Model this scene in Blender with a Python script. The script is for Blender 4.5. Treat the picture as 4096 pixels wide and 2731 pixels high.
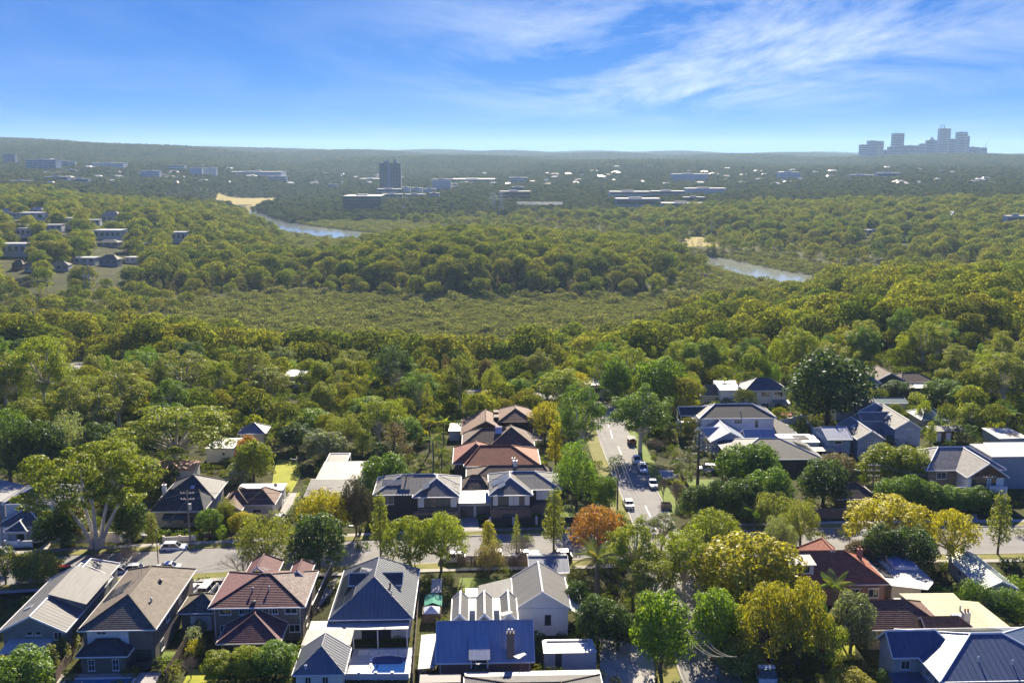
import bpy, math, random
import numpy as np
from math import radians, sin, cos, tan, pi, sqrt, atan2
from mathutils import Vector, Matrix
random.seed(7)
RNG = np.random.default_rng(11)
sc = bpy.context.scene
for o in list(bpy.data.objects): bpy.data.objects.remove(o)
col = sc.collection
# ------------------------------------------------------------------ camera
F = 4000.0; CX, CY = 2048.0, 1365.5; PITCH = radians(10.55); CAMZ = 68.0
cam_d = bpy.data.cameras.new('camera'); cam_d.sensor_width = 36; cam_d.lens = 36*F/4096
cam_d.clip_start = 1; cam_d.clip_end = 60000
cam = bpy.data.objects.new('camera', cam_d); col.objects.link(cam)
cam.location = (0, 0, CAMZ); cam.rotation_euler = (pi/2-PITCH, 0, 0)
sc.camera = cam
# ------------------------------------------------------------------ sky, sun, exposure
SUN_AZ, SUN_EL = radians(5.0), radians(31.0)      # azimuth measured from +Y towards +X
world = bpy.data.worlds.new('World'); sc.world = world; world.use_nodes = True
def build_world():
    nt = world.node_tree; N = nt.nodes; L = nt.links
    for n in list(N): N.remove(n)
    out = N.new('ShaderNodeOutputWorld'); bg = N.new('ShaderNodeBackground'); bg.inputs[1].default_value = SKY_STRENGTH
    sky = N.new('ShaderNodeTexSky'); sky.sky_type = 'NISHITA'; sky.sun_disc = False
    sky.sun_elevation = SUN_EL; sky.sun_rotation = SUN_AZ
    sky.altitude = 8000; sky.air_density = 0.6; sky.dust_density = 0; sky.ozone_density = 6.0
    # grade of the physical sky towards the clear blue of a dry winter day, channel by channel
    sr = N.new('ShaderNodeSeparateColor'); L.new(sky.outputs[0], sr.inputs[0])
    mul = N.new('ShaderNodeCombineColor')
    for k, (g, a) in enumerate(SKY_GRADE):
        pw = N.new('ShaderNodeMath'); pw.operation = 'POWER'; pw.inputs[1].default_value = g; L.new(sr.outputs[k], pw.inputs[0])
        ml = N.new('ShaderNodeMath'); ml.operation = 'MULTIPLY'; ml.inputs[1].default_value = a; L.new(pw.outputs[0], ml.inputs[0]); L.new(ml.outputs[0], mul.inputs[k])
    # cirrus: noise on a high cloud plane
    tc = N.new('ShaderNodeTexCoord'); sep = N.new('ShaderNodeSeparateXYZ'); L.new(tc.outputs['Generated'], sep.inputs[0])
    mx = N.new('ShaderNodeMath'); mx.operation = 'MAXIMUM'; mx.inputs[1].default_value = .0; L.new(sep.outputs[2], mx.inputs[0])
    ad = N.new('ShaderNodeMath'); ad.operation = 'ADD'; ad.inputs[1].default_value = .06; L.new(mx.outputs[0], ad.inputs[0])
    dx = N.new('ShaderNodeMath'); dx.operation = 'DIVIDE'; L.new(sep.outputs[0], dx.inputs[0]); L.new(ad.outputs[0], dx.inputs[1])
    dy = N.new('ShaderNodeMath'); dy.operation = 'DIVIDE'; L.new(sep.outputs[1], dy.inputs[0]); L.new(ad.outputs[0], dy.inputs[1])
    cb = N.new('ShaderNodeCombineXYZ'); L.new(dx.outputs[0], cb.inputs[0]); L.new(dy.outputs[0], cb.inputs[1])
    mp = N.new('ShaderNodeMapping'); mp.inputs['Rotation'].default_value = (0, 0, radians(-52)); mp.inputs['Scale'].default_value = (1.1, .55, 1)
    mp.inputs['Location'].default_value = CLOUD_LOC
    L.new(cb.outputs[0], mp.inputs[0])
    n1 = N.new('ShaderNodeTexNoise'); n1.inputs['Scale'].default_value = .55; n1.inputs['Detail'].default_value = 9; n1.inputs['Roughness'].default_value = .66
    n1.inputs['Distortion'].default_value = .5
    L.new(mp.outputs[0], n1.inputs['Vector'])
    # one cloud bank ahead and to the right, a thin veil elsewhere
    mp2 = N.new('ShaderNodeMapping'); mp2.vector_type = 'TEXTURE'; mp2.inputs['Location'].default_value = (1.35, 6.6, 0); mp2.inputs['Scale'].default_value = (2.1, 4.2, 1)
    L.new(cb.outputs[0], mp2.inputs[0])
    n2 = N.new('ShaderNodeVectorMath'); n2.operation = 'LENGTH'; L.new(mp2.outputs[0], n2.inputs[0])
    r1 = N.new('ShaderNodeValToRGB'); r1.color_ramp.elements[0].position = .42; r1.color_ramp.elements[1].position = .70
    r2 = N.new('ShaderNodeMapRange'); r2.interpolation_type = 'SMOOTHSTEP'; r2.inputs[1].default_value = .25; r2.inputs[2].default_value = 1.25; r2.inputs[3].default_value = 1; r2.inputs[4].default_value = .12
    L.new(n1.outputs[0], r1.inputs[0]); L.new(n2.outputs['Value'], r2.inputs[0])
    mm = N.new('ShaderNodeMath'); mm.operation = 'MULTIPLY'; L.new(r1.outputs[0], mm.inputs[0]); L.new(r2.outputs[0], mm.inputs[1])
    mk = N.new('ShaderNodeMath'); mk.operation = 'MULTIPLY'; mk.inputs[1].default_value = .85; L.new(mm.outputs[0], mk.inputs[0])
    mix = N.new('ShaderNodeMix'); mix.data_type = 'RGBA'; L.new(mk.outputs[0], mix.inputs[0])
    L.new(mul.outputs[0], mix.inputs[6]); mix.inputs[7].default_value = CLOUD_COL
    L.new(mix.outputs[2], bg.inputs[0]); L.new(bg.outputs[0], out.inputs[0])
SKY_STRENGTH = .05; SKY_GRADE = ((1.3, .36), (.7, 1.03), (.32, 3.2)); CLOUD_COL = (6.6, 7.3, 7.9, 1)
CLOUD_LOC = (2.2, .7, 0); CLOUD_N = 0
build_world()
sun_d = bpy.data.lights.new('sun', 'SUN'); sun_d.energy = 4.4; sun_d.angle = radians(.5); sun_d.color = (1, .89, .70)
sun = bpy.data.objects.new('sun', sun_d); col.objects.link(sun)
sun.rotation_euler = Vector((-sin(SUN_AZ)*cos(SUN_EL), -cos(SUN_AZ)*cos(SUN_EL), -sin(SUN_EL))).to_track_quat('-Z', 'Y').to_euler()
sun.location = (60, 300, 400)
vs = sc.view_settings; vs.view_transform = 'Standard'; vs.look = 'None'; vs.exposure = 1.6; vs.gamma = 1; vs.use_curve_mapping = False
sc.render.film_transparent = False
cy = sc.cycles; cy.max_bounces = 5; cy.diffuse_bounces = 3; cy.glossy_bounces = 2; cy.transmission_bounces = 3; cy.transparent_max_bounces = 6; cy.volume_bounces = 0
cy.caustics_reflective = False; cy.caustics_refractive = False; cy.use_denoising = True; cy.sample_clamp_indirect = 4
cy.use_adaptive_sampling = True; cy.adaptive_threshold = .015
try: cy.denoising_prefilter = 'ACCURATE'; cy.denoiser = 'OPENIMAGEDENOISE'
except Exception: pass

# ------------------------------------------------------------------ pixel -> place helpers (photograph pixels, 4096 wide)
cp, sp = cos(PITCH), sin(PITCH)
def ray(u, v):
    a = (u-CX)/F; b = -(v-CY)/F
    return (a, cp+b*sp, -sp+b*cp)
def P(u, v, z=0.0):
    d = ray(u, v); t = (z-CAMZ)/d[2]
    return Vector((d[0]*t, d[1]*t, z))
def at_depth(u, v, y):
    d = ray(u, v); t = y/d[1]
    return Vector((d[0]*t, y, CAMZ+d[2]*t))
def px_per_m(x, y, z): return F/(y*cp-(z-CAMZ)*sp)
# ------------------------------------------------------------------ terrain
TS = np.array([-.8, -.5, -.35, -.2, -.05, .1, .25, .4, .55, .8])
TY = np.array([100, 250, 300, 350, 430, 520, 650, 800, 950, 1150, 1400, 1800, 2200, 3000, 4500, 6500, 9000, 14000.])
TZ = np.array([
 # -.8  -.5  -.35  -.2  -.05   .1   .25   .4   .55   .8
 [0, 0, 0, 0, 0, 0, 0, 0, 0, 0],
 [-1, -1, -1, -.5, 0, 0, 0, 0, 0, 0],
 [-3, -3, -3, -3, -4, -3, 0, 0, 0, 0],
 [-7, -7, -8, -12, -14, -11, -4, -1, 0, 0],
 [-17, -18, -21, -27, -28, -25, -14, -6, -3, -3],
 [-26, -30, -31, -33, -33, -32, -22, -10, -6, -6],
 [-20, -27, -30, -33, -33, -33, -30, -18, -12, -12],
 [-8, -15, -22, -26, -13, -21, -33, -32, -22, -20],
 [2, -4, -14, -30, -14, -23, -31, -26, -24, -22],
 [8, 3, -8, -33, -32, -30, -22, -18, -16, -14],
 [12, 8, -10, -33, -30, -26, -12, -8, -6, -4],
 [16, 12, -6, -29, -18, -14, -6, 0, 2, 4],
 [24, 18, 2, -26, -8, -4, 2, 8, 10, 12],
 [55, 45, 28, 4, 8, 12, 16, 22, 26, 28],
 [118, 112, 92, 52, 34, 30, 34, 42, 46, 46],
 [128, 120, 108, 76, 60, 52, 50, 54, 52, 52],
 [118, 112, 106, 90, 84, 76, 66, 60, 58, 58],
 [90, 90, 90, 86, 82, 76, 66, 60, 58, 58]], float)
LTY = np.log(TY)
RIVER = [(560, 560), (440, 620), (335, 700), (258, 770), (216, 870), (192, 980), (90, 1090), (-60, 1150), (-165, 1225), (-262, 1345), (-330, 1450), (-400, 1600), (-455, 1760), (-520, 1900)]
RIVW = [34, 34, 36, 36, 28, 22, 20, 24, 44, 46, 34, 20, 17, 10]
def smooth(t): return t*t*(3-2*t)
def river_d(x, y):
    """signed-ish: distance to the river line minus its half width"""
    x = np.asarray(x, float); y = np.asarray(y, float); best = np.full(np.broadcast(x, y).shape, 1e9)
    for (a, b), wa, wb in zip(zip(RIVER[:-1], RIVER[1:]), RIVW[:-1], RIVW[1:]):
        ax, ay = a; vx, vy = b[0]-ax, b[1]-ay
        t = np.clip(((x-ax)*vx+(y-ay)*vy)/(vx*vx+vy*vy), 0, 1)
        d = np.hypot(x-ax-t*vx, y-ay-t*vy)-(wa+(wb-wa)*t)
        best = np.minimum(best, d)
    return best
FLATS = [(-525, 2040, 110, 260, -26), (213, 1125, 45, 85, -28)]
def Zt(x, y):
    x = np.asarray(x, float); y = np.asarray(y, float)
    ye = np.clip(y, 101, 13990); s = np.clip(x/np.maximum(y, 100), -.799, .799)
    j = np.clip(np.searchsorted(TS, s)-1, 0, len(TS)-2); i = np.clip(np.searchsorted(LTY, np.log(ye))-1, 0, len(LTY)-2)
    fs = smooth((s-TS[j])/(TS[j+1]-TS[j])); ft = smooth((np.log(ye)-LTY[i])/(LTY[i+1]-LTY[i]))
    z = (TZ[i, j]*(1-fs)+TZ[i, j+1]*fs)*(1-ft)+(TZ[i+1, j]*(1-fs)+TZ[i+1, j+1]*fs)*ft
    k = np.clip((y-1500)/2500, 0, 1)
    z = z+k*(9*np.sin(x/310+y/530)+7*np.sin(x/170-y/410+1.3))
    for fx, fy, rx, ry, fz in FLATS:
        w = np.clip(1.6-np.hypot((x-fx)/rx, (y-fy)/ry), 0, .6)/.6; z = z*(1-w)+fz*w
    rd = river_d(x, y)
    w = np.clip((26-rd)/26, 0, 1); z = z*(1-w)+np.minimum(z, -35.5)*w
    return z
def zt(x, y): return float(Zt(x, y))
TT = np.exp(np.linspace(np.log(60), np.log(14000), 2600))
def march(u, v, above=0.0):
    """pixel -> first point of the ray that is `above` metres over the terrain (returned on the terrain)"""
    d = ray(u, v); k = np.nonzero(CAMZ+d[2]*TT <= Zt(d[0]*TT, d[1]*TT)+above)[0]
    i = int(k[0]) if len(k) else len(TT)-1
    ts = np.linspace(TT[max(i-1, 0)], TT[i], 24); k = np.nonzero(CAMZ+d[2]*ts <= Zt(d[0]*ts, d[1]*ts)+above)[0]
    t = ts[int(k[0])] if len(k) else ts[-1]
    return Vector((d[0]*t, d[1]*t, zt(d[0]*t, d[1]*t)))
def PG(u, v): return march(u, v)
# ------------------------------------------------------------------ object helpers
def mesh(name, V, Fc, mats, parent=None, idx=None, smooth_=False, uv=None):
    me = bpy.data.meshes.new(name); me.from_pydata([tuple(v) for v in V], [], Fc)
    for m in (mats if isinstance(mats, (list, tuple)) else [mats]): me.materials.append(m)
    if idx is not None: me.polygons.foreach_set('material_index', idx)
    if smooth_: me.polygons.foreach_set('use_smooth', [True]*len(me.polygons))
    if uv is not None:
        l = me.uv_layers.new(name='UVMap'); l.data.foreach_set('uv', np.asarray(uv, np.float32).ravel())
    me.update()
    return link(name, me, parent)
def link(name, me, parent=None):
    o = bpy.data.objects.new(name, me); col.objects.link(o)
    if parent is not None: o.parent = parent
    return o
def empty(name, loc, rz=0, label=None, cat=None, group=None):
    o = bpy.data.objects.new(name, None); col.objects.link(o); o.location = loc; o.rotation_euler = (0, 0, rz); o.empty_display_size = .5
    tag(o, label, cat, group); return o
def tag(o, label=None, cat=None, group=None, kind=None):
    if label: o['label'] = label
    if cat: o['category'] = cat
    if group: o['group'] = group
    if kind: o['kind'] = kind
    return o
class MB:
    """collects simple shapes into one mesh"""
    def __init__(s): s.V = []; s.F = []; s.I = []
    def add(s, V, Fc, i=0):
        n = len(s.V); s.V += [tuple(v) for v in V]; s.F += [tuple(k+n for k in f) for f in Fc]; s.I += [i]*len(Fc)
    def box(s, x0, x1, y0, y1, z0, z1, i=0, bottom=True):
        V = [(x0, y0, z0), (x1, y0, z0), (x1, y1, z0), (x0, y1, z0), (x0, y0, z1), (x1, y0, z1), (x1, y1, z1), (x0, y1, z1)]
        Fc = [(4, 5, 6, 7), (0, 1, 5, 4), (1, 2, 6, 5), (2, 3, 7, 6), (3, 0, 4, 7)]
        if bottom: Fc.append((3, 2, 1, 0))
        s.add(V, Fc, i)
    def bar(s, a, b, w, h=None, i=0):
        a = Vector(a); b = Vector(b); d = (b-a).normalized(); h = h or w
        up = Vector((0, 0, 1)) if abs(d.z) < .95 else Vector((1, 0, 0))
        r = d.cross(up).normalized()*w/2; u = r.cross(d).normalized()*h/2
        V = [a-r-u, a+r-u, a+r+u, a-r+u, b-r-u, b+r-u, b+r+u, b-r+u]
        s.add(V, [(0, 1, 5, 4), (1, 2, 6, 5), (2, 3, 7, 6), (3, 0, 4, 7), (3, 2, 1, 0), (4, 5, 6, 7)], i)
    def tube(s, pts, rad, n=6, i=0, cap=True):
        pts = [Vector(p) for p in pts]; base = len(s.V); rings = []
        for k, p in enumerate(pts):
            d = (pts[min(k+1, len(pts)-1)]-pts[max(k-1, 0)]).normalized()
            ref = Vector((1, 0, 0)) if abs(d.x) < .8 else Vector((0, 1, 0))
            a = d.cross(ref).normalized(); b = d.cross(a)
            r = rad[k] if isinstance(rad, (list, tuple)) else rad
            rings.append([p+(a*cos(2*pi*q/n)+b*sin(2*pi*q/n))*r for q in range(n)])
        V = [v for r in rings for v in r]; Fc = []
        for k in range(len(pts)-1):
            for q in range(n):
                q2 = (q+1) % n; Fc.append((k*n+q, k*n+q2, (k+1)*n+q2, (k+1)*n+q))
        if cap: Fc.append(tuple(range((len(pts)-1)*n, len(pts)*n))); Fc.append(tuple(reversed(range(n))))
        s.add(V, Fc, i)
    def prism(s, poly, z0, z1, i=0):
        n = len(poly); V = [(p[0], p[1], z0) for p in poly]+[(p[0], p[1], z1) for p in poly]
        s.add(V, [tuple(range(n, 2*n)), tuple(reversed(range(n)))]+[(k, (k+1) % n, n+(k+1) % n, n+k) for k in range(n)], i)
    def build(s, name, mats, parent=None, smooth_=False):
        return mesh(name, s.V, s.F, mats, parent, s.I if isinstance(mats, (list, tuple)) else None, smooth_)
    def data(s, name, mats):
        me = bpy.data.meshes.new(name); me.from_pydata(s.V, [], s.F)
        for m in (mats if isinstance(mats, (list, tuple)) else [mats]): me.materials.append(m)
        if isinstance(mats, (list, tuple)): me.polygons.foreach_set('material_index', s.I)
        me.update(); return me
# ------------------------------------------------------------------ materials
MATS = {}
def mat(name, c, rough=.8, var=.15, scale=1.5, bump=0., bscale=8., metal=0., c2=None, spec=.35, detail=4, coat=0):
    """procedural Principled: colour varied by noise between c and c2, fine relief by a second noise"""
    if name in MATS: return MATS[name]
    m = bpy.data.materials.new(name); m.use_nodes = True; MATS[name] = m
    N = m.node_tree.nodes; L = m.node_tree.links; b = N['Principled BSDF']
    b.inputs['Roughness'].default_value = rough; b.inputs['Metallic'].default_value = metal; b.inputs['Specular IOR Level'].default_value = spec
    if coat: b.inputs['Coat Weight'].default_value = coat; b.inputs['Coat Roughness'].default_value = .05
    tc = N.new('ShaderNodeTexCoord')
    ns = N.new('ShaderNodeTexNoise'); ns.inputs['Scale'].default_value = scale; ns.inputs['Detail'].default_value = detail; ns.inputs['Roughness'].default_value = .6
    L.new(tc.outputs['Object'], ns.inputs['Vector'])
    r = N.new('ShaderNodeValToRGB'); r.color_ramp.elements[0].position = .3; r.color_ramp.elements[1].position = .7
    if c2 is None: c2 = tuple(min(1, k*(1+var)) for k in c); c = tuple(k*(1-var) for k in c)
    r.color_ramp.elements[0].color = (*c, 1); r.color_ramp.elements[1].color = (*c2, 1)
    L.new(ns.outputs[0], r.inputs[0]); L.new(r.outputs[0], b.inputs['Base Color'])
    if bump:
        n2 = N.new('ShaderNodeTexNoise'); n2.inputs['Scale'].default_value = bscale; n2.inputs['Detail'].default_value = 3
        L.new(tc.outputs['Object'], n2.inputs['Vector'])
        bp = N.new('ShaderNodeBump'); bp.inputs['Strength'].default_value = bump; bp.inputs['Distance'].default_value = .05
        L.new(n2.outputs[0], bp.inputs['Height']); L.new(bp.outputs[0], b.inputs['Normal'])
    return m
def leaf_mat(name, use='color', ramp=None, trans=.45, dark=.62, gloss=0.):
    m = bpy.data.materials.new(name); m.use_nodes = True
    N = m.node_tree.nodes; L = m.node_tree.links
    for n in list(N): N.remove(n)
    out = N.new('ShaderNodeOutputMaterial'); oi = N.new('ShaderNodeObjectInfo'); geo = N.new('ShaderNodeNewGeometry')
    if use == 'color': src = oi.outputs['Color']
    else:
        cr = N.new('ShaderNodeValToRGB'); cr.color_ramp.interpolation = 'LINEAR'
        e = cr.color_ramp.elements
        while len(e) < len(ramp): e.new(.5)
        for k, c in enumerate(ramp): e[k].position = k/(len(ramp)-1); e[k].color = (*c, 1)
        L.new(oi.outputs['Random'], cr.inputs[0]); src = cr.outputs[0]
    mr = N.new('ShaderNodeMapRange'); mr.inputs[3].default_value = dark; mr.inputs[4].default_value = 1.4
    L.new(geo.outputs['Random Per Island'], mr.inputs[0])
    mu = N.new('ShaderNodeMix'); mu.data_type = 'RGBA'; mu.blend_type = 'MULTIPLY'; mu.inputs[0].default_value = 1
    L.new(src, mu.inputs[6]); L.new(mr.outputs[0], mu.inputs[7])
    df = N.new('ShaderNodeBsdfDiffuse'); tr = N.new('ShaderNodeBsdfTranslucent'); mx = N.new('ShaderNodeMixShader'); mx.inputs[0].default_value = trans
    gl = N.new('ShaderNodeBsdfGlossy'); gl.inputs['Roughness'].default_value = .45; gl.inputs[0].default_value = (.9, .95, 1, 1)
    m2 = N.new('ShaderNodeMixShader'); m2.inputs[0].default_value = gloss
    tint = N.new('ShaderNodeMix'); tint.data_type = 'RGBA'; tint.blend_type = 'MULTIPLY'; tint.inputs[0].default_value = 1; tint.inputs[7].default_value = (1.12, 1.22, .5, 1)
    L.new(mu.outputs[2], df.inputs[0]); L.new(mu.outputs[2], tint.inputs[6]); L.new(tint.outputs[2], tr.inputs[0])
    L.new(df.outputs[0], mx.inputs[1]); L.new(tr.outputs[0], mx.inputs[2]); L.new(mx.outputs[0], m2.inputs[1]); L.new(gl.outputs[0], m2.inputs[2])
    L.new(m2.outputs[0], out.inputs[0])
    return m
LEAF = leaf_mat('leaf', trans=.45, gloss=.02)
LEAF_FOREST = leaf_mat('leaf_forest', 'rand', [(.16, .21, .038), (.27, .29, .042), (.34, .33, .046), (.20, .23, .042), (.33, .30, .052), (.14, .17, .042)], .5)
LEAF_MANGROVE = leaf_mat('leaf_mangrove', 'rand', [(.23, .23, .085), (.27, .265, .095), (.20, .21, .075), (.29, .28, .105)], .42)
LEAF_SHEOAK = leaf_mat('leaf_sheoak', 'rand', [(.14, .12, .065), (.165, .145, .07), (.115, .115, .055)], .4)
LEAF_FAR = leaf_mat('leaf_far', 'rand', [(.08, .11, .040), (.14, .155, .05), (.10, .12, .046), (.17, .17, .06), (.065, .085, .04)], .42)
LEAF_GARDEN = leaf_mat('leaf_garden', 'rand', [(.09, .14, .03), (.20, .23, .035), (.13, .18, .035), (.24, .24, .05), (.10, .12, .04), (.16, .21, .03)], .42)
BARK = mat('bark', (.12, .095, .075), .95, .3, 3, .6, 12)
BARK_PALE = mat('bark_pale', (.50, .46, .40), .85, .2, 1.2, .3, 8)
BARK_GREY = mat('bark_grey', (.20, .17, .145), .95, .3, 2.5, .5, 10)
# ------------------------------------------------------------------ ground sheet
def ground_material():
    m = bpy.data.materials.new('ground'); m.use_nodes = True
    N = m.node_tree.nodes; L = m.node_tree.links; b = N['Principled BSDF']; b.inputs['Roughness'].default_value = .95; b.inputs['Specular IOR Level'].default_value = .1
    tc = N.new('ShaderNodeTexCoord')
    n1 = N.new('ShaderNodeTexNoise'); n1.inputs['Scale'].default_value = .09; n1.inputs['Detail'].default_value = 6
    n2 = N.new('ShaderNodeTexNoise'); n2.inputs['Scale'].default_value = 1.1; n2.inputs['Detail'].default_value = 6
    for n in (n1, n2): L.new(tc.outputs['Object'], n.inputs['Vector'])
    r1 = N.new('ShaderNodeValToRGB'); e = r1.color_ramp.elements
    e[0].position = .36; e[0].color = (.045, .05, .02, 1); e[1].position = .62; e[1].color = (.075, .085, .025, 1)
    r2 = N.new('ShaderNodeValToRGB'); e = r2.color_ramp.elements
    e[0].position = .3; e[0].color = (.55, .5, .42, 1); e[1].position = .7; e[1].color = (1.25, 1.2, 1.05, 1)
    mu = N.new('ShaderNodeMix'); mu.data_type = 'RGBA'; mu.blend_type = 'MULTIPLY'; mu.inputs[0].default_value = 1
    L.new(n1.outputs[0], r1.inputs[0]); L.new(n2.outputs[0], r2.inputs[0]); L.new(r1.outputs[0], mu.inputs[6]); L.new(r2.outputs[0], mu.inputs[7])
    L.new(mu.outputs[2], b.inputs['Base Color'])
    return m
ys = np.concatenate([np.linspace(-150, 100, 14), np.linspace(106, 320, 44), np.exp(np.linspace(np.log(326), np.log(2400), 170)), np.exp(np.linspace(np.log(2440), np.log(13900), 60))])
ss = np.linspace(-.85, .85, 190)
YY, SS = np.meshgrid(ys, ss, indexing='ij'); XX = SS*np.maximum(YY, 180)
ZZ = Zt(XX, YY)
V = np.stack([XX, YY, ZZ], -1).reshape(-1, 3); nc = len(ss)
Fc = [(i*nc+j, i*nc+j+1, (i+1)*nc+j+1, (i+1)*nc+j) for i in range(len(ys)-1) for j in range(nc-1)]
tag(mesh('ground', V.tolist(), Fc, ground_material(), smooth_=True), kind='structure')
# water
def water_material():
    m = bpy.data.materials.new('water'); m.use_nodes = True
    N = m.node_tree.nodes; L = m.node_tree.links; b = N['Principled BSDF']
    b.inputs['Base Color'].default_value = (.24, .26, .24, 1); b.inputs['Roughness'].default_value = .10; b.inputs['Specular IOR Level'].default_value = .8
    tc = N.new('ShaderNodeTexCoord'); mp = N.new('ShaderNodeMapping'); mp.inputs['Scale'].default_value = (.25, .6, 1)
    n = N.new('ShaderNodeTexNoise'); n.inputs['Scale'].default_value = .6; n.inputs['Detail'].default_value = 5
    L.new(tc.outputs['Object'], mp.inputs[0]); L.new(mp.outputs[0], n.inputs['Vector'])
    bp = N.new('ShaderNodeBump'); bp.inputs['Strength'].default_value = .06; bp.inputs['Distance'].default_value = .15
    L.new(n.outputs[0], bp.inputs['Height']); L.new(bp.outputs[0], b.inputs['Normal'])
    return m
WV, WF = [], []
for k, (p, w) in enumerate(zip(RIVER, RIVW)):
    a = Vector(RIVER[max(k-1, 0)]); b_ = Vector(RIVER[min(k+1, len(RIVER)-1)]); d = (b_-a).normalized(); n = Vector((-d.y, d.x))*(w+22)
    WV += [(p[0]+n.x, p[1]+n.y, -33.2), (p[0]-n.x, p[1]-n.y, -33.2)]
    if k: WF.append((2*k-2, 2*k-1, 2*k+1, 2*k))
tag(mesh('river', WV, WF, water_material()), kind='structure')
# ------------------------------------------------------------------ sports fields beside the river
GRASS_DRY = mat('dry_grass', (.20, .15, .008), .95, .2, .05, c2=(.27, .20, .014))
def ground_patch(name, quad_px, m, dz=.25, n=14, world=None):
    """a sheet draped over the terrain; corners as photograph pixels on the ground, in order"""
    c = world or [PG(*q) for q in quad_px]; V, Fc = [], []
    for i in range(n+1):
        for j in range(n+1):
            a = i/n; b = j/n
            p = Vector(c[0][:2])*(1-a)*(1-b)+Vector(c[1][:2])*a*(1-b)+Vector(c[2][:2])*a*b+Vector(c[3][:2])*(1-a)*b
            V.append((p.x, p.y, zt(p.x, p.y)+dz))
    for i in range(n):
        for j in range(n): Fc.append((i*(n+1)+j, (i+1)*(n+1)+j, (i+1)*(n+1)+j+1, i*(n+1)+j+1))
    return tag(mesh(name, V, Fc, m), kind='structure'), c
FIELDS = []
for wq in ([(-560, 1850), (-442, 1880), (-520, 2240), (-650, 2230)], [(178, 1062), (218, 1058), (240, 1190), (205, 1190)]):
    o, c = ground_patch('sports_field', None, GRASS_DRY, .5, world=[Vector(k) for k in wq]); FIELDS.append([Vector(k[:2]) for k in c])
def in_poly(p, poly):
    r = False; j = len(poly)-1
    for i in range(len(poly)):
        if (poly[i][1] > p[1]) != (poly[j][1] > p[1]) and p[0] < (poly[j][0]-poly[i][0])*(p[1]-poly[i][1])/(poly[j][1]-poly[i][1])+poly[i][0]: r = not r
        j = i
    return r
# ------------------------------------------------------------------ leaf clouds
def rand_dirs(n, up=0.0):
    v = RNG.normal(size=(n, 3)); v /= np.linalg.norm(v, axis=1)[:, None]
    if up: v[:, 2] = np.where(RNG.random(n) < up, np.abs(v[:, 2]), v[:, 2])
    return v
def leaves(clumps, per_m2=3.2, size=.4, up=.35, rand=.6, lift=.25, asp=.55, nmin=6, droop=0., fill=.25, dome=None):
    """leaf-spray quads over the surface of every clump (cx,cy,cz,rx,ry,rz)"""
    C, Nn = [], []
    for c in clumps:
        area = 4*pi*((c[3]*c[4]+c[3]*c[5]+c[4]*c[5])/3); n = max(nmin, int(area*per_m2))
        d = rand_dirs(n, up); r = np.array(c[3:6])
        rr = np.where(RNG.random(n) < fill, RNG.uniform(.35, .8, n), RNG.uniform(.82, 1.08, n))
        p = np.array(c[:3])+d*r*rr[:, None]
        nn = d/r; nn /= np.linalg.norm(nn, axis=1)[:, None]
        if dome is not None:
            dn = (p-np.array(dome[:3]))/np.array(dome[3:6]); dn /= np.linalg.norm(dn, axis=1)[:, None]+1e-6; nn = nn*.45+dn*.55
        nn = nn*.8+rand_dirs(n)*rand+np.array([0, 0, lift]); nn /= np.linalg.norm(nn, axis=1)[:, None]
        C.append(p); Nn.append(nn)
    C = np.concatenate(C); Nn = np.concatenate(Nn); n = len(C)
    a = np.cross(Nn, rand_dirs(n)); a /= np.linalg.norm(a, axis=1)[:, None]+1e-9; b = np.cross(Nn, a)
    s = size*RNG.uniform(.55, 1.35, n)[:, None]
    a = a*s; b = b*s*asp
    k = RNG.uniform(.2, .8, n)[:, None]
    V = np.stack([C-a*.5, C-b*.5+a*(k-.5)*.5, C+a*.5, C+b*.5+a*(k-.5)*.4], 1).reshape(-1, 3)
    if droop: V[:, 2] -= droop*RNG.random(len(V))
    return V
def quads_mesh(name, V, m):
    n = len(V)//4; me = bpy.data.meshes.new(name)
    me.vertices.add(len(V)); me.vertices.foreach_set('co', np.asarray(V, np.float32).ravel())
    me.loops.add(len(V)); me.loops.foreach_set('vertex_index', np.arange(len(V), dtype=np.int32))
    me.polygons.add(n); me.polygons.foreach_set('loop_start', np.arange(0, len(V), 4, dtype=np.int32))
    try: me.polygons.foreach_set('loop_total', np.full(n, 4, dtype=np.int32))
    except Exception: pass
    me.materials.append(m); me.update(calc_edges=True); me.validate(); return me
def shell_clumps(n, R, zc, rz, size, lo=-.35, jitter=.18, flat=.75):
    out = []; ga = pi*(3-sqrt(5))
    for k in range(n):
        t = lo+(1-lo)*(k+.5)/n; r = sqrt(max(0, 1-t*t)); a = ga*k+random.uniform(-.4, .4)
        j = 1+random.uniform(-jitter, jitter)
        q = size*random.uniform(.7, 1.25)
        out.append((R*r*cos(a)*j, R*r*sin(a)*j, zc+rz*t*j, q, q, q*flat))
    return out
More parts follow.
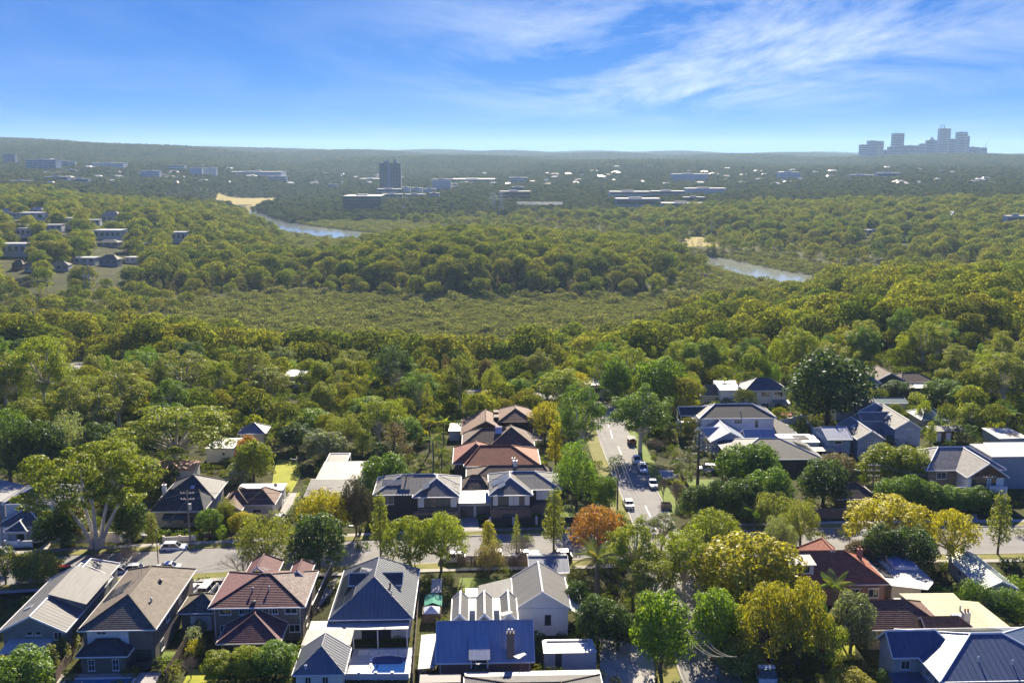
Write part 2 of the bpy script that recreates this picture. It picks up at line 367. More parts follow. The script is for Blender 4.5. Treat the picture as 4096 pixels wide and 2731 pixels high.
# ------------------------------------------------------------------ forests (nobody could count them): instanced on points
proto_col = bpy.data.collections.new('forest_prototypes')      # never linked to the scene
def proto(name, me):
    o = bpy.data.objects.new(name, me); return o
def forest_gum(i, leafm, R=7, H=15, size=.8, dens=1.7, nc=20):
    """one rounded crown, knobbly with leaf clumps, over a ragged dark skirt"""
    cl = shell_clumps(nc, R*.68, H*.58, H*.29, R*.36, lo=-.12, jitter=.14, flat=.72)
    cl += [(random.uniform(-1, 1)*R*.5, random.uniform(-1, 1)*R*.5, H*random.uniform(.1, .35), R*.3, R*.3, R*.3) for _ in range(6)]
    return quads_mesh('forest_tree', leaves(cl, dens, size, up=.75, rand=.38, lift=.2, fill=.03, asp=.7, dome=(0, 0, H*.42, R, R, H*.5)), leafm)
def forest_oak(i, leafm, R=2.6, H=12, size=.7, dens=1.8):
    cl = [(random.gauss(0, .35)*R, random.gauss(0, .35)*R, H*(.15+.8*k/9), R*(1-.07*k)*.7, R*(1-.07*k)*.7, H*.1) for k in range(10)]
    return quads_mesh('forest_sheoak', leaves(cl, dens, size, up=.3, rand=.8, lift=.1, asp=.3, fill=.25), leafm)
def forest_mangrove(i, leafm, R=3.1, H=5.0, size=.75, dens=1.8):
    cl = shell_clumps(11, R*.7, H*.55, H*.3, R*.42, lo=-.2, jitter=.3, flat=.6)
    return quads_mesh('mangrove', leaves(cl, dens, size, up=.6, rand=.55, lift=.35, fill=.12), leafm)
def far_patch(i, leafm, W=40, n=24):
    cl = []
    for k in range(n):
        x = random.uniform(-W/2, W/2); y = random.uniform(-W/2, W/2); h = random.choice([7, 9, 10, 12, 14, 18]); r = random.uniform(3, 5.5)
        for q in range(5):
            cl.append((x+random.gauss(0, .5)*r, y+random.gauss(0, .5)*r, h-r*.6+random.gauss(0, .3)*r, r*.55, r*.55, r*.45))
        cl.append((x, y, h*.4, r*.7, r*.7, h*.35))
    return quads_mesh('forest_patch', leaves(cl, .6, 1.7, up=.6, rand=.5, lift=.3, fill=.05), leafm)
def scatter(name, label, cat, pts, protos):
    """one object of kind stuff: geometry nodes put a prototype crown on every point"""
    c = bpy.data.collections.new(name+'_prototypes')
    for p in protos: c.objects.link(bpy.data.objects.new('prototype_crown', p))
    pts = np.asarray(pts, np.float32)
    me = bpy.data.meshes.new(name); me.vertices.add(len(pts)); me.vertices.foreach_set('co', pts[:, :3].ravel())
    for nm, colm in (('scl', 3), ('rot', 4)):
        at = me.attributes.new(nm, 'FLOAT', 'POINT'); at.data.foreach_set('value', np.ascontiguousarray(pts[:, colm]))
    me.update()
    o = link(name, me); tag(o, label, cat, kind='stuff')
    ng = bpy.data.node_groups.new(name, 'GeometryNodeTree')
    ng.interface.new_socket(name='Geometry', in_out='INPUT', socket_type='NodeSocketGeometry'); ng.interface.new_socket(name='Geometry', in_out='OUTPUT', socket_type='NodeSocketGeometry')
    N = ng.nodes; L = ng.links
    gi = N.new('NodeGroupInput'); go = N.new('NodeGroupOutput'); ip = N.new('GeometryNodeInstanceOnPoints'); ci = N.new('GeometryNodeCollectionInfo')
    ci.inputs['Collection'].default_value = c; ci.inputs['Separate Children'].default_value = True; ci.inputs['Reset Children'].default_value = True
    ip.inputs['Pick Instance'].default_value = True
    na = N.new('GeometryNodeInputNamedAttribute'); na.data_type = 'FLOAT'; na.inputs[0].default_value = 'scl'
    nr = N.new('GeometryNodeInputNamedAttribute'); nr.data_type = 'FLOAT'; nr.inputs[0].default_value = 'rot'
    cb = N.new('ShaderNodeCombineXYZ'); L.new(nr.outputs[0], cb.inputs[2])
    L.new(gi.outputs[0], ip.inputs['Points']); L.new(ci.outputs[0], ip.inputs['Instance']); L.new(cb.outputs[0], ip.inputs['Rotation']); L.new(na.outputs[0], ip.inputs['Scale'])
    ri = N.new('FunctionNodeRandomValue'); ri.data_type = 'INT'; ri.inputs[4].default_value = 0; ri.inputs[5].default_value = len(protos)-1
    L.new(ri.outputs[2], ip.inputs['Instance Index']); L.new(ip.outputs[0], go.inputs[0])
    md = o.modifiers.new('scatter', 'NODES'); md.node_group = ng
    return o
def jitter_pts(y0, y1, spacing, smin=-.57, smax=.57):
    out = []; y = y0
    while y < y1:
        sp_ = spacing(y); nx = int((smax-smin)*y/sp_)
        xs = smin*y+(np.arange(nx)+.5)*sp_+RNG.uniform(-.42, .42, nx)*sp_
        yy = y+RNG.uniform(-.42, .42, nx)*sp_
        out.append(np.stack([xs, yy], 1)); y += sp_
    return np.concatenate(out)
# zones -------------------------------------------------------------
EXCL = []          # (x, y, r) round houses, roads and named trees: no forest tree there
def in_poly_np(x, y, poly):
    r = np.zeros(x.shape, bool); j = len(poly)-1
    for i in range(len(poly)):
        xi, yi = poly[i]; xj, yj = poly[j]
        if yi != yj:
            r ^= ((yi > y) != (yj > y)) & (x < (xj-xi)*(y-yi)/(yj-yi)+xi)
        j = i
    return r
def open_ground(x, y, pad=0.0):
    """true where a forest tree may stand: not in the river, on a field, in a house or in a named tree"""
    ok = river_d(x, y) > 1.5
    for f in FIELDS: ok &= ~in_poly_np(x, y, f)
    for ex, ey, er in EXCL: ok &= (x-ex)**2+(y-ey)**2 > (er+pad)**2
    return ok
# ------------------------------------------------------------------ surface materials
def brick_mat(name, c1, c2, mortar=(.32, .29, .25), sx=.24, sz=.086):
    if name in MATS: return MATS[name]
    m = bpy.data.materials.new(name); m.use_nodes = True; MATS[name] = m
    N = m.node_tree.nodes; L = m.node_tree.links; b = N['Principled BSDF']; b.inputs['Roughness'].default_value = .9; b.inputs['Specular IOR Level'].default_value = .2
    tc = N.new('ShaderNodeTexCoord'); s = N.new('ShaderNodeSeparateXYZ'); L.new(tc.outputs['Object'], s.inputs[0])
    ad = N.new('ShaderNodeMath'); L.new(s.outputs[0], ad.inputs[0]); L.new(s.outputs[1], ad.inputs[1])
    cb = N.new('ShaderNodeCombineXYZ'); L.new(ad.outputs[0], cb.inputs[0]); L.new(s.outputs[2], cb.inputs[1])
    br = N.new('ShaderNodeTexBrick'); L.new(cb.outputs[0], br.inputs['Vector'])
    br.inputs['Scale'].default_value = 1; br.inputs['Brick Width'].default_value = sx; br.inputs['Row Height'].default_value = sz; br.inputs['Mortar Size'].default_value = .01
    br.inputs['Color1'].default_value = (*c1, 1); br.inputs['Color2'].default_value = (*c2, 1); br.inputs['Mortar'].default_value = (*mortar, 1)
    ns = N.new('ShaderNodeTexNoise'); ns.inputs['Scale'].default_value = .8; ns.inputs['Detail'].default_value = 5; L.new(tc.outputs['Object'], ns.inputs['Vector'])
    mr = N.new('ShaderNodeMapRange'); mr.inputs[3].default_value = .7; mr.inputs[4].default_value = 1.3; L.new(ns.outputs[0], mr.inputs[0])
    mu = N.new('ShaderNodeMix'); mu.data_type = 'RGBA'; mu.blend_type = 'MULTIPLY'; mu.inputs[0].default_value = 1
    L.new(br.outputs[0], mu.inputs[6]); L.new(mr.outputs[0], mu.inputs[7]); L.new(mu.outputs[2], b.inputs['Base Color'])
    return m
def tile_mat(name, c1, c2, lichen=None, rough=.75, wave=.5):
    """roof tiles: every tile its own tone, a rolled profile across, patches of lichen; UV in metres"""
    if name in MATS: return MATS[name]
    m = bpy.data.materials.new(name); m.use_nodes = True; MATS[name] = m
    N = m.node_tree.nodes; L = m.node_tree.links; b = N['Principled BSDF']; b.inputs['Roughness'].default_value = rough; b.inputs['Specular IOR Level'].default_value = .3
    uv = N.new('ShaderNodeUVMap')
    br = N.new('ShaderNodeTexBrick'); L.new(uv.outputs[0], br.inputs['Vector']); br.offset = 0
    br.inputs['Scale'].default_value = 1; br.inputs['Brick Width'].default_value = .30; br.inputs['Row Height'].default_value = .33; br.inputs['Mortar Size'].default_value = .012; br.inputs['Bias'].default_value = -.1
    br.inputs['Color1'].default_value = (*c1, 1); br.inputs['Color2'].default_value = (*c2, 1); br.inputs['Mortar'].default_value = (*[k*.5 for k in c1], 1)
    ns = N.new('ShaderNodeTexNoise'); ns.inputs['Scale'].default_value = 1.1; ns.inputs['Detail'].default_value = 7; ns.inputs['Roughness'].default_value = .7
    tc = N.new('ShaderNodeTexCoord'); L.new(tc.outputs['Object'], ns.inputs['Vector'])
    mr = N.new('ShaderNodeMapRange'); mr.inputs[1].default_value = .3; mr.inputs[2].default_value = .7; mr.inputs[3].default_value = .72; mr.inputs[4].default_value = 1.25; L.new(ns.outputs[0], mr.inputs[0])
    mu = N.new('ShaderNodeMix'); mu.data_type = 'RGBA'; mu.blend_type = 'MULTIPLY'; mu.inputs[0].default_value = 1
    L.new(br.outputs[0], mu.inputs[6]); L.new(mr.outputs[0], mu.inputs[7]); last = mu.outputs[2]
    if lichen:
        n2 = N.new('ShaderNodeTexNoise'); n2.inputs['Scale'].default_value = 3; n2.inputs['Detail'].default_value = 8; n2.inputs['Roughness'].default_value = .75; L.new(tc.outputs['Object'], n2.inputs['Vector'])
        rp = N.new('ShaderNodeMapRange'); rp.inputs[1].default_value = .5; rp.inputs[2].default_value = .68; L.new(n2.outputs[0], rp.inputs[0])
        mx = N.new('ShaderNodeMix'); mx.data_type = 'RGBA'; mx.inputs[7].default_value = (*lichen, 1); L.new(rp.outputs[0], mx.inputs[0]); L.new(last, mx.inputs[6]); last = mx.outputs[2]
    L.new(last, b.inputs['Base Color'])
    wv = N.new('ShaderNodeTexWave'); wv.bands_direction = 'X'; wv.inputs['Scale'].default_value = 1/.30/2/pi*pi; L.new(uv.outputs[0], wv.inputs['Vector'])
    bp = N.new('ShaderNodeBump'); bp.inputs['Strength'].default_value = wave; bp.inputs['Distance'].default_value = .06; L.new(wv.outputs[0], bp.inputs['Height']); L.new(bp.outputs[0], b.inputs['Normal'])
    return m
def metal_mat(name, c, rough=.42, streak=.2, rib=.2, wave=.35, spec=.5):
    """painted steel sheet: fine ribs down the slope, long faint weather streaks; UV in metres"""
    if name in MATS: return MATS[name]
    m = bpy.data.materials.new(name); m.use_nodes = True; MATS[name] = m
    N = m.node_tree.nodes; L = m.node_tree.links; b = N['Principled BSDF']; b.inputs['Roughness'].default_value = rough; b.inputs['Specular IOR Level'].default_value = spec
    uv = N.new('ShaderNodeUVMap'); mp = N.new('ShaderNodeMapping'); mp.inputs['Scale'].default_value = (1.6, .16, 1); L.new(uv.outputs[0], mp.inputs[0])
    ns = N.new('ShaderNodeTexNoise'); ns.inputs['Scale'].default_value = 1.4; ns.inputs['Detail'].default_value = 6; ns.inputs['Roughness'].default_value = .65; L.new(mp.outputs[0], ns.inputs['Vector'])
    r = N.new('ShaderNodeValToRGB'); e = r.color_ramp.elements; e[0].position = .3; e[1].position = .72
    e[0].color = (*[k*(1-streak) for k in c], 1); e[1].color = (*[min(1, k*(1+streak)) for k in c], 1)
    L.new(ns.outputs[0], r.inputs[0]); L.new(r.outputs[0], b.inputs['Base Color'])
    wv = N.new('ShaderNodeTexWave'); wv.bands_direction = 'X'; wv.inputs['Scale'].default_value = .5/rib; L.new(uv.outputs[0], wv.inputs['Vector'])
    bp = N.new('ShaderNodeBump'); bp.inputs['Strength'].default_value = wave; bp.inputs['Distance'].default_value = .03; L.new(wv.outputs[0], bp.inputs['Height']); L.new(bp.outputs[0], b.inputs['Normal'])
    return m
ASPHALT = mat('asphalt', (.19, .185, .175), .9, .12, .35, .3, 30, c2=(.25, .24, .225), detail=8)
CONCRETE = mat('concrete', (.36, .34, .31), .9, .15, .6, .2, 12)
KERB = mat('kerb_stone', (.34, .32, .29), .9, .2, 1.5)
PAINT = mat('road_paint', (.75, .74, .70), .7, .1, 3)
LAWN = mat('lawn', (.22, .25, .018), .95, .2, .5, .5, 25, c2=(.36, .36, .03), detail=8)
LAWN2 = mat('mown_lawn', (.10, .15, .018), .95, .2, .5, .5, 25, c2=(.17, .22, .03), detail=8)
VERGE = mat('verge_grass', (.13, .14, .03), .95, .2, .35, .5, 25, c2=(.23, .21, .05), detail=8)
MULCH = mat('garden_bed', (.085, .06, .04), .95, .3, 2, .5, 10)
WHITE = mat('white_paint', (.74, .73, .71), .6, .06, .8)
CREAM = mat('cream_render', (.62, .57, .48), .8, .1, .6)
GREYR = mat('grey_render', (.36, .36, .36), .8, .12, .6)
DARKTRIM = mat('dark_trim', (.05, .052, .055), .5, .1)
TIMBER = mat('fence_timber', (.15, .11, .08), .9, .3, 1.2, .4, 8)
TIMBER_PALE = mat('pale_timber', (.34, .27, .20), .85, .25, 1.2, .3, 8)
STEEL = mat('galvanised', (.42, .43, .44), .45, .12, 2, metal=.6)
GLASS = mat('window_glass', (.035, .042, .05), .08, .1, .8, spec=.6)
GLASS_BLUE = mat('tinted_glass', (.05, .075, .095), .1, .15, .5, spec=.6)
BRICK_BROWN = brick_mat('brown_brick', (.20, .14, .105), (.13, .092, .072))
BRICK_RED = brick_mat('red_brick', (.30, .145, .10), (.22, .10, .075))
BRICK_GREY = brick_mat('grey_brick', (.17, .145, .125), (.105, .09, .082), (.22, .2, .18))
BRICK_DARK = brick_mat('dark_brick', (.10, .072, .06), (.07, .052, .045), (.15, .13, .12))
WEATHER = brick_mat('weatherboard', (.60, .61, .63), (.56, .57, .60), (.34, .35, .37), 60, .18)
WEATHER_BLUE = brick_mat('blue_weatherboard', (.30, .36, .45), (.28, .34, .43), (.18, .22, .28), 60, .18)
# ------------------------------------------------------------------ streets
KN = [P(*q) for q in ((-420, 2262), (20, 2237), (366, 2215), (640, 2204), (1030, 2183), (1430, 2162), (1870, 2141), (2300, 2137), (2900, 2124), (3393, 2111), (3931, 2108), (4500, 2098))]
KS = [P(*q) for q in ((-420, 2365), (20, 2339), (366, 2318), (860, 2287), (1348, 2268), (1805, 2249), (2300, 2240), (2900, 2232), (3393, 2222), (3989, 2216), (4500, 2205))]
def resample(pl, step=3.0):
    pl = [Vector((p[0], p[1], 0)) for p in pl]; out = [pl[0]]
    for a, b in zip(pl[:-1], pl[1:]):
        n = max(1, int((b-a).length/step)); out += [a.lerp(b, (k+1)/n) for k in range(n)]
    # gentle smoothing
    for _ in range(12): out = [out[0]]+[(out[k-1]+out[k]*2+out[k+1])/4 for k in range(1, len(out)-1)]+[out[-1]]
    return out
KN = resample(KN); KS = resample(KS)
def y_on(pl, x):
    for a, b in zip(pl[:-1], pl[1:]):
        if a.x <= x <= b.x: return a.y+(b.y-a.y)*(x-a.x)/(b.x-a.x)
    return pl[0].y if x < pl[0].x else pl[-1].y
def strip_between(name, la, lb, z, m):
    V, Fc = [], []
    for a, b in zip(la, lb): V += [(a[0], a[1], z(a[0], a[1]) if callable(z) else z), (b[0], b[1], z(b[0], b[1]) if callable(z) else z)]
    n = len(V)//2
    for k in range(n-1): Fc.append((2*k, 2*k+2, 2*k+3, 2*k+1))
    return tag(mesh(name, V, Fc, m), kind='structure')
xs_ = np.linspace(-110, 125, 80)
strip_between('street', [(x, y_on(KS, x)) for x in xs_], [(x, y_on(KN, x)) for x in xs_], .03, ASPHALT)
SIDE = [(25.8, 90), (26.2, 118), (26.6, 150), (26.6, 180), (25.6, 205), (25.2, 225), (24.8, 245), (26.3, 260), (25.6, 272), (19, 286), (4, 297), (-20, 303)]
SIDE = resample(SIDE)
def offset(pl, d):
    out = []
    for k in range(len(pl)):
        t = (pl[min(k+1, len(pl)-1)]-pl[max(k-1, 0)]).normalized(); out.append(pl[k]+Vector((-t.y, t.x, 0))*d)
    return out
zroad = lambda x, y: zt(x, y)+.05
strip_between('side_street', offset(SIDE, 3.7), offset(SIDE, -3.7), lambda x, y: zt(x, y)+.036, ASPHALT)
def kerb_run(name, pl, w=.28, h=.15, m=KERB):
    b = MB()
    for p, q in zip(pl[:-1], pl[1:]): b.bar(Vector((p[0], p[1], zt(p[0], p[1])+h/2)), Vector((q[0], q[1], zt(q[0], q[1])+h/2)), w, h)
    return tag(b.build(name, m), kind='structure')
J0, J1 = 20.2, 33.2
kerb_run('kerb', [p for p in KN if p.x < J0]); kerb_run('kerb', [p for p in KN if p.x > J1])
kerb_run('kerb', [p for p in KS if p.x < J0]); kerb_run('kerb', [p for p in KS if p.x > J1-1.5])
for sgn in (1, -1):
    e = offset(SIDE, 3.85*sgn)
    kerb_run('kerb', [p for p in e if p.y < y_on(KS, p.x)-1.5]); kerb_run('kerb', [p for p in e if y_on(KN, p.x)+1.5 < p.y])
def verge(name, xa, xb, side, d0, d1, m, z=.1):
    xs = np.linspace(xa, xb, max(2, int((xb-xa)/3))); K = KN if side > 0 else KS
    return strip_between(name, [(x, y_on(K, x)+side*d0) for x in xs], [(x, y_on(K, x)+side*d1) for x in xs], z, m)
for xa, xb in ((-110, J0), (J1, 125)):
    verge('verge', xa, xb, 1, .15, 2.2, VERGE); verge('footpath', xa, xb, 1, 2.2, 3.5, CONCRETE, .104)
    verge('verge', xa, xb, -1, .15, 2.4, VERGE); verge('footpath', xa, xb, -1, 2.4, 3.6, CONCRETE, .104)
e1, e2 = offset(SIDE, -4.0), offset(SIDE, -6.6)
for lo, hi in ((92, 150), (182, 258)):
    strip_between('verge', [p for p in e1 if lo < p.y < hi], [q for p, q in zip(e1, e2) if lo < p.y < hi], lambda x, y: zt(x, y)+.1, LAWN2)
e1, e2 = offset(SIDE, 4.0), offset(SIDE, 7.0)
for lo, hi in ((92, 150), (180, 258)):
    strip_between('verge', [p for p in e1 if lo < p.y < hi], [q for p, q in zip(e1, e2) if lo < p.y < hi], lambda x, y: zt(x, y)+.1, VERGE)
def dashes(pts, w=.14, z=.05, name='lane_marking'):
    for a, b in pts:
        a = Vector(a); b = Vector(b); d = (b-a).normalized(); n = Vector((-d.y, d.x))*w/2
        tag(mesh(name, [(p.x, p.y, zt(p.x, p.y)+z) for p in (a-n, a+n, b+n, b-n)], [(0, 1, 2, 3)], PAINT), kind='structure')
dashes([((26.6, 170), (26.6, 176)), ((26.5, 182), (26.3, 188)), ((25.3, 222), (25.2, 229)), ((24.6, 236), (24.7, 243)), ((24.6, 246), (25.0, 253)), ((26.5, 128), (26.5, 134)), ((26.6, 140), (26.6, 146)), ((-78, 157), (-74, 157.2))], .22)
dashes([((22.6, y_on(KN, 26)+1.2), (30.4, y_on(KN, 26)+1.4))], .35)
# lawns, drives and paved yards: (kind, photograph pixels of the corners on level ground)
YARDS = []
def yard(name, px, m, z=.02):
    pts = [P(u, v, 0) for u, v in px]; YARDS.append([(p.x, p.y) for p in pts])
    return tag(mesh(name, [(p.x, p.y, zt(p.x, p.y)+z) for p in pts], [tuple(range(len(pts)))], m), kind='structure')
yard('lawn', [(1083, 1960), (1165, 1960), (1205, 1890), (1180, 1835), (1110, 1825), (1095, 1880)], LAWN)
yard('lawn', [(1140, 2072), (1165, 2066), (1215, 1958), (1190, 1962)], LAWN, .024)
yard('driveway', [(1095, 2095), (1142, 2082), (1188, 1962), (1152, 1962)], CONCRETE, .028)
yard('lawn', [(600, 2662), (690, 2662), (722, 2600), (650, 2600)], LAWN2)
yard('lawn', [(1840, 2310), (2010, 2310), (1860, 2480), (1800, 2480)], LAWN2)
yard('lawn', [(2742, 1945), (2880, 1945), (2872, 1917), (2750, 1915)], LAWN2)
yard('lawn', [(730, 2310), (815, 2312), (830, 2292), (735, 2292)], LAWN2)
yard('driveway', [(860, 2345), (905, 2345), (935, 2287), (885, 2287)], CONCRETE, .026)
yard('driveway', [(1848, 2142), (1918, 2142), (1912, 2068), (1840, 2068)], CONCRETE, .03)
yard('driveway', [(110, 2212), (170, 2205), (215, 2150), (195, 2150)], CONCRETE, .03)
yard('driveway', [(430, 2210), (505, 2208), (540, 2150), (515, 2150)], CONCRETE, .03)
yard('driveway', [(2622, 1908), (2722, 1925), (2690, 1880), (2600, 1875)], CONCRETE, .03)
yard('driveway', [(3850, 2108), (3925, 2106), (3905, 2055), (3845, 2058)], CONCRETE, .03)
yard('lawn', [(730, 2731), (870, 2731), (870, 2680), (760, 2670)], LAWN)
yard('paved_yard', [(1185, 2480), (1240, 2470), (1385, 2290), (1345, 2290)], CONCRETE, .026)
yard('lawn', [(3300, 2640), (3420, 2640), (3420, 2580), (3310, 2580)], LAWN)
yard('lawn', [(2050, 2090), (2330, 2082), (2320, 2030), (2220, 2010)], LAWN2)
yard('lawn', [(3680, 2260), (3840, 2260), (3870, 2210), (3700, 2215)], MULCH)
yard('garden_path', [(2330, 2520), (2400, 2560), (2400, 2731), (2620, 2731), (2620, 2600)], CONCRETE, .02)
# ------------------------------------------------------------------ houses
def clip_half(poly, k, val, keep_ge):
    out = []; n = len(poly)
    for i in range(n):
        a, b = poly[i], poly[(i+1) % n]; ia = (a[k] >= val-1e-9) if keep_ge else (a[k] <= val+1e-9); ib = (b[k] >= val-1e-9) if keep_ge else (b[k] <= val+1e-9)
        if ia: out.append(a)
        if ia != ib:
            t = (val-a[k])/(b[k]-a[k]); out.append((a[0]+(b[0]-a[0])*t, a[1]+(b[1]-a[1])*t))
    return out
def area2(p): return abs(sum(p[i][0]*p[(i+1) % len(p)][1]-p[(i+1) % len(p)][0]*p[i][1] for i in range(len(p))))/2
PANEL_ME = {}
GROUND_OFF = 0
class House:
    def __init__(s, name, label, fl, fr, ze, yaw=2.0, cat='house', group=None, z0=None, excl=True):
        zb = 0.0 if z0 is None else z0
        for _ in range(6):
            A = P(*fl, ze+zb); B = P(*fr, ze+zb)
            if z0 is None: zb = zt(A.x, A.y)
        s.W = (B-A).length; s.yaw = radians(yaw); s.z0 = zb
        s.e = empty(name, (A.x, A.y, s.z0), s.yaw, label, cat, group); s.A = A; s.roof = None; s.ov = .45; s.ext = []
    def loc(s, u, v, z):
        q = P(u, v, z+s.z0)-s.A; c, n = cos(s.yaw), sin(s.yaw); return (q.x*c+q.y*n, -q.x*n+q.y*c)
    def world(s, x, y, z=0):
        c, n = cos(s.yaw), sin(s.yaw); return Vector((s.A.x+x*c-y*n, s.A.y+x*n+y*c, s.z0+z))
    def mark(s, x0, x1, y0, y1):
        c = s.world((x0+x1)/2, (y0+y1)/2); EXCL.append((c.x, c.y, .56*max(x1-x0, y1-y0)))
    def walls(s, x0, x1, y0, y1, z0, z1, m, name='wall'):
        b = MB(); b.box(x0, x1, y0, y1, z0, z1, bottom=False); s.mark(x0, x1, y0, y1); return b.build(name, m, s.e)
    # -- roofs
    def start_roof(s, m, name='roof', trim=None, style='tile'):
        s.rm = m; s.style = style; s.trim = trim or WHITE; s.rV, s.rF, s.rUV = [], [], []; s.slopes = []; s.caps = []; s.guts = []; s.rname = name; s.sheets = []
    def slope(s, pts, style=None, course=.33, t=.055, gutter=True):
        style = style or s.style; p = [Vector(q) for q in pts]; a = (p[1]-p[0]).normalized()
        n = Vector((0, 0, 0))
        for i in range(len(p)): n += p[i].cross(p[(i+1) % len(p)])
        n.normalize()
        if n.z < 0: p = [p[1], p[0]]+list(reversed(p[2:])); a = -a; n = -n
        b = n.cross(a); o = p[0]; q2 = [((q-o).dot(a), (q-o).dot(b)) for q in p]
        s.slopes.append((o, a, b, n, q2))
        def put(poly, h):
            k0 = len(s.rV); V = [o+a*u+b*v+n*h(u, v) for u, v in poly]; s.rV += V; s.rF.append(tuple(range(k0, k0+len(poly)))); s.rUV += [(u, v) for u, v in poly]
        # underside
        put(list(reversed(q2)), lambda u, v: -.1)
        for i in range(len(q2)):
            u0, u1 = q2[i], q2[(i+1) % len(q2)]; k0 = len(s.rV)
            s.rV += [o+a*u0[0]+b*u0[1]-n*.1, o+a*u1[0]+b*u1[1]-n*.1, o+a*u1[0]+b*u1[1], o+a*u0[0]+b*u0[1]]; s.rF.append((k0, k0+1, k0+2, k0+3)); s.rUV += [u0, u1, u1, u0]
        if style == 'tile':
            vm = max(v for u, v in q2); k = 0
            while k*course < vm-1e-4:
                v0, v1 = k*course, min((k+1)*course, vm); c = clip_half(clip_half(q2, 1, v0, True), 1, v1, False); k += 1
                if len(c) < 3 or area2(c) < 1e-3: continue
                put(c, lambda u, v: t*(1-(v-v0)/course))
                lo = sorted(u for u, v in c if abs(v-v0) < 1e-6)
                if len(lo) >= 2:
                    k0 = len(s.rV); s.rV += [o+a*lo[0]+b*v0, o+a*lo[-1]+b*v0, o+a*lo[-1]+b*v0+n*t, o+a*lo[0]+b*v0+n*t]; s.rF.append((k0, k0+1, k0+2, k0+3)); s.rUV += [(lo[0], v0), (lo[-1], v0), (lo[-1], v0), (lo[0], v0)]
        elif style == 'seam':
            put(q2, lambda u, v: 0); s.sheets.append((o, a, b, n, q2))
        else:
            put(q2, lambda u, v: 0)
            um0, um1 = min(u for u, v in q2), max(u for u, v in q2); u = um0+.4      # raised ribs
            while u < um1:
                c = clip_half(clip_half(q2, 0, u, True), 0, u+.06, False); u += .76
                if len(c) >= 3 and area2(c) > .01: put(c, lambda u_, v_: .045)
        if gutter: s.guts.append((p[0], p[1], n))
    def gable_roof(s, x0, x1, y0, y1, ze, rise, axis='y', e0=0, e1=0, style=None, wall=None, gut=True):
        if axis == 'y':
            xm = (x0+x1)/2; r0 = (xm, y0+e0, ze+rise); r1 = (xm, y1-e1, ze+rise)
            L_, R_ = [(x0, y1, ze), (x0, y0, ze), r0, r1], [(x1, y0, ze), (x1, y1, ze), r1, r0]
            Fq, Bq = [(x0, y0, ze), (x1, y0, ze), r0], [(x1, y1, ze), (x0, y1, ze), r1]
        else:
            ym = (y0+y1)/2; r0 = (x0+e0, ym, ze+rise); r1 = (x1-e1, ym, ze+rise)
            L_, R_ = [(x0, y0, ze), (x1, y0, ze), r1, r0], [(x1, y1, ze), (x0, y1, ze), r0, r1]
            Fq, Bq = [(x0, y1, ze), (x0, y0, ze), r0], [(x1, y0, ze), (x1, y1, ze), r1]
        if (Vector(r0)-Vector(r1)).length < .05:
            L_ = L_[:3]; R_ = R_[:3]
        else: s.caps.append((r0, r1))
        s.slope(L_, style, gutter=gut); s.slope(R_, style, gutter=gut)
        for e, tri, r in ((e0, Fq, r0), (e1, Bq, r1)):
            if e > .01:
                s.slope(tri, style, gutter=gut); s.caps += [(tri[0], r), (tri[1], r)]
            else:
                s.caps += [(tri[0], r, 'barge'), (tri[1], r, 'barge')]
                if wall is not None:
                    c = Vector(((tri[0][0]+tri[1][0])/2, (tri[0][1]+tri[1][1])/2, 0)); inw = Vector(((x0+x1)/2, (y0+y1)/2, 0))-c; inw.normalize()
                    tr = [Vector(q)+inw*s.ov+Vector((0, 0, -.12)) for q in tri]
                    mesh('gable_wall', tr, [(0, 1, 2)], wall, s.e)
    def hip(s, x0, x1, y0, y1, ze, rise, style=None, wall=None):
        w, d = x1-x0, y1-y0
        if w <= d: s.gable_roof(x0, x1, y0, y1, ze, rise, 'y', w/2, w/2, style)
        else: s.gable_roof(x0, x1, y0, y1, ze, rise, 'x', d/2, d/2, style)
    def end_roof(s, cap=None, cap_r=.13, gut_m=None):
        r = mesh(s.rname, s.rV, s.rF, s.rm, s.e, uv=s.rUV); s.roof = r
        for c in s.caps:
            b = MB(); up = Vector((0, 0, .05))
            if len(c) == 3: b.bar(Vector(c[0])-Vector((0, 0, .02)), Vector(c[1])-Vector((0, 0, .02)), .08, .26); b.build('barge_board', s.trim, r)
            else: b.tube([Vector(c[0])+up, Vector(c[1])+up], cap_r, 6); b.build('ridge_cap', cap or s.rm, r)
        for p, q, n in s.guts:
            b = MB(); o = Vector((n.x, n.y, 0)); o = o.normalized()*.07 if o.length > 1e-4 else Vector((0, 0, 0))
            b.bar(p+o-Vector((0, 0, .06)), q+o-Vector((0, 0, .06)), .14, .16); b.build('gutter', gut_m or s.trim, r)
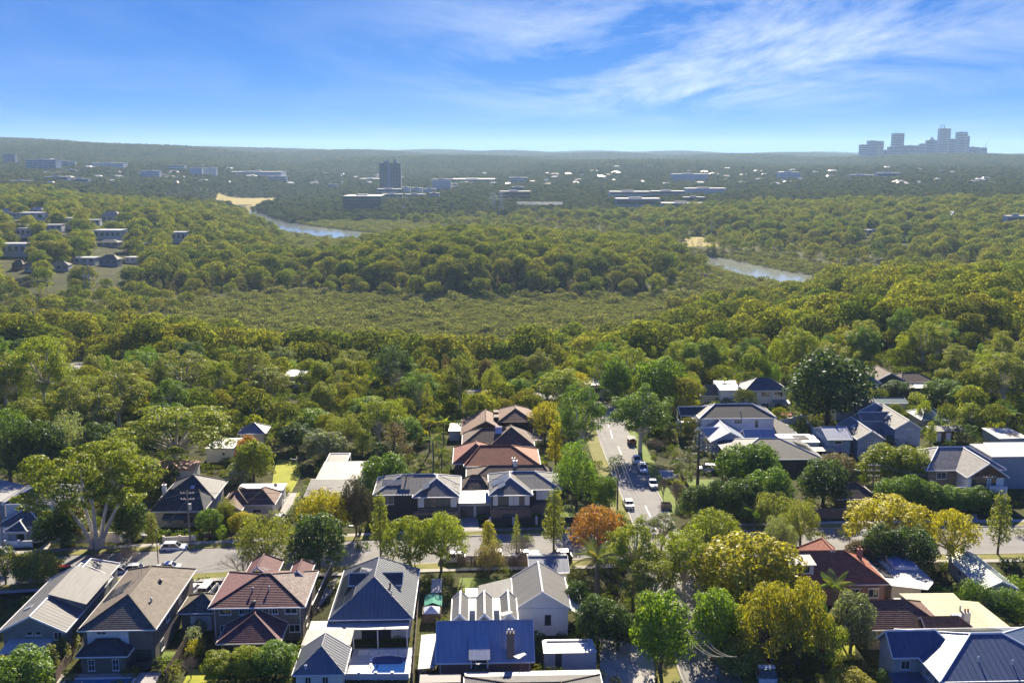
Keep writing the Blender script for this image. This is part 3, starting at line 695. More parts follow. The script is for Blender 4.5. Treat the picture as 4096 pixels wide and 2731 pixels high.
        for o, a, b_, n, q2 in s.sheets:
            u0, u1 = min(u for u, v in q2), max(u for u, v in q2); w = .62; u = u0
            while u < u1-.05:
                c = clip_half(clip_half(q2, 0, u, True), 0, min(u+w-.03, u1), False)
                if len(c) >= 3 and area2(c) > .02:
                    nn = len(c); V = [o+a*x+b_*y+n*.035 for x, y in c]+[o+a*x+b_*y+n*.004 for x, y in c]
                    Fs = [tuple(range(nn))]+[(i, nn+i, nn+(i+1) % nn, (i+1) % nn) for i in range(nn)]; UV = []
                    for f in Fs: UV += [c[i % nn] for i in f]
                    lo = clip_half(clip_half(q2, 0, u, True), 0, u+.05, False)
                    if len(lo) >= 3 and area2(lo) > .003:      # standing seam on one edge
                        k0 = len(V); V += [o+a*x+b_*y+n*.085 for x, y in lo]+[o+a*x+b_*y+n*.034 for x, y in lo]; m_ = len(lo)
                        f2 = [tuple(range(k0, k0+m_))]+[(k0+i, k0+m_+i, k0+m_+(i+1) % m_, k0+(i+1) % m_) for i in range(m_)]
                        for f in f2: UV += [lo[(i-k0) % m_] for i in f]
                        Fs += f2
                    mesh('roof_sheet', V, Fs, s.rm, r, uv=UV)
                u += w
        return r
    def on_slope(s, k, u, v, h=0):
        o, a, b, n, q = s.slopes[k]; return o+a*u+b*v+n*h
    def solar(s, k, u, v, nu, nv, pw=1.0, ph=1.65, h=.13, tilt=None, m=None):
        o, a, b, n, q = s.slopes[k]
        for i in range(nu):
            for j in range(nv):
                B = MB(); c0 = o+a*(u+i*(pw+.03))+b*(v+j*(ph+.03))+n*h
                V = [c0, c0+a*pw, c0+a*pw+b*ph, c0+b*ph]; V += [q_-n*.05 for q_ in V]
                B.add(V, [(0, 1, 2, 3)], 0); B.add(V, [(0, 4, 5, 1), (1, 5, 6, 2), (2, 6, 7, 3), (3, 7, 4, 0)], 1)
                B.build('solar_panel', [m or SOLAR, STEEL], s.roof)
    def skylight(s, k, u, v, w=.8, l=1.1, m=None):
        o, a, b, n, q = s.slopes[k]; c = o+a*u+b*v; B = MB()
        V = [c+a*x+b*y+n*h for h in (0, .14) for x, y in ((0, 0), (w, 0), (w, l), (0, l))]
        B.add(V, [(4, 5, 6, 7)], 0); B.add(V, [(0, 1, 5, 4), (1, 2, 6, 5), (2, 3, 7, 6), (3, 0, 4, 7)], 1); B.build('skylight', [m or SKYL, STEEL], s.roof)
    def vent(s, k, u, v, m=None, h=.5, r=.11, cap=True):
        c = s.on_slope(k, u, v, -.05); B = MB(); B.tube([c, c+Vector((0, 0, h))], r, 8)
        if cap: B.tube([c+Vector((0, 0, h)), c+Vector((0, 0, h+.12)), c+Vector((0, 0, h+.2))], [r*1.7, r*1.5, r*.4], 8)
        return B.build('roof_vent', m or STEEL, s.roof)
    def antenna(s, p, h=2.2, rz=.4):
        p = Vector(p); B = MB(); B.tube([p, p+Vector((0, 0, h))], .03, 5); t = p+Vector((0, 0, h-.1)); d = Vector((cos(rz), sin(rz), 0)); n = Vector((-sin(rz), cos(rz), 0))
        B.bar(t-d*.8, t+d*.8, .035)
        for k in range(7): q = t+d*(-.75+.25*k); B.bar(q-n*(.55-.04*k), q+n*(.55-.04*k), .022)
        B.build('antenna', STEEL, s.e)
    def chimney(s, x, y, z0, z1, w=.9, d=.7, m=None, pots=2, potm=None):
        B = MB(); B.box(x-w/2, x+w/2, y-d/2, y+d/2, z0, z1-.12); B.box(x-w/2-.06, x+w/2+.06, y-d/2-.06, y+d/2+.06, z1-.12, z1); c = B.build('chimney', m or BRICK_BROWN, s.e)
        for k in range(pots):
            B = MB(); px = x+(k-(pots-1)/2)*.42; B.tube([(px, y, z1), (px, y, z1+.45)], [.15, .12], 8); B.build('chimney_pot', potm or TERRA, c)
    # -- openings: side f (faces -y), b, l (faces -x), r
    def opening(s, side, a, plane, z, w, h, name, fm, pm, nx=2, nz=1, fw=.07, proud=.05, blind=None, sill=True):
        def pt(u, zz, out):
            if side == 'f': return (a+u, plane-out, z+zz)
            if side == 'b': return (a+w-u, plane+out, z+zz)
            if side == 'l': return (plane-out, a+w-u, z+zz)
            return (plane+out, a+u, z+zz)
        def slab(B, u0, u1, z0, z1, o0, o1):
            V = [pt(u0, z0, o0), pt(u1, z0, o0), pt(u1, z1, o0), pt(u0, z1, o0), pt(u0, z0, o1), pt(u1, z0, o1), pt(u1, z1, o1), pt(u0, z1, o1)]
            B.add(V, [(4, 5, 6, 7), (0, 1, 5, 4), (1, 2, 6, 5), (2, 3, 7, 6), (3, 0, 4, 7)])
        B = MB(); slab(B, 0, fw, 0, h, .002, proud); slab(B, w-fw, w, 0, h, .002, proud); slab(B, fw, w-fw, 0, fw, .002, proud); slab(B, fw, w-fw, h-fw, h, .002, proud)
        if sill: slab(B, -.06, w+.06, -.08, -.004, .002, proud+.06)
        for k in range(1, nx): slab(B, w*k/nx-fw*.4, w*k/nx+fw*.4, fw, h-fw, .002, proud-.01)
        for k in range(1, nz): slab(B, fw, w-fw, h*k/nz-fw*.35, h*k/nz+fw*.35, .003, proud-.012)
        f = B.build(name, fm, s.e)
        for i in range(nx):
            for j in range(nz):
                B = MB(); slab(B, w*i/nx+fw*.4, w*(i+1)/nx-fw*.4, h*j/nz+fw*.35, h*(j+1)/nz-fw*.35, .0025, .02); B.build('pane', pm, f)
        if blind:
            B = MB(); slab(B, fw, w-fw, h*(1-blind), h-fw, .021, .028); B.build('blind', WHITE, f)
        return f
    def win(s, side, a, plane, z, w, h, nx=2, nz=1, fm=None, pm=None, **k): return s.opening(side, a, plane, z, w, h, 'window', fm or WHITE, pm or GLASS, nx, nz, **k)
    def door(s, side, a, plane, w=.95, h=2.1, fm=None, pm=None, z=0): return s.opening(side, a, plane, z, w, h, 'door', fm or WHITE, pm or DARKTRIM, 1, 1, sill=False)
    def garage(s, side, a, plane, w, h=2.2, m=None, z=0):
        f = s.opening(side, a, plane, z, w, h, 'garage_door', m or WHITE, m or WHITE, 1, 4, fw=.05, sill=False); return f
    def pipe(s, x, y, z0, z1, m=None, r=.05):
        B = MB(); B.tube([(x, y, z0), (x, y, z1)], r, 6); B.build('downpipe', m or WHITE, s.e)
    def sheet(s, quad, m, t=.08, name='flat_roof'):
        q = [Vector(p) for p in quad]; n = (q[1]-q[0]).cross(q[2]-q[0]).normalized()
        if n.z < 0: q.reverse(); n = -n
        V = [p for p in q]+[p-n*t for p in q]; k = len(q)
        Fs = [tuple(range(k)), tuple(reversed(range(k, 2*k)))]+[(i, k+i, k+(i+1) % k, (i+1) % k) for i in range(k)]
        a = (q[1]-q[0]).normalized(); b = n.cross(a); UV = []
        for f in Fs: UV += [((V[i]-q[0]).dot(a), (V[i]-q[0]).dot(b)) for i in f]
        return mesh(name, V, Fs, m, s.e, uv=UV)
    def slats(s, quad, n, m, name='roof_sheet', gap=.06, t=.06):
        """a roof of separate boards or sheets laid across: quad p0-p1 along, p0-p3 in rows"""
        q = [Vector(p) for p in quad]; nn = (q[1]-q[0]).cross(q[3]-q[0]).normalized()
        if nn.z < 0: nn = -nn
        base = s.sheet([p-nn*.09 for p in quad_v(q)], DARKTRIM, .03, 'roof')
        for k in range(n):
            a, b = k/n, (k+1-gap)/n; V = [q[0].lerp(q[3], a), q[1].lerp(q[2], a), q[1].lerp(q[2], b), q[0].lerp(q[3], b)]
            V = V+[p-nn*t for p in V]; mesh(name, V, [(0, 1, 2, 3), (7, 6, 5, 4), (0, 4, 5, 1), (1, 5, 6, 2), (2, 6, 7, 3), (3, 7, 4, 0)], m, base)
        return base
def quad_v(q): return [Vector(p) for p in q]
SOLAR = mat('solar_cells', (.018, .022, .035), .25, .2, 2, spec=.6)
SOLAR_PALE = mat('solar_cells_pale', (.12, .13, .15), .3, .15, 2, spec=.6)
SKYL = mat('skylight_pane', (.45, .5, .55), .2, .1, 1, spec=.6)
TERRA = mat('terracotta', (.34, .13, .07), .8, .2, 3)
T_PURPLE = tile_mat('purple_tile', (.19, .085, .085), (.135, .06, .062), None)
T_PURPLE_GLARE = tile_mat('glare_mottled_tile', (.20, .14, .125), (.13, .085, .08), (.42, .39, .33))  # paler copy of the purple tile: sun glare painted in with the lichen mottling
T_GREYBR = tile_mat('grey_brown_tile', (.20, .165, .125), (.15, .125, .10))
T_GREY = tile_mat('grey_tile', (.16, .155, .145), (.12, .118, .112))
T_DARK = tile_mat('charcoal_tile', (.075, .08, .09), (.055, .06, .068), None, .6)
T_RED = tile_mat('terracotta_tile', (.40, .135, .075), (.30, .10, .06))
T_MAROON = tile_mat('maroon_tile', (.30, .11, .08), (.22, .085, .065))
T_BROWN = tile_mat('brown_tile', (.21, .12, .085), (.16, .09, .068))
T_DKBROWN = tile_mat('dark_brown_tile', (.15, .10, .075), (.11, .075, .058), (.2, .17, .13))
T_SLATE = tile_mat('blue_grey_tile', (.12, .14, .17), (.09, .108, .13), None, .55)
M_GREY = metal_mat('grey_steel', (.16, .158, .15), .65, .25, spec=.25)
M_BLUE = metal_mat('blue_grey_steel', (.29, .33, .40), .5)
M_DEEP = metal_mat('deep_blue_steel', (.06, .09, .16), .38)
M_PALE = metal_mat('pale_steel', (.33, .325, .31), .5, .25)
M_WHITE = metal_mat('white_steel', (.48, .48, .47), .5, .12)
M_CREAM = metal_mat('cream_steel', (.50, .43, .24), .55, .2)
M_RUSTY = metal_mat('weathered_steel', (.36, .315, .27), .65, .4)
M_SLATE = metal_mat('dark_slate_steel', (.05, .056, .066), .5, .15)
M_SLATE_L = metal_mat('slate_steel', (.15, .165, .18), .5, .15)
M_GREEN = metal_mat('green_steel', (.11, .19, .165), .45, .2)
M_TEAL = metal_mat('teal_steel', (.05, .12, .12), .45, .2)
M_PALEGREEN = metal_mat('pale_green_steel', (.42, .48, .38), .5, .15)
def zp(o, s=2.735): return lambda x, y: (o[0]+x/s, o[1]+y/s)
za = zp((0, 2200)); zb_ = zp((800, 2200)); zc = zp((1600, 2200)); zd = zp((2400, 2200)); ze_ = zp((3236, 2200))
zf = zp((0, 1720)); zg = zp((800, 1720)); zh = zp((1600, 1600), 2.413); zi = zp((2300, 1600), 2.413); zj = zp((2700, 1400), 2.959); zk = zp((3236, 1400)); zl = zp((3236, 1850))
def tri_wall(h, pts, m, name='wall'): return mesh(name, pts, [tuple(range(len(pts)))], m, h.e)
# ---- A attic house, bottom left
h = House('attic_house', 'grey gabled house with two attic windows and a white lean-to, bottom left corner', (-7, 2525), (263, 2525), 5)
WGREY = brick_mat('grey_weatherboard', (.27, .27, .255), (.25, .25, .24), (.16, .16, .155), 60, .18)
h.walls(.45, 8.65, .3, 17, 0, 5, WGREY)
h.start_roof(M_GREY, style='corr'); h.gable_roof(0, 9.1, -.5, 17.4, 5, 2.3, 'y', wall=WGREY); h.gable_roof(2, 8.4, 16, 22.5, 5, 2.1, 'y', 0, 3)
r = h.end_roof(WHITE); h.skylight(0, 12, 1.6, .8, 1.2)
h.walls(2.3, 8.1, 17, 22, 0, 5, WGREY)
h.win('f', 3.55, .3, 4.25, .85, 1.7, 1, 2); h.win('f', 4.75, .3, 4.25, .85, 1.7, 1, 2); h.win('f', 7.2, .3, 3.6, 1.1, 1.1, 2)
d = h.sheet([(4.5, 5.6, 7.75), (9.7, 5.6, 6.15), (9.7, 15.6, 6.15), (4.5, 15.6, 7.75)], M_GREY, .1, 'dormer_roof')
tri_wall(h, [(4.7, 6, 7.15), (9.2, 6, 4.9), (9.2, 6, 6.2), (4.7, 6, 7.6)], WGREY, 'dormer_wall'); tri_wall(h, [(9.2, 6, 4.9), (9.2, 15.2, 4.9), (9.2, 15.2, 6.2), (9.2, 6, 6.2)], WGREY, 'dormer_wall')
h.sheet([(.9, -2.4, 3.0), (6.9, -2.4, 3.0), (7.2, .28, 3.75), (1.2, .28, 3.75)], M_WHITE, .08, 'lean_to_roof')
for x in (1.1, 3.9, 6.7):
    b = MB(); b.box(x-.06, x+.06, -2.3, -2.18, 0, 2.95); b.build('lean_to_post', WHITE, h.e)
h.win('f', 2.2, .3, .3, 2.6, 2.1, 3, 1)
# ---- B two-storey grey tile house
h = House('grey_tile_house', 'two storey brick house with grey-brown tiled hips and a white rendered panel', za(850, 880), za(1690, 885), 5.4)
h.walls(.45, 9.85, .5, 19.4, 0, 5.4, BRICK_GREY)
h.start_roof(T_GREYBR, trim=WHITE); h.gable_roof(0, 10.3, 0, 20, 5.4, 2.7, 'y', 5.15, 5)
h.gable_roof(10.2, 16.2, 10, 16, 2.9, 1.7, 'x', 3, 3); h.end_roof()
h.solar(0, 8.0, .6, 4, 2, 1.0, 1.65); h.vent(1, 6, 2.6); h.vent(1, 12, 3.2, DARKTRIM, .35, .2); h.antenna(h.on_slope(0, 6.5, 4.8), 1.9, 1.2)
h.walls(10.6, 15.8, 10.4, 15.6, 0, 2.9, BRICK_GREY); h.garage('f', 11.9, 10.4, 3.0, 2.3)
b = MB(); b.box(1.0, 6.5, .465, .495, 2.9, 5.3); b.build('render_panel', WHITE, h.e)
h.start_roof(T_DARK, 'verandah_roof', style='tile'); h.gable_roof(.3, 7.1, -2.1, 2.3, 2.7, 1.35, 'x', 2.2, 2.2); h.end_roof()
h.walls(.8, 6.6, -1.7, .45, 0, 2.7, BRICK_GREY); h.win('f', 1.7, -1.7, .5, .9, 1.6, 2, 2); h.win('f', 4.9, -1.7, .5, .9, 1.6, 2, 2)
h.opening('f', 7.2, .5, 0, 2.3, 2.4, 'undercroft_opening', BRICK_GREY, DARKTRIM, 1, 1, sill=False); h.win('f', 2.3, .465, 4.6, 1.3, .5, 2)
h.pipe(9.9, .45, 0, 5.3, DARKTRIM); h.win('r', 6, 9.85, 3.4, 1.4, 1.2, 2); h.win('r', 12, 9.85, 3.4, 1.4, 1.2, 2); h.win('r', 3, 9.85, .7, 1.4, 1.4, 2)
# ---- C purple tile house
h = House('purple_tile_house', 'two storey brick house with a dark purple tiled hip roof', zb_(90, 635), zb_(1140, 635), 5.4)
h.walls(.45, 13.05, .5, 12, 0, 5.4, BRICK_BROWN)
h.start_roof(T_PURPLE, trim=WHITE); r0, r1 = (6.2, 6.2, 7.7), (7.6, 6.2, 7.7)
h.slope([(0, 0, 5.4), (13.5, 0, 5.4), r1, r0]); h.slope([(13.5, 12.5, 5.4), (0, 12.5, 5.4), r0, r1]); h.slope([(0, 12.5, 5.4), (0, 0, 5.4), r0])
h.caps = [((0, 0, 5.4), r0), ((13.5, 0, 5.4), r1), (r0, r1), ((13.5, 12.5, 5.4), r1), ((0, 12.5, 5.4), r0)]
h.gable_roof(2.6, 7.4, 9, 16.5, 5.4, 2.2, 'y', 0, 2.4); h.gable_roof(9.3, 12.5, 9, 15, 5.4, 1.5, 'y', 0, 1.6); h.end_roof()
h.vent(0, 6.2, .9, DARKTRIM, .25, .22); h.vent(0, 5.6, 3.2); h.vent(0, 7.9, 3.4)
h.start_roof(T_PURPLE_GLARE, 'glare_roof_side', trim=WHITE); h.slope([(13.5, 0, 5.4), (13.5, 12.5, 5.4), r1]); h.end_roof()
tag(h.roof, 'right hand slope of the purple roof, sun glare and lichen painted in pale')
h.antenna((7, 5.4, 7.5), 1.5, 2.4)
for x, w in ((1.35, 1.7), (4.15, .85), (5.4, .85), (7.5, .85), (8.8, .85), (10.6, 1.75)): h.win('f', x, .5, 4.2, w, .95, 2)
h.win('f', 1.4, .5, 1.5, .9, 1.15, 2); h.win('f', 11.15, .5, 1.4, 1.5, 1.15, 2); h.pipe(.75, .42, 0, 5.3); h.pipe(12.75, .42, 0, 5.3)
for y in (3, 8): h.win('r', y, 13.05, 3.9, 1.5, 1.2, 2); h.win('r', y, 13.05, .9, 1.2, 1.2, 2)
h.start_roof(T_PURPLE, 'sunroom_roof', trim=CREAM); h.gable_roof(2.4, 11, -5.5, .45, 2.8, 2.2, 'y', 4.3, 0); h.end_roof()
h.walls(2.9, 10.5, -5, .45, 0, 2.8, BRICK_BROWN)
for x, w in ((3.1, 1.5), (5.9, 1.4), (8.0, 2.2)): h.win('f', x, -5, .15, w, 2.2, 2, 1, TIMBER_PALE)
# ---- D slate-roofed house with pool
h = House('slate_metal_house', 'low white house with dark slate-grey metal hip roof, dormers and rooftop solar', zb_(1410, 760), zb_(2330, 760), 3.6)
h.walls(.45, 11.35, 1.2, 16.6, 0, 3.6, WHITE)
h.start_roof(M_SLATE_L, style='seam', trim=WHITE); h.gable_roof(0, 11.8, 0, 17.2, 3.6, 3.75, 'y', 5.9, 4); h.end_roof(M_SLATE_L, .1)
h.solar(0, 3.5, .5, 11, 2, 1.0, 1.6); h.vent(2, 8.6, 3.5, None, .9, .09); h.vent(1, 5.2, 4.2, DARKTRIM, .7, .12); h.antenna((4.6, 7.5, 6.4), 1.6, 2.6)
h.start_roof(M_SLATE, 'dormer_roof', style='plain', trim=WHITE); h.gable_roof(1.9, 5.9, 7, 10.2, 5.6, 1.2, 'x', 0, 0); h.gable_roof(5.9, 9.9, 7, 10.2, 5.6, 1.2, 'x', 0, 0); h.end_roof(WHITE, .07)
h.walls(2.3, 9.5, 7.3, 9.9, 4.4, 5.6, WHITE, 'dormer_wall')
h.sheet([(-2.6, -1.9, 3.0), (11.3, -1.9, 3.0), (11.3, .5, 3.2), (-2.6, .5, 3.2)], M_PALE, .1, 'verandah_roof')
h.sheet([(-2.9, -6.1, 2.95), (3.8, -6.1, 2.95), (3.8, -1.95, 3.15), (-2.7, -1.95, 3.15)], M_RUSTY, .07, 'pergola_roof')
for x, y in ((-2.7, -5.9), (3.6, -5.9), (11.1, -1.7), (7, -1.7), (3.6, -1.7)):
    b = MB(); b.box(x-.08, x+.08, y-.08, y+.08, 0, 2.9); b.build('verandah_post', WHITE, h.e)
h.opening('f', 4.4, 1.2, 0, 4.2, 2.3, 'sliding_door', DARKTRIM, GLASS, 3, 1, sill=False); h.win('f', 9.3, 1.2, 1.2, 1.0, 1.0, 2)
EXP = h
# pool terrace of D
ter = [h.world(*p) for p in ((3.6, -10.2), (12, -10.2), (12, -1.9), (3.6, -1.9))]
tag(mesh('pool_terrace', [(p.x, p.y, .06) for p in ter], [(0, 1, 2, 3)], mat('terrace_paving', (.50, .49, .47), .7, .08, .4)), kind='structure')
def pool(h, outline, label, z=.07, m=None):
    e = empty('swimming_pool', Vector((*h.world(outline[0][0], outline[0][1], 0).xy, .02)), h.yaw, label, 'pool')
    o = [(p[0]-outline[0][0], p[1]-outline[0][1]) for p in outline]; c = Vector((sum(p[0] for p in o)/len(o), sum(p[1] for p in o)/len(o)))
    mesh('pool_water', [(p[0], p[1], z+.01) for p in o], [tuple(range(len(o)))], m or POOL, e)
    b = MB(); n = len(o)
    for k in range(n):
        a = Vector(o[k]); q = Vector(o[(k+1) % n]); b.bar((a.x, a.y, z+.04), (q.x, q.y, z+.04), .34, .09)
    b.build('coping', WHITE, e); return e
POOL = mat('pool_water', (.012, .05, .19), .06, .15, .6, spec=.6); POOL2 = mat('pool_water_pale', (.05, .20, .33), .08, .1, .6, spec=.6)
out = [(11.4, -9.9), (11.4, -4.4)]+[(8.9+2.5*cos(t)-.4*sin(t), -5.2+1.2*sin(t)) for t in np.linspace(.5, pi, 7)]+[(6.5, -6.6), (6.9, -7.6), (6.6, -8.8), (6.2, -9.9)]
pool(h, out, 'deep blue curved swimming pool on the pale terrace')
e = empty('glass_pool_fence', h.world(4.6, -4.3, 0), h.yaw, 'frameless glass pool fence on short steel posts across the terrace', 'fence')
GLS = bpy.data.materials.new('clear_glass'); GLS.use_nodes = True; bs = GLS.node_tree.nodes['Principled BSDF']; bs.inputs['Base Color'].default_value = (.8, .9, .92, 1); bs.inputs['Alpha'].default_value = .16; bs.inputs['Roughness'].default_value = .05
for k in range(5):
    b = MB(); b.box(k*1.35, k*1.35+.05, 0, .05, .06, 1.25); b.build('post', STEEL, e); b = MB(); b.box(k*1.35+.08, k*1.35+1.28, .018, .03, .1, 1.2); b.build('glass_panel', GLS, e)
h = House('pool_house', 'small white pool house with a steep dark metal roof in front of the blue pool', zb_(1010, 1365), zb_(1555, 1375), 2.7)
h.walls(.35, 6.2, .4, 6.6, 0, 2.7, WHITE); h.start_roof(M_SLATE_L, style='seam', trim=WHITE); h.gable_roof(0, 6.6, 0, 7, 2.7, 2.2, 'y', 3.3, 0, wall=WHITE); h.end_roof(M_SLATE_L, .1)
h.vent(2, 1.6, .8, WHITE, .45, .12); h.win('f', 1.5, .4, .9, .8, 1.3, 2); h.win('f', 3.7, .4, .9, .8, 1.3, 2)
# ---- E blue metal cottage
h = House('blue_metal_cottage', 'red brick cottage with a blue-grey corrugated roof, box dormer and tall chimney', zc(388, 1235), zc(1480, 1245), 3.3)
h.walls(.4, 12.5, .5, 9, 0, 3.3, BRICK_RED); h.start_roof(M_BLUE, style='corr'); h.gable_roof(0, 12.9, 0, 9.5, 3.3, 3.45, 'x', wall=BRICK_RED); h.end_roof(M_BLUE, .1)
h.sheet([(4.3, -.5, 3.95), (7.1, -.5, 3.95), (7.1, 3.6, 5.8), (4.3, 3.6, 5.8)], M_BLUE, .1, 'dormer_roof')
b = MB(); b.box(4.55, 6.85, -.1, 2.4, 2.5, 4.05, bottom=False); b.build('dormer_wall', WHITE, h.e); h.win('f', 4.75, -.1, 2.6, 1.9, 1.25, 3, 2, DARKTRIM)
h.chimney(9.75, .75, 2.8, 7.1, .95, .8, BRICK_BROWN, 2, WHITE); h.antenna((9.3, 3.6, 6.2), 2.3, .5); h.antenna((11, -.2, 2.2), 2.2, .7); h.antenna((5.2, -.4, 2.6), 1.2, 2.5)
h.start_roof(M_GREY, 'rear_gable_roof', style='plain', trim=WHITE)
for x in (1.95, 5.3, 8.65): h.gable_roof(x, x+2.25, 5.6, 13, 6.2, 1.05, 'y')
h.end_roof(WHITE, .16); h.walls(2.1, 10.75, 9.1, 12.8, 0, 6.2, WHITE, 'rear_wall')
h.slats([(-2.3, -.1, 2.6), (-.12, -.1, 2.75), (-.12, 8.9, 3.0), (-2.3, 8.9, 2.85)], 14, M_PALE, gap=.08)
for y in (.2, 4.4, 8.6):
    b = MB(); b.box(-2.2, -2.08, y, y+.12, 0, 2.5); b.build('awning_post', TIMBER_PALE, h.e)
h.pipe(.6, .42, 0, 3.2); h.pipe(12.2, .42, 0, 3.2); h.win('f', -2.0, .6, .8, .7, 1.1, 1)
# ---- F white gabled house
h = House('white_gable_house', 'white rendered house with one steep grey gable roof and pale ridge', zc(1250, 650), zc(1860, 715), 4.2)
h.walls(.35, 7.75, .3, 10.6, 0, 4.2, WHITE); h.start_roof(M_GREY, style='corr', trim=WHITE); h.gable_roof(0, 8.1, 0, 11, 4.2, 2.55, 'y', wall=WHITE); h.end_roof(WHITE, .15)
h.win('f', 4.4, .3, 1.7, .9, 1.5, 2, 2, DARKTRIM)
h.sheet([(-5.1, 1.1, 2.75), (.05, 1.1, 4.0), (.05, 11.6, 4.0), (-5.1, 11.6, 2.75)], M_GREY, .09, 'lean_to_roof'); h.walls(-4.8, .3, 1.4, 11.3, 0, 2.7, WHITE, 'lean_to_wall')
h.sheet([(8.05, .3, 3.9), (10.3, .3, 2.7), (10.3, 9.5, 2.7), (8.05, 9.5, 3.9)], M_PALEGREEN, .07, 'verandah_roof')
for y in (.5, 4.8, 9.2):
    b = MB(); b.box(10.05, 10.17, y, y+.12, 0, 2.7); b.build('verandah_post', TIMBER_PALE, h.e)
h.sheet([(-7.1, 8.2, 2.5), (-5.2, 8.2, 2.5), (-5.2, 11, 2.6), (-7.1, 11, 2.6)], M_WHITE, .07, 'annex_roof'); h.walls(-6.95, -5.1, 8.35, 10.8, 0, 2.45, WHITE, 'annex_wall'); h.sheet([(-2, 1.3, 3.62), (-.1, 1.3, 4.05), (-.1, 2.6, 4.05), (-2, 2.6, 3.62)], M_WHITE, .04, 'roof_patch')
# ---- G shed, H edge roof, I dark shed
h = House('garden_shed', 'pale blue steel garden shed with a white sheet roof and dark strip', zc(1570, 1130), zc(2160, 1130), 2.5, cat='shed')
h.walls(.1, 7.1, .08, 3.3, 0, 2.45, metal_mat('pale_blue_steel', (.42, .46, .52), .5)); h.sheet([(0, 0, 2.55), (7.2, 0, 2.55), (6.9, 3.5, 2.75), (0, 3.5, 2.75)], M_WHITE, .07)
b = MB(); b.box(1.6, 2.45, .05, .078, .1, 2.4); b.build('door', M_SLATE, h.e); b = MB(); b.bar((.6, 3.0, 2.85), (6.4, 3.0, 2.85), .25, .1); b.build('roof_rail', M_PALE, h.e)
h = House('tile_edge_house', 'dark tiled roof with a pale verandah sheet cut by the bottom edge of the picture', zc(690, 1345), zc(2210, 1365), 3.0)
h.walls(1, 16.8, -11, -1.5, 0, 3, BRICK_BROWN); h.start_roof(T_GREY, style='tile', trim=WHITE); h.gable_roof(.2, 17.4, -12, -.9, 3, 2.1, 'x', 5.5, 5.5); h.end_roof(T_DKBROWN, .12)
h.sheet([(.3, -.85, 3.02), (17.6, -.85, 3.02), (17.5, .6, 2.85), (.1, .6, 2.85)], M_PALE, .07, 'verandah_roof')
for x in (.5, 6, 12, 17):
    b = MB(); b.box(x, x+.1, .4, .5, 0, 2.8); b.build('verandah_post', WHITE, h.e)
h.slats([(-5.5, -1.4, 2.6), (-.3, -1.4, 2.6), (-.3, .3, 2.8), (-5.5, .3, 2.8)], 6, M_RUSTY, gap=.1); h.walls(-5.3, -.5, -1.3, .1, 0, 2.45, BRICK_RED, 'lean_to_wall')
h = House('dark_shed', 'low shed with a dark blue steel roof beside the street', zc(1410, 250), zc(1850, 250), 2.5, cat='shed')
h.walls(.3, 6.2, .3, 7.2, 0, 2.5, CREAM); h.start_roof(M_DEEP, style='corr', trim=WHITE); h.gable_roof(0, 6.5, 0, 7.6, 2.5, 1.15, 'x', wall=CREAM); h.end_roof(M_DEEP, .1); h.win('r', 2, 6.2, 1, .9, 1, 2)
# ---- J, K, L, M, N: right foreground
h = House('red_tile_house', 'red brick house with a terracotta tiled roof and white dormer, right foreground', ze_(40, 380), ze_(895, 385), 3.6)
h.walls(-4.5, 11.4, .5, 9.8, 0, 3.6, BRICK_RED); h.start_roof(T_RED, trim=CREAM); h.gable_roof(-5, 11.8, 0, 10.4, 3.6, 3.3, 'x', 4, 5.2); h.gable_roof(1.2, 8.2, 5, 13.5, 3.8, 3.3, 'y', 0, 3.5, wall=BRICK_RED); h.end_roof(TERRA, .12)
h.win('f', 6.1, .5, 1.2, 1.4, 1.5, 2); h.win('f', 8.9, .5, 1.2, 1.6, 1.4, 2)
for x in (6.0, 8.8):
    b = MB(); b.box(x-.1, x+1.7, .1, .48, 2.75, 2.95); b.build('window_hood', CREAM, h.e)
b = MB(); b.box(-3, .6, 1.6, 4.4, 4, 6.3, bottom=False); b.build('dormer_wall', WHITE, h.e); h.sheet([(-3.3, 1.2, 6.3), (.9, 1.2, 6.3), (.9, 5, 6.7), (-3.3, 5, 6.7)], M_RUSTY, .1, 'dormer_roof'); h.win('f', -2.6, 1.6, 4.9, 2.6, 1.1, 3)
h.chimney(9.6, 6.6, 4.5, 6.6, .7, .6, BRICK_RED, 1); h.pipe(11.5, .4, 0, 3.5, TERRA)
h = House('flat_metal_annex', 'pale flat metal roofed annex with a big blue skylight box behind the red roof', ze_(900, 380), ze_(1300, 425), 3.1)
pts = [h.loc(*ze_(*q), 3.1) for q in ((900, 385), (1300, 430), (1370, 345), (1040, 30), (540, 2))]
h.sheet([(x, y, 3.1) for x, y in pts], M_PALE, .12); h.walls(.4, 5, .6, 11, 0, 3, CREAM)
q = [h.loc(*ze_(*k), 3.7) for k in ((940, 178), (1195, 182), (1040, 30), (790, 22))]
h.sheet([(x, y, 3.75) for x, y in q], metal_mat('skylight_blue', (.22, .29, .42), .35), .1, 'skylight_box'); h.sheet([(x, y, 3.64) for x, y in q], WHITE, .5, 'skylight_curb')
q = [h.loc(*ze_(*k), 3.3) for k in ((830, 285), (935, 290), (730, 85), (640, 80))]
for k in range(5):
    a, b2 = k/5, (k+.94)/5; L0 = Vector((*q[0], 3.22)).lerp(Vector((*q[3], 3.22)), a); L1 = Vector((*q[0], 3.22)).lerp(Vector((*q[3], 3.22)), b2); R0 = Vector((*q[1], 3.22)).lerp(Vector((*q[2], 3.22)), a); R1 = Vector((*q[1], 3.22)).lerp(Vector((*q[2], 3.22)), b2)
    h.sheet([L0, R0, R1, L1], SOLAR, .05, 'solar_panel')
h = House('green_long_shed', 'long narrow shed with a pale green gable roof near the right edge', ze_(1800, 340), ze_(2120, 350), 2.6, cat='shed')
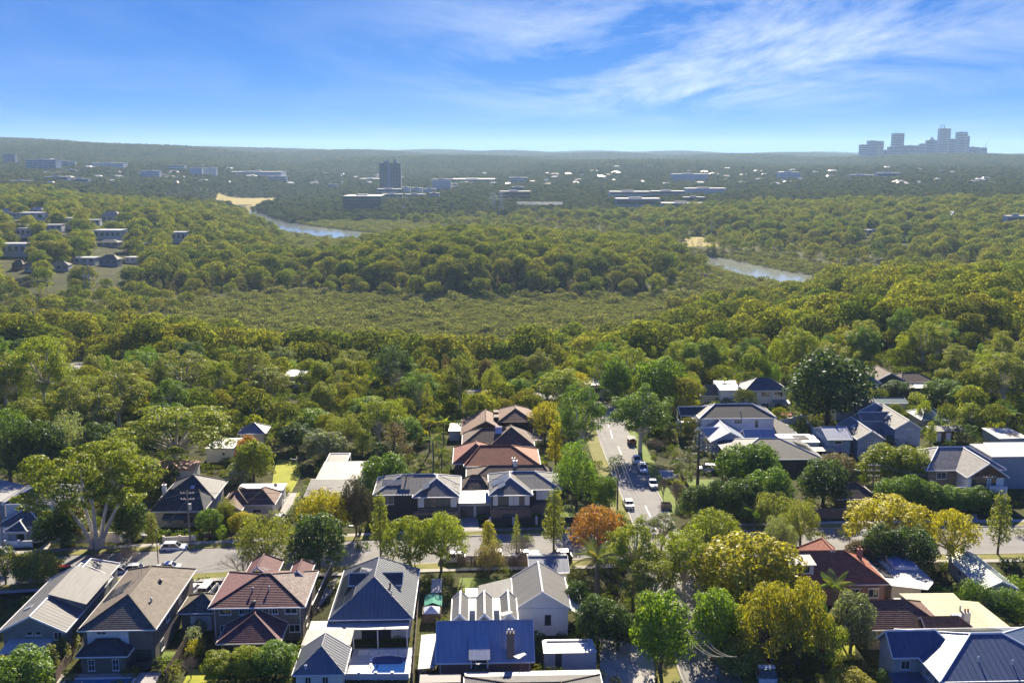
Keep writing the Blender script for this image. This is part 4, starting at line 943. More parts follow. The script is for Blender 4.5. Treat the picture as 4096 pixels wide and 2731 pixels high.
h.walls(.6, 5.2, -2.6, 9.6, 0, 2.6, GREYR); h.start_roof(M_PALEGREEN, style='seam', trim=WHITE); h.gable_roof(.3, 5.5, -3, 10, 2.6, 1.2, 'y', wall=GREYR); h.end_roof(M_PALEGREEN, .1); h.door('l', 2, .6); h.win('l', 5, .6, 1, 1.2, 1, 2)
h = House('brown_tile_house', 'brown tiled house joined to a broad cream ribbed metal roof, right foreground', ze_(770, 870), ze_(1850, 880), 3.2)
h.walls(-1.2, 9, .5, 8.2, 0, 3.2, BRICK_BROWN); h.start_roof(T_BROWN, trim=CREAM); h.gable_roof(-1.8, 9.6, 0, 8.7, 3.2, 2.3, 'x', 0, 4.2, wall=CREAM); h.gable_roof(6, 13.4, -1.6, 2.8, 3.2, 1.5, 'x', 0, 2.2, wall=CREAM); h.end_roof(T_BROWN, .12)
h.walls(6.5, 15.4, -1.1, 11, 0, 2.75, CREAM)
h.slats([(9.4, .1, 2.85), (15.9, .1, 2.8), (15.9, 11.6, 3.15), (7.6, 11.6, 3.2)], 24, M_CREAM, gap=.16)
h.sheet([(15.95, .1, 2.78), (19.4, .4, 2.6), (18.6, 9.2, 2.75), (15.95, 9.2, 3.05)], metal_mat('straw_steel', (.47, .43, .24), .6, .12), .08, 'carport_roof'); h.sheet([(12.2, 3.4, 3.14), (13.6, 3.4, 3.14), (13.6, 4.6, 3.18), (12.2, 4.6, 3.18)], SKYL, .2, 'skylight')
h.chimney(12.3, .4, 3, 5.5, .9, .8, CREAM, 2); b = MB(); b.tube([(14.3, 6, 3), (14.3, 6, 3.8)], .14, 8); b.build('roof_vent', STEEL, h.e)
for x, y in ((19.1, .6), (18.4, 9)):
    b = MB(); b.box(x-.06, x+.06, y-.06, y+.06, 0, 2.55); b.build('carport_post', STEEL, h.e)
h = House('blue_hip_house', 'large two storey house with deep blue metal hip roof in the bottom right corner', ze_(990, 1145), ze_(1170, 1150), 5.5)
h.walls(2.8, 19.5, -6, 6.6, 0, 5.4, GREYR); h.walls(-.7, 2.75, -.1, 4.4, 0, 5.4, GREYR); h.start_roof(M_DEEP, style='corr', trim=WHITE)
h.gable_roof(2.3, 20, -6.5, 7.1, 5.4, 2.65, 'x', 6.8, 6.8); h.gable_roof(-1.1, 8, -.5, 4.8, 5.4, 2.3, 'x', 0, 2.6, wall=GREYR); h.end_roof(WHITE, .12)
h.vent(0, 6, 3.0, WHITE, .5, .08); h.vent(0, 10, 2.4, WHITE, .5, .08)
h.sheet([(-1.4, -2.9, 2.7), (2.7, -2.9, 2.7), (2.7, -.12, 3.2), (-1.4, -.12, 3.2)], M_DEEP, .08, 'porch_roof'); h.win('f', .2, -.1, 3.6, 1.2, 1.2, 2); h.win('l', -5, 2.8, 3.6, 1.0, 1.3, 2); h.win('l', -2.6, 2.8, 3.6, 1.0, 1.3, 2); h.win('f', 4.5, -6, 3.6, 1.6, 1.2, 2); h.win('f', 8.5, -6, 3.6, 1.6, 1.2, 2)
h.solar(1, 5, 1.0, 8, 2, 1.0, 1.6)
# ================= houses across the street
h = House('white_portico_house', 'white rendered house with blue-grey tiles and an arched porch, far left of the street', zf(20, 1060), zf(450, 1060), 3.2)
h.walls(-1, 6.7, .4, 11, 0, 3.2, WHITE); h.start_roof(T_SLATE, trim=WHITE); h.gable_roof(-1.5, 7.2, 0, 10, 3.2, 2.1, 'y', 4.3, 3); h.gable_roof(1.0, 5.0, -1.5, 3, 2.9, 1.2, 'y', 2, 0); h.gable_roof(-1.6, 9.2, 4.2, 14, 6, 2.2, 'x', 4.9, 4.9); h.end_roof(WHITE, .12)
h.walls(-1.2, 8.8, 4.6, 13.6, 3.2, 6, WHITE, 'upper_wall'); h.win('f', .6, 4.6, 4.9, 1.5, .45, 3); h.win('f', 5, 4.6, 4.9, 1.5, .45, 3)
for x in (1.2, 4.4):
    b = MB(); b.box(x, x+.45, -1.3, -.85, 0, 2.85); b.build('porch_pillar', CREAM, h.e)
b = MB(); b.box(1.2, 4.85, -1.28, -.95, 2.35, 2.8); b.build('porch_arch', CREAM, h.e); h.door('f', 2.2, .4, 1.6, 2.3); h.win('f', 5.2, .4, .8, 1.2, 1.6, 3, 3)
h = House('grey_flat_shed', 'long grey sheet-roofed shed at the left edge behind the white house', zf(20, 780), zf(275, 780), 4, cat='shed')
q = [h.loc(*zf(*k), 4) for k in ((-150, 780), (20, 780), (275, 605), (0, 535), (-250, 560))]
h.sheet([(x, y, 4) for x, y in q], M_PALE, .14); h.walls(-7, .3, .2, 8, 0, 3.85, GREYR)
h = House('charcoal_tile_house', 'low house with black tiled roof and an awning behind the street power pole', zf(1645, 890), zf(2230, 890), 3.3)
h.walls(.4, 9.5, .5, 16, 0, 3.3, CREAM); h.start_roof(T_DARK, trim=WHITE); h.gable_roof(0, 9.9, 0, 7.6, 3.3, 2.9, 'x', 2.6, 1.8); h.gable_roof(-.2, 10.2, 6.2, 17, 3.5, 3.1, 'y', 5.2, 5.2); h.end_roof(T_GREY, .14)
h.skylight(6, 5.4, 2.4, .7, .9); h.win('f', 2.6, .5, .8, 1.2, 1.5, 3, 2); h.win('f', 5.8, .5, .8, 1.8, 1.5, 4, 2)
h.sheet([(2.4, -1.5, 2.2), (8.2, -1.5, 2.2), (8.2, .45, 2.75), (2.4, .45, 2.75)], M_SLATE, .07, 'awning'); h.chimney(.6, 7, 3, 6.2, .7, .7, WHITE, 1)
h = House('terracotta_sheet_shed', 'open carport with a flat faded terracotta roof under the tall gum', zf(1690, 440), zf(2110, 450), 2.8, cat='shed')
h.sheet([(-.2, 0, 2.75), (8.3, 0, 2.75), (8.6, 6, 3.2), (-.6, 6, 3.2)], metal_mat('faded_terracotta_steel', (.48, .26, .17), .6), .1); h.walls(4.2, 8, .8, 5.6, 0, 2.75, WHITE)
for x in (.1, 2.2):
    b = MB(); b.box(x, x+.12, .2, .32, 0, 2.7); b.build('post', WHITE, h.e)
h = House('brown_hip_cottage', 'small cottage with brown tiled double hips and a white flat roof behind', zg(350, 800), zg(800, 850), 3.2)
h.walls(-1.3, 7.9, -.6, 5.9, 0, 3.2, CREAM); h.walls(-.7, 8.3, 5.9, 10, 0, 3.5, WHITE, 'rear_wall'); h.start_roof(T_BROWN, trim=WHITE)
h.gable_roof(-1.8, 3.4, -1, 6.2, 3.2, 2.0, 'y', 2.6, 2.6); h.gable_roof(2.9, 8.3, -1, 6.2, 3.2, 2.0, 'y', 2.7, 2.7); h.gable_roof(-1.2, 6.5, .8, 4.2, 3.2, 1.9, 'x', 1.5, 1.5); h.gable_roof(-1.6, 2.6, -3.6, 2, 3, 1.5, 'y', wall=CREAM); h.end_roof(T_BROWN, .13)
h.sheet([(-1, 6.25, 3.62), (8.5, 6.25, 3.62), (8.7, 10.2, 3.7), (-.4, 10.2, 3.7)], M_WHITE, .12); h.walls(-1.2, 2.2, -3.2, -.6, 0, 2.95, CREAM, 'porch_wall'); h.win('f', -.4, -3.2, 1, 1.4, 1.2, 2); h.win('f', 4, -.6, 1, 1.6, 1.2, 2)
for y in (1, 4, 7.2): h.win('r', y, 7.9 if y < 5.5 else 8.3, 1.0, 1.1, 1.2, 2)
b = MB(); b.tube([(6.9, 7.4, 3.6), (6.9, 7.4, 4.3)], .03, 5); b.tube([(6.9, 7.25, 4.3), (6.9, 7.35, 4.32)], [.42, .3], 10); b.build('satellite_dish', STEEL, h.e)
h = House('weathered_roof_house', 'house with a broad weathered corrugated roof and dark tiled front, left of the duplex', zg(1260, 545), zg(1640, 550), 4)
h.start_roof(M_RUSTY, style='seam', trim=WHITE); h.slope([(0, 0, 4), (8.9, 0, 4), (9.2, 9.8, 4.8), (.5, 9.8, 4.8)]); h.end_roof(); h.walls(.4, 8.5, .4, 9.4, 0, 3.95, WHITE)
h.start_roof(M_SLATE, 'front_roof', style='tile', trim=WHITE); h.slope([(-1.2, -7.2, 3), (8.6, -7.2, 3), (8.2, -1.2, 4.6), (-.6, -1.2, 4.6)]); h.slope([(8.2, .2, 3.2), (-.6, .2, 3.2), (-.6, -1.2, 4.6), (8.2, -1.2, 4.6)]); h.end_roof(); h.walls(-.6, 8, -6.8, .35, 0, 3.1, BRICK_BROWN, 'front_wall')
b = MB()
for p, q in (((.6, 10.2, 4.4), (5, 10.2, 4.4)), ((.6, 16.8, 4.4), (5, 16.8, 4.4)), ((.6, 10.2, 4.4), (.6, 16.8, 4.4)), ((5, 10.2, 4.4), (5, 16.8, 4.4)), ((.6, 16.8, 0), (.6, 16.8, 4.4)), ((5, 16.8, 0), (5, 16.8, 4.4)), ((.6, 10.2, 0), (.6, 10.2, 4.4)), ((5, 10.2, 0), (5, 10.2, 4.4))): b.bar(p, q, .22)
b.build('pergola_frame', WHITE, h.e)
for k in range(9): b = MB(); b.bar((.8, 10.6+k*.72, 4.3), (4.8, 10.6+k*.72, 4.3), .5, .05); b.build('pergola_slat', M_RUSTY, h.e)
# ---- duplex
BLP = mat('dark_cladding', (.035, .045, .052), .5, .1)
def duplex_front(h, x0, x1, y, pat):
    b = MB(); b.box(x0, x1, y-.06, y-.012, 2.9, 3.25); b.build('brick_band', BRICK_BROWN, h.e)
    n = len(pat); w = (x1-x0)/n
    for k, c in enumerate(pat):
        if c == 'w': b = MB(); b.box(x0+k*w+.03, x0+(k+1)*w-.03, y-.05, y-.01, 3.5, 5.4); b.build('white_panel', WHITE, h.e)
        elif c == 'g': h.win('f', x0+k*w, y, 3.6, w, 1.7, 2, 1, DARKTRIM, GLASS_BLUE)
        elif c == 's':
            for j in range(6): b = MB(); b.box(x0+(k+j/6)*w, x0+(k+j/6+.1)*w, y-.07, y-.02, 3.5, 5.4); b.build('screen_batten', TIMBER_PALE, h.e)
h = House('duplex_west', 'left half of the grey-roofed duplex, dark cladding over brown brick with solar panels', zh(-60, 940), zh(575, 940), 5.6)
h.walls(-3.5, 11.8, 2, 11.6, 0, 5.6, BLP); h.walls(3.9, 11.75, .4, 2, 0, 5.6, BLP); h.walls(3.6, 11.9, -.6, .35, 0, 2.9, BRICK_BROWN, 'lower_wall'); h.start_roof(M_GREY, style='corr', trim=WHITE); h.gable_roof(-4, 12.3, 1.6, 12, 5.6, 2.25, 'x', 5.2, 5.2); h.gable_roof(3.5, 12.2, 0, 6.8, 5.6, 2.2, 'y', 4.3, 0); h.end_roof(WHITE, .1)
duplex_front(h, 4.4, 11.7, .4, 'wgsggw'); h.solar(4, 2.2, 2.0, 4, 1, 1.0, 1.5, .25, m=SOLAR_PALE); h.solar(0, 1.5, 2.4, 3, 1, 1.2, 1.7, m=SOLAR_PALE); h.win('f', -2.4, 2, 3.6, 2.2, 1.6, 2, 1, WHITE, GLASS_BLUE); h.opening('f', 4.4, -.6, 0, 5, 2.3, 'recessed_entry', BRICK_DARK, DARKTRIM, 2, 1, sill=False)
h = House('duplex_east', 'right half of the grey-roofed duplex with two pale solar panels on its left slope', zh(860, 920), zh(1280, 920), 5.6)
h.walls(.4, 13.1, 3.4, 12.2, 0, 5.6, BLP); h.walls(.4, 7.7, .4, 3.4, 0, 5.6, BLP); h.walls(.2, 7.9, -.15, .38, 0, 2.9, BRICK_BROWN, 'lower_wall'); h.walls(8, 11.2, 2.2, 3.38, 0, 2.9, BRICK_BROWN, 'lower_wall')
h.start_roof(M_GREY, style='corr', trim=WHITE); h.gable_roof(0, 13.7, 3, 12.6, 5.6, 2.1, 'x', 4.8, 4.8); h.gable_roof(0, 8.1, 0, 7.8, 5.6, 2.1, 'y', 4.05, 0); h.end_roof(WHITE, .1)
duplex_front(h, .7, 7.6, .4, 'wggwwsw'); h.solar(4, 1.2, .8, 2, 2, 1.5, 1.7, .15, m=SOLAR_PALE); h.solar(4, 4.6, 2.0, 2, 1, 1.2, 1.5, .15, m=SOLAR_PALE)
b = MB(); b.box(9, 12.6, 3.33, 3.37, 3.5, 5.3); b.build('white_panel', WHITE, h.e); h.win('f', 2.4, -.15, .4, 2.6, 1.6, 2, 1, DARKTRIM, GLASS_BLUE)
h = House('double_garage', 'white flat-roofed double garage between the two duplex halves', zh(560, 990), zh(890, 990), 3.0, cat='garage')
h.walls(.1, 6.4, .2, 6.3, 0, 2.95, WHITE); h.sheet([(-.1, -.2, 3.0), (3.2, -.2, 3.0), (3.2, 6.6, 3.12), (-.1, 6.6, 3.12)], M_WHITE, .12); h.sheet([(3.25, -.2, 3.02), (6.6, -.2, 3.02), (6.6, 6.6, 3.14), (3.25, 6.6, 3.14)], M_WHITE, .12)
DG = mat('taupe_door', (.20, .18, .165), .6, .1); h.garage('f', .35, .2, 2.6, 2.25, DG); h.garage('f', 3.45, .2, 2.7, 2.25, DG)
# ---- row behind the duplex
h = House('dark_rear_house', 'dark brown tiled house mostly hidden behind the duplex roofs', zh(600, 830), zh(850, 830), 3.0)
h.walls(.4, 5, -2.4, 4, 0, 3, CREAM); h.walls(1.5, 18, 1, 10, 0, 3, BRICK_BROWN); h.start_roof(T_DKBROWN, trim=WHITE); h.gable_roof(-.1, 5.6, -2.9, 4.5, 3, 2, 'x', 2, 2); h.gable_roof(.8, 18.6, .2, 10.5, 3.2, 2.3, 'x', 4.6, 2); h.end_roof(T_DKBROWN, .12); h.chimney(10.8, 5.3, 4.5, 6.6, .8, .6, WHITE, 1); h.win('f', 3.2, -2.4, 1, .9, 1, 1)
h = House('red_brown_hip_house', 'house with red-brown tiled hips directly behind the duplex garage', zh(510, 615), zh(950, 615), 3.4)
h.walls(.5, 9.3, .6, 11.6, 0, 3.4, BRICK_DARK); h.walls(9.3, 18, -1.4, 9.8, 0, 3.4, BRICK_DARK); h.start_roof(T_MAROON, trim=WHITE); h.gable_roof(0, 9.9, 0, 12.2, 3.4, 2.9, 'y', 4.95, 4.95); h.end_roof(T_MAROON, .14); h.start_roof(T_RED, 'red_roof', trim=WHITE); h.gable_roof(2.4, 18.6, -1.9, 10.4, 3.4, 2.7, 'x', 3.5, 6); h.end_roof(T_RED, .14)
for x in (3.4, 6.2): h.win('f', x, .6, 1.6, 1.3, 1.0, 1, 1, TIMBER)
h.chimney(12.9, -1, 3, 4.9, .6, .6, WHITE, 1); h.sheet([(9.4, -2.2, 2.4), (10.6, -2.2, 2.4), (10.6, -1.4, 2.4), (9.4, -1.4, 2.4)], POOL2, 1.6, 'blue_tank')
h = House('dark_tile_house', 'dark brown tiled house with a rooftop hot water tank, second behind the duplex', zh(600, 435), zh(1280, 465), 3.2)
h.walls(.5, 15.8, .5, 9.6, 0, 3.2, BRICK_DARK); h.start_roof(T_DKBROWN, trim=WHITE); h.gable_roof(0, 13, 0, 10.2, 3.3, 2.4, 'x', 4.6, 3); h.gable_roof(6.2, 16.4, -1.2, 10, 3.2, 3.0, 'y', 5.1, 4); h.end_roof(T_DKBROWN, .14); h.walls(6.6, 16, -.8, .5, 0, 3.2, BRICK_DARK)
b = MB(); b.tube([(7.6, 4.6, 6), (9.2, 4.6, 6)], .3, 10); b.build('hot_water_tank', WHITE, h.e); h.sheet([(7.6, 3.1, 5.0), (9.2, 3.1, 5.0), (9.2, 4.4, 5.75), (7.6, 4.4, 5.75)], SKYL, .06, 'solar_collector')
h.sheet([(14.2, 2.6, 3.3), (18.6, 2.6, 3.3), (18.6, 6.6, 3.5), (14.2, 6.6, 3.5)], T_DKBROWN, .1, 'carport_roof')
for y in (2.8, 6.3):
    b = MB(); b.box(18.2, 18.35, y, y+.12, 0, 3.3); b.build('carport_post', TIMBER, h.e)
h = House('brown_gable_house', 'brown tiled house with a timber gable, farthest of the row behind the duplex', zh(770, 230), zh(1080, 230), 3.2)
GABLE_WOOD = brick_mat('timber_boards', (.17, .085, .05), (.14, .07, .042), (.08, .04, .025), 50, .16)
h.walls(-3.8, 6.8, -8.8, 4, 0, 3.2, BRICK_DARK); h.walls(5.5, 12.5, -5.4, 5.5, 0, 5.3, BRICK_DARK, 'upper_wall'); h.start_roof(T_BROWN, trim=TIMBER_PALE); h.gable_roof(-4.4, 7.3, -9.4, 4.6, 3.2, 3.2, 'y', 0, 3, wall=GABLE_WOOD); h.gable_roof(4.4, 13, -6, 6, 5.3, 2.1, 'y', 4.3, 4.3); h.end_roof(T_BROWN, .14)
b = MB(); b.box(3.4, 4.6, -4.5, -2, 5.2, 6.1); b.box(3.4, 4.6, .2, 2.5, 5.2, 6.1); b.build('dormer', T_BROWN, h.e)
h.sheet([(6.5, -7, 3), (13, -7, 3), (13, -5.5, 3.3), (6.5, -5.5, 3.3)], T_DKBROWN, .1, 'lower_roof')
for x in (6.8, 12.6):
    b = MB(); b.box(x, x+.12, -6.9, -6.78, 0, 2.95); b.build('verandah_post', TIMBER, h.e)
h.win('f', 7.2, -5.4, 3.8, 4.4, 1.0, 4, 1, TIMBER)
h = House('small_pale_shed', 'small pale metal shed by the palms left of the brown roofs', zh(470, 300), zh(548, 300), 2.4, cat='shed')
h.walls(.1, 2.6, .1, 5, 0, 2.4, CREAM); h.sheet([(-.1, -.1, 2.45), (2.8, -.1, 2.45), (2.9, 5.4, 2.9), (.2, 5.4, 2.9)], M_PALE, .08)
# ================= right of the side street
h = House('white_two_storey_house', 'big white two storey house with a black striped tile roof right of the side street', zj(290, 810), zj(1215, 820), 5.8)
h.walls(.6, 18.2, .5, 9.2, 0, 5.8, WEATHER); h.start_roof(T_DARK, trim=WHITE); h.gable_roof(0, 18.7, 0, 9.7, 5.8, 2.3, 'x', 4.8, 4.8); h.gable_roof(-4, 4, 3.4, 8.6, 5.7, 1.5, 'x', 0, 0, wall=WHITE); h.end_roof(WHITE, .13)
h.win('f', 8.6, .5, 4.3, 1.9, 1.1, 3, 1); h.win('f', 13.6, .5, 3.2, .9, 2.1, 1, 2); h.walls(.6, 18.2, 9.2, 12, 0, 3, WEATHER, 'rear_wall'); h.vent(0, 10.5, 2.6, WHITE, .5, .1)
b = MB(); b.box(-3.8, .5, 3.6, 8.4, 2.7, 2.95); b.build('balcony_floor', WHITE, h.e)
b = MB()
for p in ((-3.7, 3.7), (-1.6, 3.7), (-3.7, 8.3)): b.box(p[0]-.1, p[0]+.1, p[1]-.1, p[1]+.1, 0, 5.65)
b.build('balcony_post', WHITE, h.e); b = MB(); b.box(-3.75, .5, 3.62, 3.68, 2.95, 3.9); b.box(-3.78, -3.72, 3.7, 8.3, 2.95, 3.9); b.build('balcony_rail', WHITE, h.e)
h.start_roof(M_BLUE, 'front_wing_roof', style='corr', trim=WHITE); h.gable_roof(.3, 9.2, -11, .9, 3.1, 2.3, 'y', 0, 0, wall=WEATHER); h.gable_roof(-1.6, 6, -7.2, -2, 3.1, 1.7, 'x', 0, 0, wall=WEATHER); h.gable_roof(9.0, 16.2, -8.2, -3.6, 3.0, 1.7, 'x', 0, 0, wall=WEATHER); h.end_roof(WHITE, .13)
h.walls(.7, 8.8, -10.6, .4, 0, 3.1, WEATHER, 'front_wing_wall'); h.walls(-1.2, .68, -6.8, -2.4, 0, 3.1, WEATHER, 'front_wing_wall'); h.walls(8.82, 15.8, -7.8, .4, 0, 3, WEATHER, 'front_wing_wall')
h.start_roof(T_DARK, 'side_roof', trim=WHITE); h.slope([(18.2, -2.5, 2.6), (23, -2.5, 2.6), (19, 6, 4.6), (18.25, 6, 4.6)]); h.slope([(23, -2.5, 2.6), (23, 6, 2.6), (19, 6, 4.6)]); h.end_roof(); h.walls(18.3, 22.5, -2, 5.8, 0, 2.6, WEATHER, 'side_wall')
h = House('black_striped_brick_house', 'dark brick house with a wide black striped hip roof below the white house', zj(1100, 1295), zj(1750, 1345), 3.0)
h.walls(-7.4, 11.6, .6, 15, 0, 3, BRICK_DARK); h.start_roof(T_DARK, trim=WHITE); h.gable_roof(-8, 12.2, 0, 15.6, 3, 2.5, 'x', 8.0, 7.6); h.end_roof(WHITE, .13); h.win('f', 2.6, .6, 1.2, 2.2, 1.3, 2, 1, DARKTRIM)
h.solar(3, 4.5, 1.2, 4, 2, 1.0, 1.6); h.sheet([(7.4, 12.2, 3.2), (15.8, 12.2, 3.2), (16.2, 18.8, 3.3), (7.0, 18.8, 3.3)], M_WHITE, .15); h.walls(12.2, 15.6, 12.6, 18.4, 0, 3.1, WHITE, 'annex_wall')
for k in range(6): h.sheet([(10.6+(k % 3)*1.1, 14+(k//3)*1.9, 3.36), (11.62+(k % 3)*1.1, 14+(k//3)*1.9, 3.36), (11.62+(k % 3)*1.1, 15.8+(k//3)*1.9, 3.4), (10.6+(k % 3)*1.1, 15.8+(k//3)*1.9, 3.4)], SOLAR, .05, 'solar_panel')
h.sheet([(12.4, 7.6, 2.5), (17.8, 7.6, 2.5), (17.8, 10.2, 2.6), (12.4, 10.2, 2.6)], M_CREAM, .1, 'side_awning')
for x in (12.6, 17.5):
    b = MB(); b.box(x, x+.1, 7.7, 7.8, 0, 2.45); b.build('awning_post', WHITE, h.e)
h = House('slate_hip_house', 'grey weatherboard two storey house with a blue-black hip roof among trees', zj(830, 480), zj(1240, 485), 5.6)
h.walls(.4, 11.5, .5, 8, 0, 5.6, WEATHER); h.start_roof(T_SLATE, trim=WHITE); h.gable_roof(0, 11.8, 0, 8.5, 5.6, 2.5, 'x', 4.2, 4.2); h.end_roof()
for x in (1.0, 4.6, 8.2): h.win('f', x, .5, 3.7, 2.3, 1.4, 3); h.win('f', x, .5, .5, 2.2, 1.5, 3)
h.sheet([(-5.6, 5, 4.6), (.3, 5, 4.6), (1.5, 15.5, 4.9), (-5, 15.5, 4.9)], M_WHITE, .12); h.walls(-5.2, .35, 5.4, 15, 0, 4.5, WHITE, 'side_wall'); h.sheet([(7.4, -2, 2.4), (12, -2, 2.4), (12, .45, 2.9), (7.4, .45, 2.9)], M_SLATE_L, .08, 'awning')
for x in (7.6, 11.7):
    b = MB(); b.box(x, x+.1, -1.9, -1.8, 0, 2.4); b.build('awning_post', WHITE, h.e)
h = House('tan_gable_cottage', 'low tan cottage with a brown tile roof left of the slate hip house', zj(310, 540), zj(690, 490), 2.8)
h.walls(.4, 10.5, .5, 6.8, 0, 2.8, CREAM); h.start_roof(T_GREYBR, trim=WHITE); h.gable_roof(0, 10.9, 0, 7.2, 2.8, 2.1, 'x', 1.8, 1.8); h.end_roof(); h.win('f', 4, .5, .9, 1.2, 1.1, 2); h.win('f', 8.5, .5, .9, 1.2, 1.1, 2)
h = House('white_flat_house', 'low house with glaring white flat roofs at the edge of the bush', zj(100, 140), zj(390, 210), 3.0)
h.walls(.3, 10.5, .4, 9, 0, 2.95, CREAM); h.sheet([(-.2, 0, 3), (10.9, 0, 3), (10.9, 9.5, 3.2), (-.2, 9.5, 3.2)], M_WHITE, .14); h.walls(11, 19, -6, 3, 0, 4.4, GREYR, 'side_wall'); h.sheet([(10.9, -6.5, 4.45), (19.4, -6.5, 4.45), (19.4, 3.4, 4.7), (10.9, 3.4, 4.7)], M_WHITE, .14)
h.win('f', 12.5, -6, 2, 3, 1.2, 3); h.win('f', 2, .4, 1, 3, 1.2, 3)
# ---- townhouses
TW = 'blue townhouse row on the right'
h = House('blue_townhouse', 'pale blue townhouse with its plain roof slope facing the street', zk(200, 980), zk(455, 985), 4.6, group=TW)
h.walls(.3, 5.5, .4, 9, 0, 4.6, WEATHER_BLUE); h.start_roof(M_BLUE, style='corr', trim=WHITE); h.gable_roof(0, 5.9, 0, 9.6, 4.6, 1.7, 'x', wall=WEATHER_BLUE); h.end_roof(M_BLUE, .1); h.win('f', 1.8, .4, 3.4, 1.7, .8, 1); h.opening('f', .8, .4, .1, 4, 1.6, 'window', WHITE, GLASS, 4, 1)
h = House('blue_townhouse', 'pale blue townhouse whose gable faces the street beside the plain-roofed one', zk(530, 980), zk(840, 980), 4.6, group=TW)
h.walls(.3, 6.1, .4, 12.6, 0, 4.6, WEATHER_BLUE); h.start_roof(M_GREY, style='corr', trim=WHITE); h.gable_roof(0, 6.4, 0, 13, 4.6, 1.9, 'y', wall=WEATHER_BLUE); h.end_roof(WHITE, .12); h.win('f', 2.0, .4, 4.0, 2.2, .45, 3); h.win('f', 2.2, .4, 1.2, 1.8, 1.3, 2); h.skylight(0, 5, 1.4, .9, 1.3)
h = House('blue_townhouse', 'tall pale blue townhouse end with two small gable windows, nearest the brown shed', zk(940, 865), zk(1250, 865), 5, group=TW)
h.walls(.3, 6.3, .4, 15, 0, 5, WEATHER_BLUE); h.start_roof(M_GREY, style='corr', trim=WHITE); h.gable_roof(0, 6.6, 0, 15.4, 5, 2, 'y', wall=WEATHER_BLUE); h.gable_roof(-5, 3.3, 7.5, 12.5, 5, 1.5, 'x', 0, 0, wall=WEATHER_BLUE); h.end_roof(WHITE, .12); h.walls(-4.6, .28, 8, 12, 0, 5, WEATHER_BLUE, 'side_wall')
h.win('f', 2.2, .4, 4.9, 1.0, .35, 1); h.win('f', 3.5, .4, 4.9, 1.0, .35, 1); h.skylight(0, 7, 1.6, .9, 1.2)
h = House('blue_townhouse', 'pale blue townhouse with a small gabled balcony, behind the other three', zk(300, 610), zk(460, 610), 5, group=TW)
h.walls(.2, 3.5, .3, 6, 0, 5, WHITE); h.walls(3.4, 9.6, -7.6, 4.8, 0, 5.8, WEATHER_BLUE, 'main_wall'); h.start_roof(M_BLUE, style='corr', trim=WHITE); h.gable_roof(-.2, 3.9, -.3, 6.6, 5, 1.3, 'y', wall=WEATHER_BLUE); h.end_roof(WHITE, .1); h.start_roof(M_GREY, 'main_roof', style='corr', trim=WHITE); h.gable_roof(2.9, 10.1, -8.2, 5.2, 5.8, 2.1, 'y', wall=WEATHER_BLUE); h.end_roof(WHITE, .12)
h.opening('f', .6, .3, 2.8, 2.3, 1.9, 'balcony_door', WHITE, GLASS, 2, 1, sill=False); b = MB(); b.box(.1, 3.6, -.6, -.5, 2.6, 3.5); b.box(.1, 3.6, -.5, .28, 2.5, 2.65); b.build('balcony', WHITE, h.e); h.skylight(0, 9, 1.8, 1.6, .7)
h = House('teal_roof_house', 'two storey house with a teal metal hip roof and white balcony behind the townhouses', zk(520, 365), zk(700, 355), 5)
h.walls(.4, 6.6, .5, 15, 0, 5, WEATHER); h.start_roof(M_TEAL, style='corr', trim=WHITE); h.gable_roof(0, 7, 0, 16, 5, 2.4, 'y', 3.5, 0, wall=WEATHER); h.end_roof(WHITE, .1); h.win('f', 1, .5, 2.9, 4.6, 1.9, 5); b = MB(); b.box(.3, 7, -1.6, .48, 2.2, 2.4); b.box(.3, 7, -1.62, -1.55, 2.4, 3.3); b.build('balcony', WHITE, h.e)
for x in (.4, 3.6, 6.8):
    b = MB(); b.box(x, x+.12, -1.58, -1.46, 0, 2.2); b.build('balcony_post', WHITE, h.e)
h.solar(0, 7, .8, 4, 1, 1.0, 1.6)
h = House('brown_long_house', 'long dark brown tiled house with a pale flat roof wing, right among trees', zk(800, 330), zk(960, 350), 3.5)
h.walls(-2.6, 6, -1.6, 9, 0, 3.5, BRICK_DARK); h.start_roof(T_DKBROWN, trim=WHITE); h.gable_roof(-3, 6.6, -2, 10, 3.5, 2.5, 'y', wall=BRICK_DARK); h.gable_roof(4.4, 15, -3, 6, 3.5, 1.9, 'x', 2, 4); h.end_roof(); h.walls(6, 14.6, -2.6, 5.6, 0, 3.5, BRICK_DARK)
h.sheet([(3.4, -8, 3), (10.2, -8, 3), (17.5, 2, 3.2), (5.6, -2.9, 3.2)], M_PALE, .12); h.walls(4.4, 10, -7.6, -2.9, 0, 2.9, BRICK_DARK, 'wing_wall'); h.win('f', 5.5, -7.6, .7, 3, 1.4, 3)
h = House('pale_tile_house', 'large house with pale tiled roofs, timber gable and white balcony, far right of the street', zk(1690, 1350), zk(1880, 1320), 5.4)
TPALE = tile_mat('pale_grey_tile', (.34, .325, .30), (.25, .24, .225))
h.walls(-5.6, 9.6, 3.4, 14.6, 0, 5.2, BRICK_BROWN); h.walls(.4, 7.6, -1.4, 3.4, 0, 5.2, WHITE, 'front_wall'); h.start_roof(TPALE, trim=WHITE); h.gable_roof(-6.2, 10.2, 2.8, 15.2, 5.2, 3.0, 'x', 5, 5); h.gable_roof(-.2, 8.2, -2.2, 9, 5.2, 2.9, 'y', wall=GABLE_WOOD); h.end_roof(WHITE, .13)
